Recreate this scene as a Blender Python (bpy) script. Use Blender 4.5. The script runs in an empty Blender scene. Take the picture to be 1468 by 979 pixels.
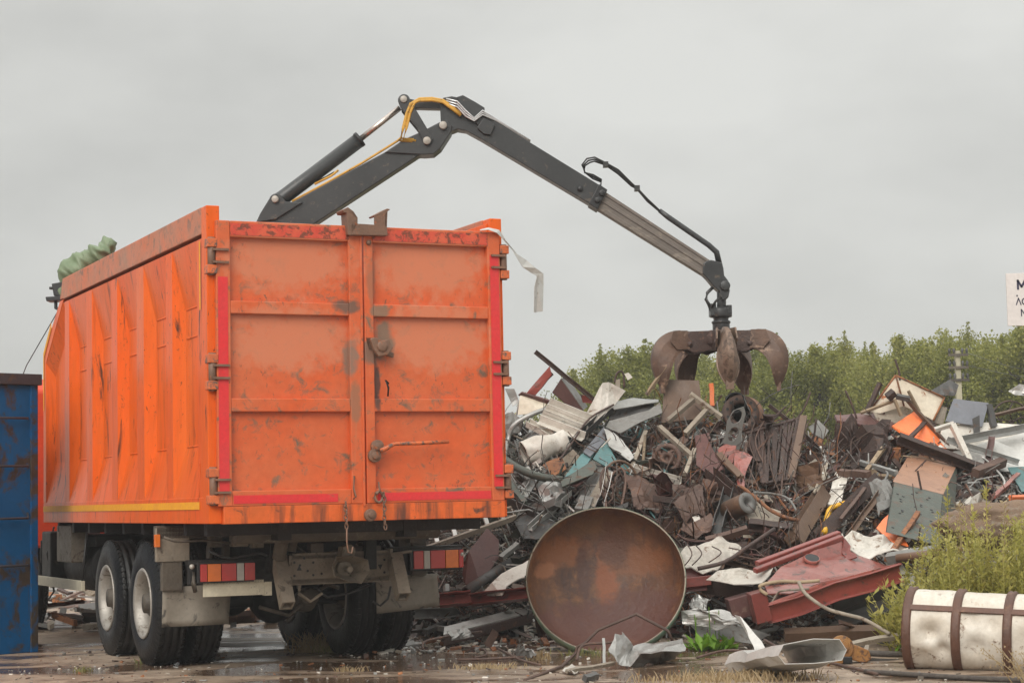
import bpy, bmesh, math, random
from mathutils import Vector, Matrix, noise, Euler
random.seed(7)
R = math.radians
scene = bpy.context.scene
COL = scene.collection
V = Vector
# ------------------------------------------------------------------ camera
FOC, PITCH, ROLL, CAMH = 2777.9, .081, .0212, 1.3967
camF = V((0, math.cos(PITCH), math.sin(PITCH)))
camU0 = V((0, -math.sin(PITCH), math.cos(PITCH)))
camR = V((1, 0, 0)) * math.cos(ROLL) - camU0 * math.sin(ROLL)
camU = camU0 * math.cos(ROLL) + V((1, 0, 0)) * math.sin(ROLL)
CP = V((0, 0, CAMH))
cd = bpy.data.cameras.new('camera'); cam = bpy.data.objects.new('camera', cd); COL.objects.link(cam)
cd.sensor_width = 36; cd.lens = FOC / 1468 * 36; cd.clip_end = 5000; cd.clip_start = .1
cam.matrix_world = Matrix(((camR.x, camU.x, -camF.x, 0), (camR.y, camU.y, -camF.y, 0), (camR.z, camU.z, -camF.z, CAMH), (0, 0, 0, 1)))
scene.camera = cam

def ray(px, py):
    return camF + camR * ((px - 734) / FOC) - camU * ((py - 489.5) / FOC)
def at(px, py, Y):
    d = ray(px, py); return CP + d * (Y / d.y)
def ground(px, py, z=0.):
    d = ray(px, py); return CP + d * ((z - CAMH) / d.z)
def lerp(tab, u):
    if u <= tab[0][0]: return tab[0][1]
    for (a, b), (c, d) in zip(tab, tab[1:]):
        if u <= c: return b + (d - b) * (u - a) / (c - a)
    return tab[-1][1]
CREST = [(520, 0), (580, .5), (640, 1.4), (720, 1.95), (760, 2.15), (850, 2.15), (950, 2.15), (1050, 2.15), (1110, 2.0), (1180, 1.75), (1230, 1.95), (1290, 2.15), (1350, 1.85), (1420, 1.6), (1600, 1.3), (1800, .8), (2000, 0)]
FRONT = [(520, 20.4), (640, 19.9), (750, 19.35), (990, 19.25), (1050, 18.7), (1200, 18.5), (1330, 18.2), (1500, 18.3), (2000, 18.6)]
def mound(X, Y):
    u = X / max(Y, 1) * FOC + 734
    yf = lerp(FRONT, u); yc = 22.4; hc = lerp(CREST, u)
    if Y < yf: return 0.
    if Y < yc: return hc * ((Y - yf) / (yc - yf)) ** .85
    if Y < 23.4: return hc
    return max(0, hc * (1 - (Y - 23.4) / 2.8))
def pile(px, py, off=0.):
    d = ray(px, py); Y = 17.5; best = None
    while Y < 23.2:
        p = CP + d * (Y / d.y)
        if p.z <= mound(p.x, p.y): best = p; break
        Y += .04
    if best is None: best = at(px, py, 22.5)
    return best - d * off

# ------------------------------------------------------------------ mesh builder
class MB:
    def __init__(s): s.v = []; s.f = []; s.m = []; s.mi = 0; s.sm = []
    def add(s, vs, fs, smooth=False):
        n = len(s.v); s.v += [V(x) for x in vs]
        for f in fs: s.f.append([i + n for i in f]); s.m.append(s.mi); s.sm.append(smooth)
    def box(s, a, b):
        (x0, y0, z0), (x1, y1, z1) = a, b
        s.add([(x0, y0, z0), (x1, y0, z0), (x1, y1, z0), (x0, y1, z0), (x0, y0, z1), (x1, y0, z1), (x1, y1, z1), (x0, y1, z1)],
              [(0, 3, 2, 1), (4, 5, 6, 7), (0, 1, 5, 4), (1, 2, 6, 5), (2, 3, 7, 6), (3, 0, 4, 7)])
    def para(s, o, a, b, c):
        o, a, b, c = V(o), V(a), V(b), V(c)
        s.add([o, o + a, o + a + b, o + b, o + c, o + a + c, o + a + b + c, o + b + c],
              [(0, 3, 2, 1), (4, 5, 6, 7), (0, 1, 5, 4), (1, 2, 6, 5), (2, 3, 7, 6), (3, 0, 4, 7)])
    def prism(s, pts, ext):
        pts = [V(p) for p in pts]; ext = V(ext); n = len(pts)
        s.add(pts + [p + ext for p in pts], [list(range(n))[::-1], list(range(n, 2 * n))] + [(i, (i + 1) % n, (i + 1) % n + n, i + n) for i in range(n)])
    def sweep(s, path, prof, up=V((0, 0, 1)), closed=True, caps=True, smooth=False, scale=None):
        path = [V(p) for p in path]; n = len(prof); rows = []
        for i, p in enumerate(path):
            t = (path[min(i + 1, len(path) - 1)] - path[max(i - 1, 0)])
            t = t.normalized() if t.length > 1e-9 else V((0, 0, 1))
            u = up - t * up.dot(t)
            if u.length < .05: u = V((1, 0, 0)) - t * t.x
            u.normalize(); w = t.cross(u); k = scale[i] if scale else 1
            rows.append([p + w * (a * k) + u * (b * k) for a, b in prof])
        vs = [q for r in rows for q in r]; fs = []
        for i in range(len(path) - 1):
            for j in range(n if closed else n - 1):
                k = (j + 1) % n
                fs.append((i * n + j, i * n + k, (i + 1) * n + k, (i + 1) * n + j))
        if caps and closed:
            fs.append(list(range(n))[::-1]); fs.append([(len(path) - 1) * n + j for j in range(n)])
        s.add(vs, fs, smooth)
    def tube(s, path, r, n=8, scale=None, caps=True):
        s.sweep(path, [(r * math.cos(2 * math.pi * i / n), r * math.sin(2 * math.pi * i / n)) for i in range(n)], smooth=n > 5, scale=scale, caps=caps)
    def rbar(s, a, b, w, h, up=V((0, 0, 1))):
        s.sweep([a, b], [(-w / 2, -h / 2), (w / 2, -h / 2), (w / 2, h / 2), (-w / 2, h / 2)], up)
    def lathe(s, o, ax, prof, n=32, smooth=True, ref=None):
        """prof = [(distance along axis, radius)]"""
        o = V(o); ax = V(ax).normalized(); e = V(ref) if ref else (V((0, 0, 1)) if abs(ax.z) < .9 else V((1, 0, 0)))
        e = (e - ax * e.dot(ax)).normalized(); g = ax.cross(e); vs = []; fs = []
        for (d, r) in prof:
            for i in range(n):
                t = 2 * math.pi * i / n; vs.append(o + ax * d + (e * math.cos(t) + g * math.sin(t)) * r)
        for k in range(len(prof) - 1):
            for i in range(n):
                j = (i + 1) % n; fs.append((k * n + i, k * n + j, (k + 1) * n + j, (k + 1) * n + i))
        s.add(vs, fs, smooth)
    def build(s, name, mats, parent=None, bevel=0, origin=None, solid=0, recalc=True):
        if not isinstance(mats, (list, tuple)): mats = [mats]
        if parent is None and origin is None and s.v:
            xs = [p.x for p in s.v]; ys = [p.y for p in s.v]; zs = [p.z for p in s.v]
            origin = V(((min(xs) + max(xs)) / 2, (min(ys) + max(ys)) / 2, min(zs)))
        o_ = V(origin) if origin is not None else V((0, 0, 0))
        me = bpy.data.meshes.new(name); me.from_pydata([p - o_ for p in s.v], [], s.f)
        for m in mats: me.materials.append(m)
        me.polygons.foreach_set('material_index', s.m); me.polygons.foreach_set('use_smooth', s.sm)
        me.update()
        if recalc:
            bm = bmesh.new(); bm.from_mesh(me); bmesh.ops.recalc_face_normals(bm, faces=bm.faces); bm.to_mesh(me); bm.free()
        ob = bpy.data.objects.new(name, me); COL.objects.link(ob); ob.location = o_
        if parent: ob.parent = parent
        if solid:
            m = ob.modifiers.new('solid', 'SOLIDIFY'); m.thickness = solid; m.offset = 0
        if bevel:
            m = ob.modifiers.new('bevel', 'BEVEL'); m.width = bevel; m.segments = 2; m.limit_method = 'ANGLE'; m.angle_limit = R(35)
        return ob

def tag(o, label=None, cat=None, group=None, kind=None):
    if label: o['label'] = label
    if cat: o['category'] = cat
    if group: o['group'] = group
    if kind: o['kind'] = kind
    return o
def empty(name, loc=(0, 0, 0), rz=0):
    o = bpy.data.objects.new(name, None); COL.objects.link(o); o.location = loc; o.rotation_euler = (0, 0, rz); o.empty_display_size = .2
    return o
def copy_tree(o, parent=None):
    c = o.copy(); COL.objects.link(c); c.parent = parent
    for ch in [x for x in bpy.data.objects if x.parent == o]: copy_tree(ch, c)
    return c

# ------------------------------------------------------------------ materials
def paint(name, c1, c2=None, wear=None, amt=.4, rough=.45, metal=0., scale=3., streak=None, samt=.3, bump=.15, wscale=None, coat=0., spots=None, rvar=.25, stretch=(1, 1, 1), spec=.5, wsoft=.07, chips=None):
    m = bpy.data.materials.new(name); m.use_nodes = True; nt = m.node_tree; N = nt.nodes; L = nt.links
    bs = N['Principled BSDF']; tc = N.new('ShaderNodeTexCoord'); oi = N.new('ShaderNodeObjectInfo')
    mul = N.new('ShaderNodeMath'); mul.operation = 'MULTIPLY'; mul.inputs[1].default_value = 37.; L.new(oi.outputs['Random'], mul.inputs[0])
    mp = N.new('ShaderNodeMapping'); mp.inputs['Scale'].default_value = stretch; L.new(tc.outputs['Object'], mp.inputs['Vector'])
    def nz(sc, det=6, dist=0., vec=None, rgh=.6):
        n = N.new('ShaderNodeTexNoise'); n.noise_dimensions = '4D'; n.inputs['Scale'].default_value = sc; n.inputs['Detail'].default_value = det
        n.inputs['Distortion'].default_value = dist; n.inputs['Roughness'].default_value = rgh
        L.new(vec or mp.outputs['Vector'], n.inputs['Vector']); L.new(mul.outputs[0], n.inputs['W']); return n.outputs['Fac']
    def ramp(src, a, b):
        r = N.new('ShaderNodeMapRange'); r.inputs['From Min'].default_value = a; r.inputs['From Max'].default_value = b; r.clamp = True
        L.new(src, r.inputs['Value']); return r.outputs['Result']
    def mix(f, a, b):
        x = N.new('ShaderNodeMix'); x.data_type = 'RGBA'
        if hasattr(f, 'type'): L.new(f, x.inputs['Factor'])
        else: x.inputs['Factor'].default_value = f
        for k, c in ((6, a), (7, b)):
            if hasattr(c, 'type'): L.new(c, x.inputs[k])
            else: x.inputs[k].default_value = (*c, 1)
        return x.outputs[2]
    c2 = c2 or tuple(x * .72 for x in c1)
    col = mix(ramp(nz(scale, 5, .4), .35, .68), c1, c2)
    fine = nz(scale * 9, 6)
    col = mix(ramp(fine, .35, .8), col, mix(.45, col, tuple(x * .6 for x in c2)))
    if wear:
        w = nz(wscale or scale * 2.2, 9, .8, rgh=.68); e = .62 - amt * .3
        wf = ramp(w, e, e + wsoft)
        col = mix(wf, col, mix(ramp(fine, .3, .7), wear, tuple(x * .55 for x in wear)))
    if streak:
        ms = N.new('ShaderNodeMapping'); ms.inputs['Scale'].default_value = (1, 1, .09); L.new(tc.outputs['Object'], ms.inputs['Vector'])
        sf = ramp(nz(11, 7, .3, ms.outputs['Vector']), .66 - samt * .25, .8 - samt * .2); col = mix(sf, col, streak)
    if chips:
        mc = N.new('ShaderNodeMapping'); mc.inputs['Scale'].default_value = (1, 1, .45); mc.inputs['Rotation'].default_value = (0, .5, 0); L.new(tc.outputs['Object'], mc.inputs['Vector'])
        c_a = ramp(nz(26, 8, 1.2, mc.outputs['Vector'], .7), .60, .62); c_b = ramp(nz(2.3, 3), .46, .6); cmul = N.new('ShaderNodeMath'); cmul.operation = 'MULTIPLY'; L.new(c_a, cmul.inputs[0]); L.new(c_b, cmul.inputs[1]); col = mix(cmul.outputs[0], col, chips)
    if spots:
        for (x, z, rx, rz, sc_) in spots:
            sp = N.new('ShaderNodeSeparateXYZ'); L.new(tc.outputs['Object'], sp.inputs[0])
            def sc(o, c, r):
                a = N.new('ShaderNodeMath'); a.operation = 'SUBTRACT'; L.new(o, a.inputs[0]); a.inputs[1].default_value = c
                b = N.new('ShaderNodeMath'); b.operation = 'DIVIDE'; L.new(a.outputs[0], b.inputs[0]); b.inputs[1].default_value = r
                d = N.new('ShaderNodeMath'); d.operation = 'MULTIPLY'; L.new(b.outputs[0], d.inputs[0]); L.new(b.outputs[0], d.inputs[1]); return d.outputs[0]
            ad = N.new('ShaderNodeMath'); L.new(sc(sp.outputs[0], x, rx), ad.inputs[0]); L.new(sc(sp.outputs[2], z, rz), ad.inputs[1])
            ad2 = N.new('ShaderNodeMath'); ad2.operation = 'MULTIPLY_ADD'; L.new(nz(9, 5), ad2.inputs[0]); ad2.inputs[1].default_value = 3.2; L.new(ad.outputs[0], ad2.inputs[2])
            r = N.new('ShaderNodeMapRange'); r.inputs['From Min'].default_value = 2.1; r.inputs['From Max'].default_value = 2.9; r.inputs['To Min'].default_value = .85; r.inputs['To Max'].default_value = 0
            L.new(ad2.outputs[0], r.inputs['Value']); col = mix(r.outputs['Result'], col, sc_)
    hv = N.new('ShaderNodeHueSaturation'); L.new(col, hv.inputs['Color']); vr = N.new('ShaderNodeMapRange')
    vr.inputs['To Min'].default_value = 1 - rvar; vr.inputs['To Max'].default_value = 1 + rvar; L.new(oi.outputs['Random'], vr.inputs['Value']); L.new(vr.outputs[0], hv.inputs['Value'])
    L.new(hv.outputs[0], bs.inputs['Base Color'])
    rr = N.new('ShaderNodeMapRange'); rr.inputs['To Min'].default_value = max(.05, rough - .18); rr.inputs['To Max'].default_value = min(1, rough + .2); L.new(nz(scale * 1.7, 5), rr.inputs['Value'])
    L.new(rr.outputs[0], bs.inputs['Roughness'])
    if wear and metal:
        mm = N.new('ShaderNodeMath'); mm.operation = 'MULTIPLY_ADD'; L.new(wf, mm.inputs[0]); mm.inputs[1].default_value = -metal; mm.inputs[2].default_value = metal; L.new(mm.outputs[0], bs.inputs['Metallic'])
    else: bs.inputs['Metallic'].default_value = metal
    bs.inputs['Specular IOR Level'].default_value = spec
    bs.inputs['Coat Weight'].default_value = coat; bs.inputs['Coat Roughness'].default_value = .12
    if bump:
        b = N.new('ShaderNodeBump'); b.inputs['Strength'].default_value = bump; b.inputs['Distance'].default_value = .02
        h = N.new('ShaderNodeMath'); L.new(fine, h.inputs[0]); L.new(nz(scale * 1.5, 3), h.inputs[1]); L.new(h.outputs[0], b.inputs['Height']); L.new(b.outputs[0], bs.inputs['Normal'])
    return m
RUST = (.16, .062, .03); GREY = (.20, .165, .12)
M = {}
M['orange'] = paint('orange_paint', (.86, .17, .032), (.80, .13, .022), (.22, .13, .07), -.12, .36, scale=1.2, streak=(.30, .075, .03), samt=-.05, bump=.05, wscale=7, rvar=0, coat=.15)
M['side'] = paint('orange_side_paint', chips=(.12, .04, .02), c1=(.80, .105, .006), c2=(.74, .135, .02), wear=(.12, .04, .02), amt=.08, rough=.34, scale=2.0, streak=(.40, .065, .010), samt=.4, bump=.07, wscale=7, rvar=0, coat=.0, spec=.2, stretch=(1, 1, .22))
M['rail'] = paint('worn_rail_paint', (.62, .15, .055), (.40, .19, .12), (.17, .13, .10), .30, .5, scale=2.5, bump=.12, rvar=0, wscale=9, wsoft=.15)
M['sill'] = paint('stained_sill_paint', (.80, .13, .02), (.62, .12, .02), (.10, .05, .03), .12, .4, scale=3, streak=(.13, .04, .02), samt=.7, bump=.1, rvar=0)
M['redtape'] = paint('red_tape', (.72, .025, .03), (.66, .04, .04), (.55, .12, .07), -.1, .35, scale=4, bump=.03, rvar=0)
M['redscr'] = paint('scratched_red', (.60, .05, .03), (.66, .12, .05), (.24, .06, .03), .38, .45, scale=6, bump=.08, rvar=0, wscale=14)
M['yeltape'] = paint('yellow_tape', (.85, .38, .01), (.78, .32, .02), (.5, .2, .03), -.1, .6, scale=5, bump=.02, rvar=0)
M['hinge'] = paint('hinge_orange', (.68, .15, .04), (.5, .12, .04), (.14, .10, .08), .35, .5, scale=8, bump=.1, rvar=.1)
M['rustbracket'] = paint('rust_bracket', (.23, .12, .075), (.15, .085, .055), (.42, .12, .04), .15, .5, scale=7, bump=.3, rvar=.1)
M['mud'] = paint('muddy_steel', (.115, .092, .068), (.06, .05, .04), (.20, .17, .13), .1, .6, scale=4, streak=(.04, .033, .027), samt=.3, bump=.3, rvar=.15)
M['mudlight'] = paint('pale_muddy_steel', (.30, .25, .19), (.20, .165, .125), (.12, .095, .07), .2, .6, scale=4, bump=.3, rvar=.1)
M['flap'] = paint('mud_flap_rubber', (.27, .235, .19), (.20, .175, .14), (.08, .07, .06), .2, .55, scale=3, streak=(.24, .215, .18), samt=.1, bump=.1, rvar=.1)
M['dark'] = paint('dark_chassis', (.014, .012, .011), (.008, .0075, .007), (.05, .038, .03), .12, .6, scale=5, bump=.3, rvar=.1)
M['black'] = paint('black_plastic', (.016, .016, .017), (.01, .01, .011), None, 0, .4, scale=5, bump=.05)
M['tyre'] = paint('tyre_rubber', (.010, .0095, .009), (.014, .013, .012), (.06, .05, .04), -.05, .42, scale=6, bump=.35, rvar=.1, wscale=9, spec=.4)
M['rim'] = paint('rim_steel', (.42, .39, .35), (.30, .27, .23), (.12, .085, .06), .16, .4, .2, scale=5, bump=.15, rvar=.05, wscale=8)
M['plate'] = paint('cream_plate', (.60, .55, .42), (.48, .43, .32), (.2, .16, .12), .1, .5, scale=5, bump=.05)
M['lred'] = paint('lamp_red', (.42, .02, .018), (.5, .03, .02), None, 0, .15, scale=3, bump=0, rvar=0, coat=.5)
M['lora'] = paint('lamp_orange', (.72, .16, .01), (.65, .14, .01), None, 0, .15, scale=3, bump=0, rvar=0, coat=.5)
M['lwht'] = paint('lamp_clear', (.42, .39, .34), (.35, .33, .3), None, 0, .15, scale=3, bump=0, rvar=0, coat=.5)
M['crane'] = paint('crane_grey', (.034, .035, .036), (.020, .021, .022), (.12, .095, .07), .12, .38, scale=2.2, bump=.12, wscale=9, rvar=.05, coat=.1)
M['chrome'] = paint('chrome_rod', (.62, .55, .50), (.55, .47, .42), None, 0, .2, .9, scale=4, bump=0, rvar=0)
M['exten'] = paint('extension_steel', (.19, .16, .135), (.12, .10, .085), (.26, .22, .18), .3, .42, scale=3, bump=.1, stretch=(.5, 1, 1), rvar=.05)
M['hosey'] = paint('yellow_hose', (.62, .33, .035), (.45, .25, .04), (.10, .07, .04), .18, .5, scale=12, bump=.2)
M['hose'] = paint('black_hose', (.018, .018, .018), (.028, .026, .024), None, 0, .45, scale=12, bump=.1)
M['steel'] = paint('bright_pipe', (.6, .6, .6), (.45, .45, .45), None, 0, .3, .8, scale=9, bump=.05)
M['claw'] = paint('rusty_claw', (.16, .09, .058), (.085, .05, .036), (.34, .22, .15), .22, .5, .15, scale=3.5, bump=.3, rvar=.05, wscale=6)
M['clawpale'] = paint('worn_claw', (.27, .185, .135), (.18, .115, .08), (.10, .06, .04), .35, .42, .3, scale=5, bump=.2, rvar=.05)
M['tarp'] = paint('green_tarp', (.13, .18, .095), (.19, .24, .145), (.09, .12, .07), .05, .5, scale=6, bump=.15)
M['blue'] = paint('blue_paint', (.004, .070, .19), (.006, .095, .25), (.075, .055, .04), .36, .42, scale=1.6, streak=(.06, .045, .035), samt=.1, bump=.12, wscale=1.7, rvar=0, spec=.12)
M['bluerim'] = paint('container_rim', (.045, .052, .06), (.03, .035, .045), (.09, .07, .05), .2, .5, scale=3, bump=.1)
M['rust'] = paint('rusty_brown', (.135, .078, .056), (.08, .046, .036), (.24, .12, .07), .15, .6, scale=5, bump=.4)
M['drust'] = paint('dark_rust', (.065, .036, .028), (.04, .024, .02), (.13, .065, .04), .2, .6, scale=6, bump=.4)
M['orust'] = paint('orange_rust', (.33, .13, .045), (.2, .08, .035), (.10, .05, .035), .3, .65, scale=6, bump=.4)
M['maroon'] = paint('maroon_primer', (.125, .052, .045), (.09, .04, .036), (.2, .12, .09), .12, .5, scale=4, bump=.15)
M['oxide'] = paint('red_oxide', (.25, .050, .038), (.19, .045, .036), (.10, .055, .042), .22, .36, scale=3.5, bump=.12, coat=.2)
M['oxpink'] = paint('faded_red', (.36, .125, .10), (.25, .065, .05), (.15, .07, .055), .35, .3, scale=3, bump=.12, coat=.3)
M['galv'] = paint('galvanised', (.40, .40, .385), (.29, .29, .275), (.17, .12, .09), .12, .38, .45, scale=3, bump=.12)
M['alu'] = paint('pale_aluminium', (.62, .61, .58), (.5, .49, .46), (.25, .2, .16), .08, .34, .35, scale=3, bump=.12)
M['grey'] = paint('grey_paint', (.21, .205, .19), (.15, .145, .135), (.12, .075, .05), .2, .45, scale=3, bump=.15)
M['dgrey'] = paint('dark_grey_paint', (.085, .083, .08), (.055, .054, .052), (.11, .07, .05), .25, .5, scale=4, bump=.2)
M['bluegrey'] = paint('blue_grey_paint', (.18, .19, .215), (.15, .155, .175), (.2, .14, .11), .05, .4, scale=3, bump=.08)
M['white'] = paint('dirty_white', (.66, .63, .57), (.50, .46, .40), (.26, .17, .11), .14, .42, scale=3.5, bump=.1)
M['cream'] = paint('cream_enamel', (.72, .66, .54), (.62, .54, .42), (.42, .14, .05), .13, .4, scale=3, bump=.08, wscale=5)
M['tan'] = paint('tan_board', (.35, .30, .235), (.24, .20, .155), (.16, .10, .07), .25, .6, scale=5, bump=.2)
M['teal'] = paint('teal_paint', (.10, .22, .22), (.07, .17, .175), (.16, .12, .09), .15, .42, scale=4, bump=.1)
M['green'] = paint('grey_green_paint', (.09, .105, .085), (.065, .075, .06), (.13, .08, .05), .3, .5, scale=4, bump=.15)
M['opanel'] = paint('orange_panel', (.80, .20, .06), (.72, .16, .045), (.35, .12, .06), .05, .42, scale=4, bump=.08)
M['wood'] = paint('weathered_wood', (.33, .25, .16), (.23, .165, .105), (.12, .085, .06), .25, .75, scale=3, bump=.4, stretch=(1, 1, .4))
M['yellow'] = paint('yellow_enamel', (.78, .42, .01), (.7, .36, .02), (.2, .1, .03), .05, .4, scale=6, bump=.05)
M['brownplate'] = paint('brown_plate', (.155, .093, .058), (.12, .07, .045), (.21, .13, .08), .15, .5, scale=4, bump=.15)
M['coppertop'] = paint('copper_brown_top', (.36, .19, .115), (.29, .155, .10), (.2, .095, .06), .08, .4, scale=3, bump=.08)
M['foil'] = paint('crumpled_foil', (.50, .49, .47), (.34, .33, .31), (.2, .16, .13), .12, .33, .7, scale=5, bump=.2)
M['concrete'] = paint('rusty_concrete', (.30, .20, .13), (.20, .13, .09), (.36, .29, .22), .3, .8, scale=5, bump=.5)
M['drum'] = paint('chalky_drum_paint', (.68, .64, .57), (.55, .48, .39), (.22, .13, .08), .12, .45, scale=3.5, bump=.15, wscale=9, streak=(.38, .27, .18), samt=.15)
M['drumband'] = paint('drum_band', (.115, .05, .03), (.08, .038, .025), (.17, .085, .05), .2, .5, scale=6, bump=.3)
M['dishin'] = paint('dish_rust', (.23, .095, .035), (.085, .045, .034), (.34, .15, .055), .22, .5, scale=1.5, bump=.3, streak=(.105, .056, .045), samt=.5, rvar=0, wscale=2.6)
M['dishout'] = paint('dish_green', (.085, .15, .115), (.13, .15, .085), (.16, .10, .06), .3, .5, scale=4, bump=.2)
M['cable'] = paint('steel_cable', (.11, .095, .08), (.06, .05, .045), None, 0, .5, .4, scale=30, bump=.6)
M['pulley'] = paint('ochre_block', (.36, .17, .035), (.24, .10, .03), (.12, .055, .03), .3, .55, scale=9, bump=.4)
M['bark'] = paint('bark', (.09, .07, .05), (.05, .04, .03), None, 0, .85, scale=9, bump=.5)
M['signw'] = paint('sign_white', (.72, .67, .64), (.68, .63, .60), None, 0, .5, scale=2, bump=0, rvar=0)
M['signt'] = paint('sign_ink', (.03, .025, .06), (.03, .025, .06), None, 0, .5, scale=2, bump=0, rvar=0)
M['pole'] = paint('pale_concrete', (.40, .37, .27), (.32, .29, .21), None, 0, .8, scale=3, bump=.2)
def leafmat(name, a, b, c, sc=.6, tr=.35):
    m = bpy.data.materials.new(name); m.use_nodes = True; nt = m.node_tree; N = nt.nodes; L = nt.links; bs = N['Principled BSDF']
    g = N.new('ShaderNodeNewGeometry'); cr = N.new('ShaderNodeValToRGB'); e = cr.color_ramp.elements
    e[0].color = (*a, 1); e[1].color = (*c, 1); x = e.new(.5); x.color = (*b, 1)
    tc = N.new('ShaderNodeTexCoord'); n = N.new('ShaderNodeTexNoise'); n.inputs['Scale'].default_value = sc; L.new(tc.outputs['Object'], n.inputs['Vector'])
    oi = N.new('ShaderNodeObjectInfo')
    ad = N.new('ShaderNodeMath'); ad.operation = 'MULTIPLY_ADD'; L.new(n.outputs['Fac'], ad.inputs[0]); ad.inputs[1].default_value = .7
    a2 = N.new('ShaderNodeMath'); a2.operation = 'MULTIPLY_ADD'; L.new(g.outputs['Random Per Island'], a2.inputs[0]); a2.inputs[1].default_value = .45
    a3 = N.new('ShaderNodeMath'); a3.operation = 'MULTIPLY_ADD'; L.new(oi.outputs['Random'], a3.inputs[0]); a3.inputs[1].default_value = .35; a3.inputs[2].default_value = -.32
    L.new(a3.outputs[0], a2.inputs[2]); L.new(a2.outputs[0], ad.inputs[2]); L.new(ad.outputs[0], cr.inputs[0])
    L.new(cr.outputs[0], bs.inputs['Base Color']); bs.inputs['Roughness'].default_value = .55
    t = N.new('ShaderNodeBsdfTranslucent'); L.new(cr.outputs[0], t.inputs[0]); mx = N.new('ShaderNodeMixShader'); mx.inputs[0].default_value = tr
    L.new(bs.outputs[0], mx.inputs[1]); L.new(t.outputs[0], mx.inputs[2]); L.new(mx.outputs[0], N['Material Output'].inputs[0])
    return m
M['leaf'] = leafmat('tree_leaves', (.11, .13, .026), (.26, .27, .055), (.46, .42, .13), .5, .45)
M['weed'] = leafmat('weed_leaves', (.26, .26, .06), (.50, .46, .13), (.66, .54, .25), 3., .5)
M['grass'] = leafmat('grass_blades', (.10, .13, .03), (.22, .20, .06), (.36, .27, .12), 3.)
M['fresh'] = leafmat('fresh_leaves', (.09, .20, .015), (.17, .32, .03), (.26, .42, .05), 3.)
M['dry'] = leafmat('dry_seed_heads', (.30, .20, .10), (.42, .32, .18), (.52, .42, .26), 3.)
# the ground
m = bpy.data.materials.new('wet_yard_ground'); m.use_nodes = True; nt = m.node_tree; N = nt.nodes; L = nt.links; bs = N['Principled BSDF']
tc = N.new('ShaderNodeTexCoord')
def gn(sc, det=6, dist=0, stretch=(1, 1, 1), rg=.6):
    mp = N.new('ShaderNodeMapping'); mp.inputs['Scale'].default_value = stretch; L.new(tc.outputs['Object'], mp.inputs[0])
    n = N.new('ShaderNodeTexNoise'); n.inputs['Scale'].default_value = sc; n.inputs['Detail'].default_value = det; n.inputs['Distortion'].default_value = dist; n.inputs['Roughness'].default_value = rg
    L.new(mp.outputs[0], n.inputs['Vector']); return n.outputs['Fac']
def gr(src, a, b, c=0, d=1):
    r = N.new('ShaderNodeMapRange'); r.inputs[1].default_value = a; r.inputs[2].default_value = b; r.inputs[3].default_value = c; r.inputs[4].default_value = d; L.new(src, r.inputs[0]); return r.outputs[0]
def gm(f, a, b):
    x = N.new('ShaderNodeMix'); x.data_type = 'RGBA'; L.new(f, x.inputs[0])
    for k, c in ((6, a), (7, b)):
        if hasattr(c, 'type'): L.new(c, x.inputs[k])
        else: x.inputs[k].default_value = (*c, 1)
    return x.outputs[2]
big = gn(.9, 5, .6, (.6, 1, 1)); mid = gn(5, 8, .4); fine = gn(40, 6, 0, (1, 1, 1), .7); vd = N.new('ShaderNodeVectorMath'); vd.operation = 'DISTANCE'; vd.inputs[1].default_value = (-.6, 16.9, 0); sv_ = N.new('ShaderNodeMapping'); sv_.inputs['Scale'].default_value = (1, 1, 1); L.new(tc.outputs['Object'], sv_.inputs[0]); L.new(sv_.outputs[0], vd.inputs[0])
pud = gr(vd.outputs['Value'], .8, 2.8, .10, 0); ad0 = N.new('ShaderNodeMath'); L.new(big, ad0.inputs[0]); L.new(pud, ad0.inputs[1]); wet = gr(ad0.outputs[0], .47, .57)
colr = gm(gr(mid, .35, .65), (.42, .32, .235), (.24, .17, .12)); colr = gm(gr(fine, .5, .75), colr, (.48, .39, .30))
colr = gm(gr(gn(14, 6, .5, (.4, 1, 1)), .58, .68), colr, (.07, .048, .036)); colr = gm(wet, colr, (.115, .072, .046)); L.new(colr, bs.inputs['Base Color'])
L.new(gr(wet, 0, 1, .55, .10), bs.inputs['Roughness'])
hh = N.new('ShaderNodeMath'); hh.operation = 'MULTIPLY'; ad = N.new('ShaderNodeMath'); L.new(mid, ad.inputs[0]); L.new(fine, ad.inputs[1]); L.new(ad.outputs[0], hh.inputs[0]); L.new(gr(wet, 0, 1, 1, .12), hh.inputs[1])
bp = N.new('ShaderNodeBump'); bp.inputs['Strength'].default_value = .6; bp.inputs['Distance'].default_value = .03; L.new(hh.outputs[0], bp.inputs['Height']); L.new(bp.outputs[0], bs.inputs['Normal'])
M['ground'] = m
# ------------------------------------------------------------------ world, sun
w = bpy.data.worlds.new('World'); scene.world = w; w.use_nodes = True; N = w.node_tree.nodes; L = w.node_tree.links; bg = N['Background']
SUN_EL, SUN_AZ = R(36), R(-160)      # azimuth measured from +Y towards +X
sky = N.new('ShaderNodeTexSky'); sky.sky_type = 'NISHITA'; sky.sun_disc = False; sky.sun_elevation = SUN_EL; sky.sun_rotation = SUN_AZ
tc = N.new('ShaderNodeTexCoord'); sep = N.new('ShaderNodeSeparateXYZ'); L.new(tc.outputs['Generated'], sep.inputs[0])
mr = N.new('ShaderNodeMapRange'); mr.inputs[1].default_value = .25; mr.inputs[2].default_value = .9; mr.inputs[3].default_value = 6.6; mr.inputs[4].default_value = 17.; L.new(sep.outputs[2], mr.inputs[0])
mpn = N.new('ShaderNodeMapping'); mpn.inputs['Scale'].default_value = (1, 1, 2.2); L.new(tc.outputs['Generated'], mpn.inputs[0])
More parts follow.
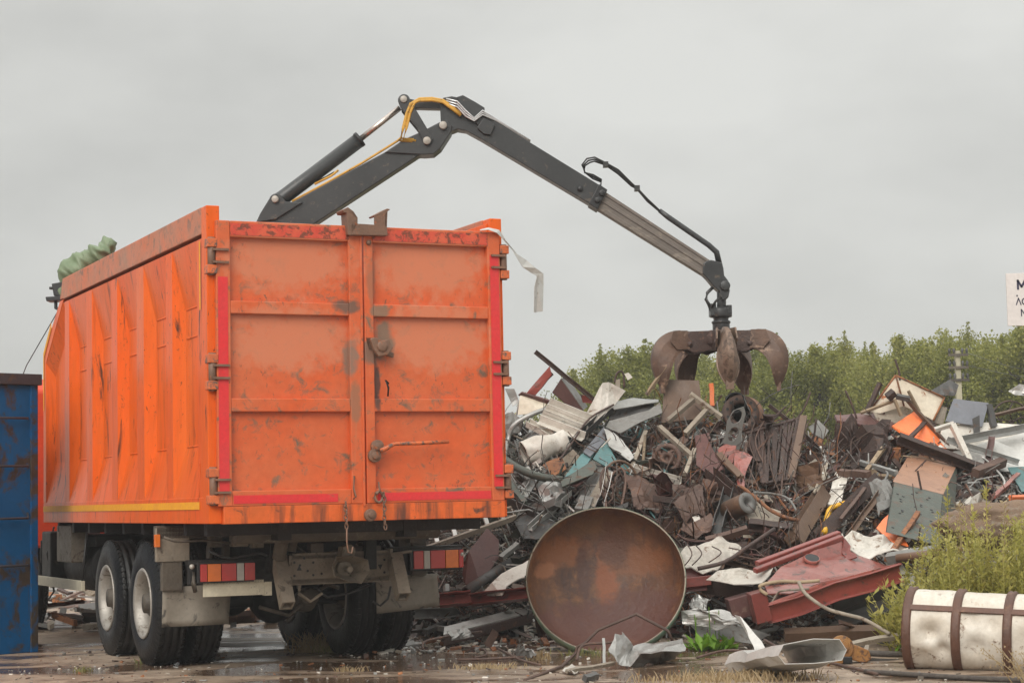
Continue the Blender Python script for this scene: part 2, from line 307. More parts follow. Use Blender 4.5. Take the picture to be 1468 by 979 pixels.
cn = N.new('ShaderNodeTexNoise'); cn.inputs['Scale'].default_value = 4.5; cn.inputs['Detail'].default_value = 5; cn.inputs['Roughness'].default_value = .5; L.new(mpn.outputs[0], cn.inputs['Vector'])
cm = N.new('ShaderNodeMapRange'); cm.inputs[1].default_value = .3; cm.inputs[2].default_value = .7; cm.inputs[3].default_value = .85; cm.inputs[4].default_value = 1.15; L.new(cn.outputs['Fac'], cm.inputs[0])
mu = N.new('ShaderNodeMath'); mu.operation = 'MULTIPLY'; L.new(mr.outputs[0], mu.inputs[0]); L.new(cm.outputs[0], mu.inputs[1])
tint = N.new('ShaderNodeVectorMath'); tint.operation = 'SCALE'; tint.inputs[0].default_value = (1, 1, .955); L.new(mu.outputs[0], tint.inputs['Scale'])
mixs = N.new('ShaderNodeMix'); mixs.data_type = 'RGBA'; mixs.inputs[0].default_value = .96; L.new(sky.outputs[0], mixs.inputs[6]); L.new(tint.outputs[0], mixs.inputs[7])
L.new(mixs.outputs[2], bg.inputs[0]); bg.inputs[1].default_value = .1
sl = bpy.data.lights.new('sun', 'SUN'); sl.energy = 2.3; sl.angle = R(40); sl.color = (1, .96, .9); so = bpy.data.objects.new('sun', sl); COL.objects.link(so)
sd = V((math.sin(SUN_AZ) * math.cos(SUN_EL), math.cos(SUN_AZ) * math.cos(SUN_EL), math.sin(SUN_EL)))
so.rotation_euler = sd.to_track_quat('Z', 'Y').to_euler(); so.location = (-5, 0, 20)
scene.view_settings.view_transform = 'Standard'; scene.view_settings.look = 'None'; scene.view_settings.exposure = .0; scene.view_settings.gamma = 1
# ------------------------------------------------------------------ the truck, in its own frame (x across, y forward, z up)
TX, TY, YAW = -1.2345, 15.7545, .4409
truck = empty('scrap_truck', (TX, TY, 0), YAW)
tag(truck, 'orange scrap truck with high ribbed steel body, seen from behind beside the heap', 'truck')
cy, sy = math.cos(YAW), math.sin(YAW)
def loc(p): d = V(p) - V((TX, TY, 0)); return V((d.x * cy + d.y * sy, -d.x * sy + d.y * cy, d.z))
def TB(px, py, b):        # pixel on the plane y=b of the truck
    o = loc(CP); d = loc(CP + ray(px, py)) - o; return o + d * ((b - o.y) / d.y)
def TA(px, py, a=-1.28):  # pixel on the plane x=a
    o = loc(CP); d = loc(CP + ray(px, py)) - o; return o + d * ((a - o.x) / d.x)
def bx(p, q, b0, b1, mb):   # a box from two pixel corners on plane b0, deep to b1
    A, B = TB(*p, b0), TB(*q, b0); mb.box((min(A.x, B.x), b0, min(A.z, B.z)), (max(A.x, B.x), b1, max(A.z, B.z)))
ZB, ZT, ZP, LT, LB = 1.2526, 3.643, 3.765, 5.25, 6.25
HW, DW = 1.28, 1.225
# cargo body: both side walls, floor, front wall
def side_wall(sg):
    mb = MB(); X = lambda d: sg * (HW - d)
    bands = [(TA(283, 476).y, None)] + [(TA(a, 476).y, TA(b, 476).y) for a, b in ((247, 238), (206, 196), (168, 160), (132, 124), (99, 93))]
    z0, zl, zu, zt = 1.46, 1.88, 3.02, 3.52; D = .085; F = .11
    edges = [(.02, bands[0][0])] + [(a, b) for a, b in bands[1:]]
    for a, b in edges: mb.add([(X(0), a, z0), (X(0), b, z0), (X(0), b, zt), (X(0), a, zt)], [(0, 1, 2, 3)])
    for (a0, b0), (a1, b1) in zip(edges, edges[1:]):
        s_, e = b0, a1
        vs = [(X(0), s_, z0), (X(0), e, z0), (X(0), s_, zl), (X(D), s_ + F, zl), (X(D), e - F, zl), (X(0), e, zl), (X(0), s_, zu), (X(D), s_ + F, zu), (X(D), e - F, zu), (X(0), e, zu), (X(0), s_, zt), (X(0), e, zt)]
        mb.add(vs, [(0, 1, 4, 3), (0, 3, 2), (1, 5, 4), (2, 3, 7, 6), (3, 4, 8, 7), (4, 5, 9, 8), (6, 7, 10), (7, 8, 11, 10), (8, 9, 11)])
        # weld beads across each bay
        for z in (zu, zu - .24, zl): mb.box((min(X(D + .004), X(D - .008)), s_ + F + .03, z - .008), (max(X(D + .004), X(D - .008)), e - F - .03, z + .008))
    # last bay with the slanted front
    e = edges[-1][1]; zs = lambda b: ZP - (b - LT) / (LB - LT) * (ZP - 3.05)
    vs = [(X(0), e, z0), (X(0), LB - .14, z0), (X(0), LB - .14, 2.95), (X(0), LT + .02, zt), (X(0), e, zt),
          (X(D), e + .1, zl), (X(D), LB - .22, zl), (X(D), LB - .22, 2.8), (X(D), e + .12, 3.3)]
    mb.add(vs, [(0, 1, 6, 5), (1, 2, 7, 6), (2, 3, 8, 7), (3, 4, 8), (4, 0, 5, 8), (5, 6, 7, 8)])
    # frame along the slant and front edge, bottom rail
    x0, x1 = sorted((X(-.005), X(.09)))
    mb.prism([(x0, LB - .14, z0), (x0, LB, z0), (x0, LB, 3.05), (x0, LT + .16, zt + .03), (x0, LT - .02, zt + .03), (x0, LB - .14, 2.95)], (x1 - x0, 0, 0))
    mb.box((x0, .02, ZB), (x1, LB, z0))
    # inner skin
    xi = X(.10); mb.prism([(xi, .05, ZB), (xi, LB - .02, ZB), (xi, LB - .02, 3.0), (xi, LT, ZP - .04), (xi, .05, ZP - .04)], (-sg * .012, 0, 0))
    # rear pillar
    x0, x1 = sorted((X(-.008), X(.10))); mb.box((x0, -.0, ZB), (x1, .14, ZP))
    return mb
body = side_wall(-1)
r_ = side_wall(1); body.add(r_.v, r_.f)
body.box((-HW + .02, .02, ZB - .002), (HW - .02, LB - .02, ZB + .06))
body.prism([(-HW + .1, LB, ZB), (-HW + .1, LB, 3.05), (-HW + .1, LT, ZP - .03), (-HW + .1, LT - .06, ZP - .03), (-HW + .1, LB - .06, 3.0), (-HW + .1, LB - .06, ZB)], (2 * HW - .2, 0, 0))
bodyo = body.build('cargo_body', M['side'], truck, bevel=.006)
mb = MB()
for sg in (-1, 1):
    x0, x1 = sorted((sg * (HW - .11), sg * (HW + .012)))
    mb.box((x0, .145, 3.55), (x1, LT - .03, ZP + .003)); mb.prism([(x0, LT - .03, ZP + .003), (x0, LT - .03, 3.56), (x0, LT + .13, 3.56), (x0, LT + .0, ZP + .003)], (x1 - x0, 0, 0))
mb.build('top_rail', M['rail'], bodyo, bevel=.008)
mb = MB(); p, q = TA(66, 727), TA(284, 735)
mb.box((-HW - .012, .25, 1.365), (-HW - .008, LB - .02, 1.425)); mb.box((-HW - .012, .17, 2.95), (-HW - .01, .20, 3.5))
mb.prism([(-HW - .012, LB - .03, 3.06), (-HW - .012, LB - .03, 2.45), (-HW - .012, LB - .06, 2.45), (-HW - .012, LB - .07, 3.02), (-HW - .012, LT + .55, 3.30), (-HW - .012, LT + .57, 3.36)], (.003, 0, 0))
mb.build('yellow_stripe', M['yeltape'], bodyo)
mb = MB(); mb.box((-HW + .1, -.045, ZB - .006), (HW - .03, .05, 1.385)); mb.build('rear_sill', M['sill'], truck, bevel=.006)
# doors
FADE = [(x, z, .55, .28, (.58, .19, .095)) for x, z in ((-.6, 3.36), (.6, 3.36), (-.6, 2.72), (.65, 2.75))]
SPOTL = FADE[:1] + FADE[2:3] + [(-.1, 2.55, .06, .16, (.22, .15, .11)), (-.14, 2.98, .12, .06, (.10, .08, .06)), (-.07, 2.2, .05, .2, (.30, .13, .07))]
SPOTR = FADE[1:2] + FADE[3:4] + [(.21, 2.72, .09, .15, (.17, .13, .09)), (.13, 2.35, .035, .22, (.05, .035, .03)), (.10, 2.62, .12, .12, (.15, .11, .08)), (.09, 3.2, .05, .2, (.33, .12, .06)), (.16, 2.95, .10, .05, (.20, .14, .09))]
def doorpaint(n, s): return paint(n, (.60, .135, .045), (.66, .10, .018), (.20, .14, .09), .30, .42, scale=1.6, bump=.06, wscale=8, rvar=0, coat=.05, spots=s, streak=(.46, .19, .10), samt=.05, wsoft=.13, chips=(.16, .07, .04))
ML, MR = doorpaint('left_door_paint', SPOTL), doorpaint('right_door_paint', SPOTR)
mullX = TB(521, 500, -.05).x
zb_, zt_ = 1.385, ZT
def zrow(py, px=420): return TB(px, py, -.05).z
bars = [(2.86, 2.965), (2.12, 2.225)]
bars = [((zrow(451, 420) ), (zrow(433, 420))), ((zrow(590, 420)), (zrow(571, 420)))]
def door(x0, x1, mat, lw, rw, red_side):
    mb = MB(); f0, f1 = -.05, .01
    mb.box((x0, f0, zb_), (x0 + lw, f1, zt_)); mb.box((x1 - rw, f0, zb_), (x1, f1, zt_))
    mb.box((x0 + lw, f0 + .002, zt_ - .13), (x1 - rw, f1, zt_)); mb.box((x0 + lw, f0 + .002, zb_), (x1 - rw, f1, zb_ + .12))
    for a, b in bars: mb.box((x0 + lw, f0 + .004, a), (x1 - rw, f1, b))
    mb.box((x0 + .02, f1 - .006, zb_ + .02), (x1 - .02, f1 + .02, zt_ - .02))
    d = mb.build('rear_door', mat, truck, bevel=.007)
    t = MB(); xs = x0 + .012 if red_side < 0 else x1 - rw + .02; wd = lw - .035 if red_side < 0 else rw - .035
    t.box((xs, f0 - .004, zb_ + .12), (xs + wd, f0 - .001, zt_ - (.2 if red_side > 0 else .45)))
    t.box((x0 + lw + .01, f0 - .003, zb_ + .02), (x1 - rw - (.12 if red_side < 0 else .01), f0, zb_ + .085)); t.build('reflective_strip', M['redtape'], d)
    t = MB(); t.box((x0 + lw, f0 - .003, zt_ - .115), (x1 - rw, f0, zt_ - .02)); t.build('scratched_red_band', M['redscr'], d)
    return d
dl = door(-DW, mullX - .012, ML, .115, .105, -1); dr = door(mullX + .014, DW + .02, MR, .08, .115, 1)
# astragal on the left door
mb = MB(); mb.box((mullX - .022, -.058, zb_ - .02), (mullX - .002, -.03, zt_)); mb.build('door_edge_strip', ML, dl, bevel=.003)
mb = MB()
z_ = zt_ - .075; mb.tube([(mullX + .055, -.05, z_ - .06), (mullX + .055, -.075, z_ - .06)], .022, 6); mb.build('bolt', M['rustbracket'], dr)
def hinge(sg, z, d):
    mb = MB(); xo = sg * (DW + (.03 if sg < 0 else .065))
    for dz, h in ((.105, .07), (-.105, .07)):
        mb = MB(); mb.box((xo - .04, -.055, z + dz - h / 2), (xo + .04, .05, z + dz + h / 2)); mb.build('hinge_knuckle', M['hinge'], d, bevel=.006)
    p = MB(); p.tube([(xo, -.02, z - .15), (xo, -.02, z + .15)], .03, 10)
    for s2 in (-1, 1): p.box((min(xo, xo - sg * .13), -.075, z + s2 * .05 - .009), (max(xo, xo - sg * .13), -.03, z + s2 * .05 + .009))
    p.build('hinge_strap', M['rustbracket'], d)
for py in (367, 533, 697): hinge(-1, TB(303, py, -.03).z, dl)
for py in (376, 528, 690): hinge(1, TB(722, py, -.03).z, dr)
# U shaped boom rest on the doors
b0 = -.11; P = lambda x, y, b=b0: TB(x, y, b)
mb = MB()
mb.prism([P(503, 320), P(549, 323), P(555, 326), P(556, 338), P(503, 337)], (0, .12, 0))
mb.prism([P(497, 304), P(507, 303), P(513, 312), P(513, 322), P(503, 338), P(499, 336)], (0, .14, 0))
mb.prism([P(491, 301), P(499, 297), P(507, 303), P(513, 312), P(510, 313), P(503, 306), P(493, 305)], (0, .16, 0))
mb.prism([P(537, 308), P(552, 303), P(556, 300), P(555, 326), P(537, 323)], (0, .02, 0))
mb.prism([P(536, 309), P(555, 299), P(560, 300), P(552, 306), P(538, 311)], (0, .13, 0))
mb.prism([P(551, 306), P(556, 302), P(555, 326), P(551, 325)], (0, .13, 0))
mb.build('boom_rest', M['rustbracket'], truck, bevel=.005)
# centre lock, ratchet and lever on the right door
mb = MB(); c = TB(545, 497, -.06)
mb.prism([c + V((-.10, 0, .055)), c + V((-.07, 0, .075)), c + V((.02, 0, .05)), c + V((.06, 0, .06)), c + V((.10, 0, -.01)), c + V((.05, 0, -.07)), c + V((-.03, 0, -.085)), c + V((-.07, 0, -.03))], (0, -.045, 0))
mb.lathe(c + V((0, -.04, 0)), (0, -1, 0), [(0, .05), (.02, .045), (.02, 0)], 8)
mb.prism([c + V((-.13, .01, .08)), c + V((-.05, .01, .08)), c + V((-.04, .01, -.05)), c + V((-.1, .01, -.03))], (0, .03, 0))
mb.prism([c + V((.06, .005, -.03)), c + V((.13, .005, -.05)), c + V((.12, .005, -.09)), c + V((.05, .005, -.07))], (0, .03, 0))
mb.build('door_lock', M['rustbracket'], dr, bevel=.008)
mb = MB(); c = TB(540, 640, -.06); c2 = TB(536, 653, -.06)
for q in (c, c2): mb.lathe(q, (0, -1, 0), [(0, .055), (.03, .055), (.03, .03), (.045, .03), (.045, .012), (.05, 0)], 16)
mb.prism([c + V((-.075, .02, .06)), c + V((-.02, .02, .075)), c2 + V((.02, .02, -.09)), c2 + V((-.05, .02, -.09))], (0, .02, 0))
mb.build('ratchet', M['rustbracket'], dr, bevel=.003)
mb = MB(); mb.tube([TB(545, 646, -.09), TB(556, 641, -.1), TB(565, 636, -.1), TB(600, 635, -.1), TB(643, 633, -.1)], .018, 8, [1.3, 1.1, .9, .9, .9]); mb.build('lock_lever', M['hinge'], dr)
mb = MB(); mb.tube([TB(557, 550, -.06), TB(553, 545, -.07), TB(557, 556, -.07), TB(556, 568, -.06)], .009, 6); mb.build('hook', M['dark'], dr)
def chain(px, y0, y1, b, hook):
    mb = MB(); a, z = TB(px, y0, b), TB(px + 1, y1, b); n = int((a - z).length / .034); 
    for i in range(n):
        c = a.lerp(z, (i + .5) / n) + V((random.uniform(-.006, .006), 0, 0)); pts = []
        for k in range(9):
            t = 2 * math.pi * k / 8; u = math.cos(t) * .013; v = math.sin(t) * .026
            pts.append(c + (V((u, 0, v)) if i % 2 else V((0, u, v))))
        mb.tube(pts, .0055, 5)
    if hook: e = TB(px + 1, y1, b); mb.tube([e, e + V((.0, 0, -.12)), e + V((.01, 0, -.19)), e + V((.04, 0, -.2)), e + V((.05, 0, -.15))], .007, 6)
    return mb
chain(496, 720, 757, -.10, True).build('chain', M['rustbracket'], truck)
chain(551, 706, 758, -.10, False).build('chain', M['rustbracket'], truck)
mb = MB(); c = TB(543, 712, -.08)
mb.tube([c + V((.0, 0, .12)), c + V((0.005, -.01, .05)), c + V((-.02, -.01, .02))], .008, 6); mb.tube([c + V((math.cos(t) * .035, 0, math.sin(t) * .045)) for t in [k * .7854 for k in range(9)]], .012, 6)
mb.tube([TB(508, 682, -.07), TB(507, 700, -.08), TB(510, 712, -.07), TB(507, 715, -.08)], .008, 6); mb.build('shackle', M['rustbracket'], truck)
mb = MB()
for x, y, r in ((530, 738, .05),): c = TB(x, y, -.05); mb.lathe(c, (0, -1, 0), [(-.02, r), (.03, r), (.03, r * .5), (.05, r * .45), (.05, 0)], 14)
mb.build('latch_boss', M['rustbracket'], truck, bevel=.003)
# ---- chassis
mb = MB()
for sg in (-1, 1):
    mb.box((sg * .43 - .05, .95, .82), (sg * .43 + .05, 9.8, 1.10)); mb.box((sg * .55 - .06, .35, 1.10), (sg * .55 + .06, 6.3, 1.245))
for b in (1.2, 2.2, 3.0, 3.9, 5.2, 6.6): mb.box((-.42, b - .06, .86), (.42, b + .06, 1.06))
for b in (.4, 1.0, 1.7, 2.4, 3.1, 3.8, 4.5, 5.2, 5.9): mb.box((-1.2, b - .04, 1.15), (1.2, b + .04, 1.248))
mb.build('chassis_frame', M['dark'], truck, bevel=.004)
mb = MB()
for b in (2.35, 3.71):
    mb.tube([(-1.0, b, .54), (1.0, b, .54)], .075, 12); mb.lathe((0, b - .25, .54), (0, 1, 0), [(0, 0), (.02, .1), (.1, .2), (.25, .23), (.4, .2), (.5, 0)], 18)
    for sg in (-1, 1): mb.box((sg * .62 - .06, b - .14, .5), (sg * .62 + .06, b + .14, .74))
for sg in (-1, 1):
    for k in range(7): mb.box((sg * .62 - .045, 3.03 - 1.0 + k * .12, .74 + k * .013), (sg * .62 + .045, 3.03 + 1.0 - k * .12, .752 + k * .013))
mb.tube([(0, 2.6, .56), (0, 6.4, .72)], .05, 10)
mb.build('axle_group', M['dark'], truck)
# rear cross member with flanged channel, light bars
FB = 1.0
mb = MB(); bx((418, 796), (560, 832), FB, FB + .02, mb); bx((418, 793), (560, 797), FB, FB + .09, mb); bx((418, 830), (560, 833), FB, FB + .09, mb); bx((414, 796), (419, 826), FB - .03, FB + .1, mb); bx((559, 786), (564, 830), FB - .03, FB + .1, mb)
xm = mb.build('rear_cross_member', M['mudlight'], truck, bevel=.003)
mb = MB()
for x, y in ((422, 806), (422, 825), (449, 806), (449, 824), (436, 800), (441, 818), (551, 802), (551, 820), (461, 822), (430, 810), (545, 812)):
    c = TB(x, y, FB - .002); mb.lathe(c, (0, -1, 0), [(0, .011), (.002, .011), (.002, 0)], 8, False)
for x, y, s_ in ((429, 814, 1), (545, 812, -1)):
    c = TB(x, y, FB - .002); mb.prism([c + V((-.022, 0, -.02 * s_)), c + V((.022, 0, -.02 * s_)), c + V((0, 0, .025 * s_))], (0, -.003, 0))
mb.build('bolt_hole', M['black'], xm)
# tow hitch: octagonal guide funnel
mb = MB(); c = TB(504, 816, FB - .22); n = 8
pr = [V((-.17, 0, .03)), V((-.13, 0, .11)), V((.02, 0, .115)), V((.15, 0, .075)), V((.165, 0, -.02)), V((.09, 0, -.12)), V((-.03, 0, -.10)), V((-.15, 0, -.05))]
for a, sc in (((1.0, 0), (.42, .22)),):
    o = [c + p for p in pr]; i = [c + V((0, .2, 0)) + p * .42 for p in pr]; o2 = [c + V((0, .012, 0)) + p * 1.04 for p in pr]
    mb.add(o + i + o2, [(k, (k + 1) % 8, (k + 1) % 8 + 8, k + 8) for k in range(8)] + [(k, (k + 1) % 8, (k + 1) % 8 + 16, k + 16) for k in range(8)] + [(k + 16, (k + 1) % 8 + 16, (k + 1) % 8 + 8, k + 8) for k in range(8)])
mb.tube([c + V((0, .12, 0)), c + V((0, .03, 0))], .028, 10); mb.tube([c + V((0, .16, .0)), c + V((0, .3, 0))], .07, 12)
mb.prism([c + V((-.06, .08, .10)), c + V((-.045, .08, .19)), c + V((.03, .08, .21)), c + V((.07, .08, .17)), c + V((.06, .08, .1))], (0, .12, 0))
mb.build('tow_hitch', M['mudlight'], truck, bevel=.004)
mb = MB()
for x, y in ((405, 780), (525, 784), (595, 770), (455, 790), (515, 792), (540, 790)):
    c = TB(x, y, FB + .02); s_ = random.uniform(.03, .06); mb.box(c - V((s_, .0, s_)), c + V((s_, .1, s_ * 1.2)))
mb.tube([(-.9, .6, 1.16), (.9, .6, 1.16)], .085, 14)
mb.tube([TB(398, 742, .5), TB(405, 770, .8), TB(400, 800, .9)], .06, 10); mb.tube([TB(420, 770, 1), TB(416, 790, 1)], .05, 10)
mb.build('rear_fitting', M['mud'], truck, bevel=.006)
for x0, y0, x1, y1 in ((400, 803, 412, 868), (566, 798, 578, 855)):
    mb = MB(); a, e = TB(x0, y0, FB - .05), TB(x1, y1, FB - .32); s_ = .055; u = V((1, 0, 0)); t = (e - a).normalized(); wv = t.cross(u).normalized()
    o = [a + u * (i * s_) + wv * (j * s_) for i, j in ((-1, -1), (1, -1), (1, 1), (-1, 1))]; q = [x + (e - a) for x in o]; ins = [e + u * (i * s_ * .7) + wv * (j * s_ * .7) for i, j in ((-1, -1), (1, -1), (1, 1), (-1, 1))]; deep = [x - t * .3 for x in ins]
    mb.add(o + q + ins + deep, [(0, 1, 2, 3)] + [(k, (k + 1) % 4, (k + 1) % 4 + 4, k + 4) for k in range(4)] + [(k + 4, (k + 1) % 4 + 4, (k + 1) % 4 + 8, k + 8) for k in range(4)] + [(k + 8, (k + 1) % 4 + 8, (k + 1) % 4 + 12, k + 12) for k in range(4)] + [(12, 13, 14, 15)])
    mb.build('support_tube', M['mudlight'], truck)
LBY = 1.12
def tail(x0, y0, x1, y1, ext0, ext1, segs):
    mb = MB(); bx((ext0, y0 - 2), (ext1, y1 + 2), LBY, LBY + .1, mb); bx((ext0, y0 - 4), (ext1, y0 - 1), LBY - .04, LBY + .1, mb); bar = mb.build('light_bar', M['dark'], truck, bevel=.004)
    h = MB(); bx((x0 - 1.5, y0 - 1), (x1 + 1.5, y1 + 1), LBY - .05, LBY + .02, h); ho = h.build('tail_lamp', M['black'], truck, bevel=.005)
    w_ = x1 - x0; A, B = TB(x0, y0 + .5, LBY), TB(x1, y1 - .5, LBY); za, zc = B.z, A.z; zc = min(zc, zc); cur = 0
    for fr, mt in segs:
        k = MB(); xa = A.x + (B.x - A.x) * cur; xb = A.x + (B.x - A.x) * (cur + fr); cur += fr
        k.box((xa + .003, LBY - .066, min(za, zc) + .006), (xb - .003, LBY - .045, max(za, zc) - .006)); k.build('lens', M[mt], ho, bevel=.003)
tail(284, 807, 363, 832, 272, 397, ((.13, 'lred'), (.25, 'lora'), (.28, 'lred'), (.14, 'lwht'), (.2, 'lred')))
tail(589, 788, 661, 814, 562, 663, ((.2, 'lred'), (.13, 'lwht'), (.3, 'lred'), (.27, 'lora'), (.1, 'lred')))
mb = MB(); bx((291, 833), (379, 852), LBY, LBY + .01, mb); bx((379, 833), (390, 853), LBY, LBY + .06, mb); mb.build('licence_plate_holder', M['plate'], truck, bevel=.003)
mb = MB(); c = TB(275, 812, LBY - .05); mb.lathe(c, (0, -1, 0), [(0, .022), (.015, .02), (.02, 0)], 12); c = TB(662, 794, LBY - .06); mb.lathe(c, (0, -1, 0), [(0, .018), (.012, .015), (.015, 0)], 12); mb.build('reflector', M['lwht'], truck)
mb = MB(); mb.tube([TB(279, 820, LBY), TB(277, 835, LBY - .02), TB(280, 848, LBY)], .02, 6); mb.build('lamp_bracket', M['mud'], truck)
def flap(pts, b):
    P0, P1, P2, P3 = [TB(x, y, b) for x, y in pts]; mb = MB(); vs = []; n = 12
    for i in range(n + 1):
        for j in range(7):
            u, v = i / n, j / 6; p = P0.lerp(P1, u).lerp(P3.lerp(P2, u), v); p.y += .03 * math.sin(u * 7 + v) * v + .02 * v; vs.append(p)
    mb.add(vs, [(i * 7 + j, i * 7 + j + 1, (i + 1) * 7 + j + 1, (i + 1) * 7 + j) for i in range(n) for j in range(6)], True)
    mb.build('mud_flap', M['flap'], truck, solid=.012)
flap([(233, 842), (331, 836), (330, 894), (234, 899)], 1.45); flap([(538, 826), (626, 822), (633, 868), (543, 880)], 1.45)
# wing bracket behind the left rear wheel, marker lamp
for a_, b_, d0_, d1_, m_ in (((224, 756), (272, 804), 1.4, 1.46, 'mudlight'), ((232, 800), (262, 846), 1.41, 1.47, 'mud'), ((224, 754), (400, 768), 1.40, 1.5, 'mud'), ((590, 756), (612, 824), 1.4, 1.46, 'mud'), ((300, 782), (305, 800), 1.3, 1.4, 'mud'), ((322, 780), (330, 800), 1.3, 1.4, 'mud'), ((380, 780), (398, 805), 1.2, 1.4, 'mudlight')):
    mb = MB(); bx(a_, b_, d0_, d1_, mb); mb.build('wing_bracket', M[m_], truck, bevel=.006)
mb = MB(); bx((222, 766), (230, 784), 1.36, 1.4, mb); mb.build('side_marker', M['lora'], truck, bevel=.004)
mb = MB(); mb.tube([TB(372, 870, 1.6), TB(415, 882, 1.7), TB(450, 850, 1.7), TB(470, 838, 1.6), TB(486, 842, 1.6)], .018, 8); mb.lathe(TB(440, 862, 1.8), (0, 1, 0), [(0, 0), (0, .09), (.12, .1), (.16, 0)], 14); mb.build('brake_chamber', M['mud'], truck)
# pipes and cables slung under the frame
for k, (P_, r_, m_) in enumerate(((((300, 790), (330, 800), (372, 792), (410, 806)), .012, 'hose'), (((425, 783), (450, 800), (480, 790), (520, 786)), .014, 'mud'), (((455, 842), (470, 856), (500, 850), (530, 838)), .012, 'hose'), (((560, 840), (556, 858), (545, 868), (535, 862)), .010, 'hose'), (((510, 780), (520, 792), (545, 796), (590, 790)), .013, 'mudlight'), (((398, 775), (385, 792), (388, 815), (402, 828)), .012, 'hose'), (((430, 836), (428, 850), (445, 862), (462, 850)), .014, 'mudlight'), (((235, 770), (260, 776), (290, 774), (330, 778)), .012, 'mud'))):
    mb = MB(); q_ = [TB(x, y, 1.02 + .05 * (k % 3)) for x, y in P_]; mb.tube([q_[0], q_[0].lerp(q_[1], .6) + V((0, 0, -.01)), q_[1], q_[2], q_[2].lerp(q_[3], .5), q_[3]], r_, 7); mb.build('cable', M[m_], truck)
for k, (x, y, w_, h_) in enumerate(((450, 786, 9, 8), (520, 784, 8, 9), (345, 774, 12, 9), (310, 772, 9, 12), (372, 775, 10, 10), (580, 776, 9, 11), (610, 760, 10, 8))):
    mb = MB(); bx((x - w_, y - h_), (x + w_, y + h_), 1.12, 1.22, mb); mb.build('valve_block', M['mud' if k % 2 else 'mudlight'], truck, bevel=.012)
mb = MB(); mb.lathe(TB(447, 855, 1.5), (0, 1, 0), [(0, 0), (0, .07), (.15, .08), (.18, 0)], 16); mb.build('air_cylinder', M['mud'], truck)
# wheels
def wheel(x, b, sg, r=.54, wd=.29):
    w_ = empty('wheel'); w_.parent = truck; w_.location = (x, b, r)
    t = MB(); h = wd / 2
    t.lathe((0, 0, 0), (sg, 0, 0), [(-h + .02, .30), (-h, .33), (-h - .004, .40), (-h + .0, .46), (-h + .02, .505), (-h + .035, r - .012), (-h + .045, r), (-.075, r), (-.072, r - .016), (-.058, r - .016), (-.055, r), (-.008, r + .001), (-.004, r - .016), (.006, r - .016), (.01, r + .001), (.055, r), (.058, r - .016), (.072, r - .016), (.075, r), (h - .045, r), (h - .035, r - .012), (h - .02, .505), (h, .46), (h + .004, .40), (h, .33), (h - .02, .30)], 72)
    for k in range(60):   # shoulder lugs
        a = 2 * math.pi * k / 60; ca, sa = math.cos(a), math.sin(a); da = .028
        for s2 in (-1, 1):
            q = []
            for aa, xx, rr in ((a - da, .085, r + .011), (a + da, .085, r + .011), (a + da, h - .03, r + .007), (a - da, h - .03, r + .007), (a - da * .8, h - .008, r - .055), (a + da * .8, h - .008, r - .055)):
                q.append(V((s2 * xx, math.cos(aa) * rr, math.sin(aa) * rr)))
            q2 = [V((p.x * .97, p.y * .965, p.z * .965)) for p in q]
            t.add(q[:4] + q[4:] + q2[:4], [(0, 1, 2, 3), (3, 2, 5, 4), (0, 1, 7, 6), (0, 3, 9, 6), (1, 2, 8, 7)])
    t.build('tyre', M['tyre'], w_)
    m_ = MB(); m_.lathe((0, 0, 0), (sg, 0, 0), [(-h + .02, .305), (-h + .02, .27), (-.02, .255), (.0, .24), (h - .02, .262), (h - .005, .285), (h + .004, .305), (h - .006, .312)], 48)
    d0 = -.06; m_.lathe((0, 0, 0), (sg, 0, 0), [(d0, .255), (d0 + .01, .22), (d0 + .055, .18), (d0 + .06, .12), (d0 + .06, .1)], 40)
    m_.build('rim', M['rim'], w_, solid=.008)
    hb = MB(); hb.lathe((0, 0, 0), (sg, 0, 0), [(d0, .125), (d0 + .14, .115), (d0 + .15, .09), (d0 + .19, .085), (d0 + .2, 0)], 20)
    for k in range(10):
        a = 2 * math.pi * k / 10; hb.lathe((0, math.cos(a) * .15, math.sin(a) * .15), (sg, 0, 0), [(d0 + .055, .016), (d0 + .09, .016), (d0 + .09, 0)], 6, False)
    hb.build('hub', M['mud'], w_)
    hl = MB()
    for k in range(8):
        a = 2 * math.pi * (k + .5) / 8; hl.lathe((0, math.cos(a) * .205, math.sin(a) * .205), (sg, 0, 0), [(d0 + .03, .03), (d0 + .045, .03), (d0 + .045, 0)], 10, False)
    hl.build('rim_hole', M['black'], w_)
    return w_
W0 = wheel(-1.07, 2.35, -1)
def putw(x, b, flip):
    c = copy_tree(W0, truck); c.location = (x, b, .54)
    if flip: c.rotation_euler = (0, 0, math.pi)
putw(-1.07, 3.71, 0)
for b in (2.35, 3.71):
    putw(-.74, b, 1); putw(.74, b, 0); putw(1.07, b, 1)
for sg in (-1, 1): putw(sg * 1.02, 8.4, sg > 0)
# gear ahead of the rear wheels
mb = MB(); bx_ = lambda a, b: mb.box(a, b)
q = TA(84, 757, -1.18); q2 = TA(105, 812, -1.18)
mb.box((-1.2, q2.y, .84), (-1.05, q.y, 1.22)); mb.build('wooden_block', M['tan'], truck, bevel=.01)
mb = MB(); mb.tube([(-.75, 5.2, .78), (-.75, 6.5, .78)], .27, 24); mb.box((-1.15, 6.55, .6), (-.6, 7.0, 1.15)); mb.box((-1.0, 5.1, 1.0), (-.5, 6.4, 1.12)); mb.box((.55, 5.0, .5), (1.1, 6.4, 1.1)); mb.tube([(.8, 4.6, .8), (.8, 6.6, .8)], .2, 16); mb.build('fuel_tank', M['dark'], truck, bevel=.02)
mb = MB(); mb.rbar((-1.2, 4.75, .62), (-1.22, 7.2, .62), .04, .10); g_ = mb.build('side_guard', M['plate'], truck, bevel=.004)
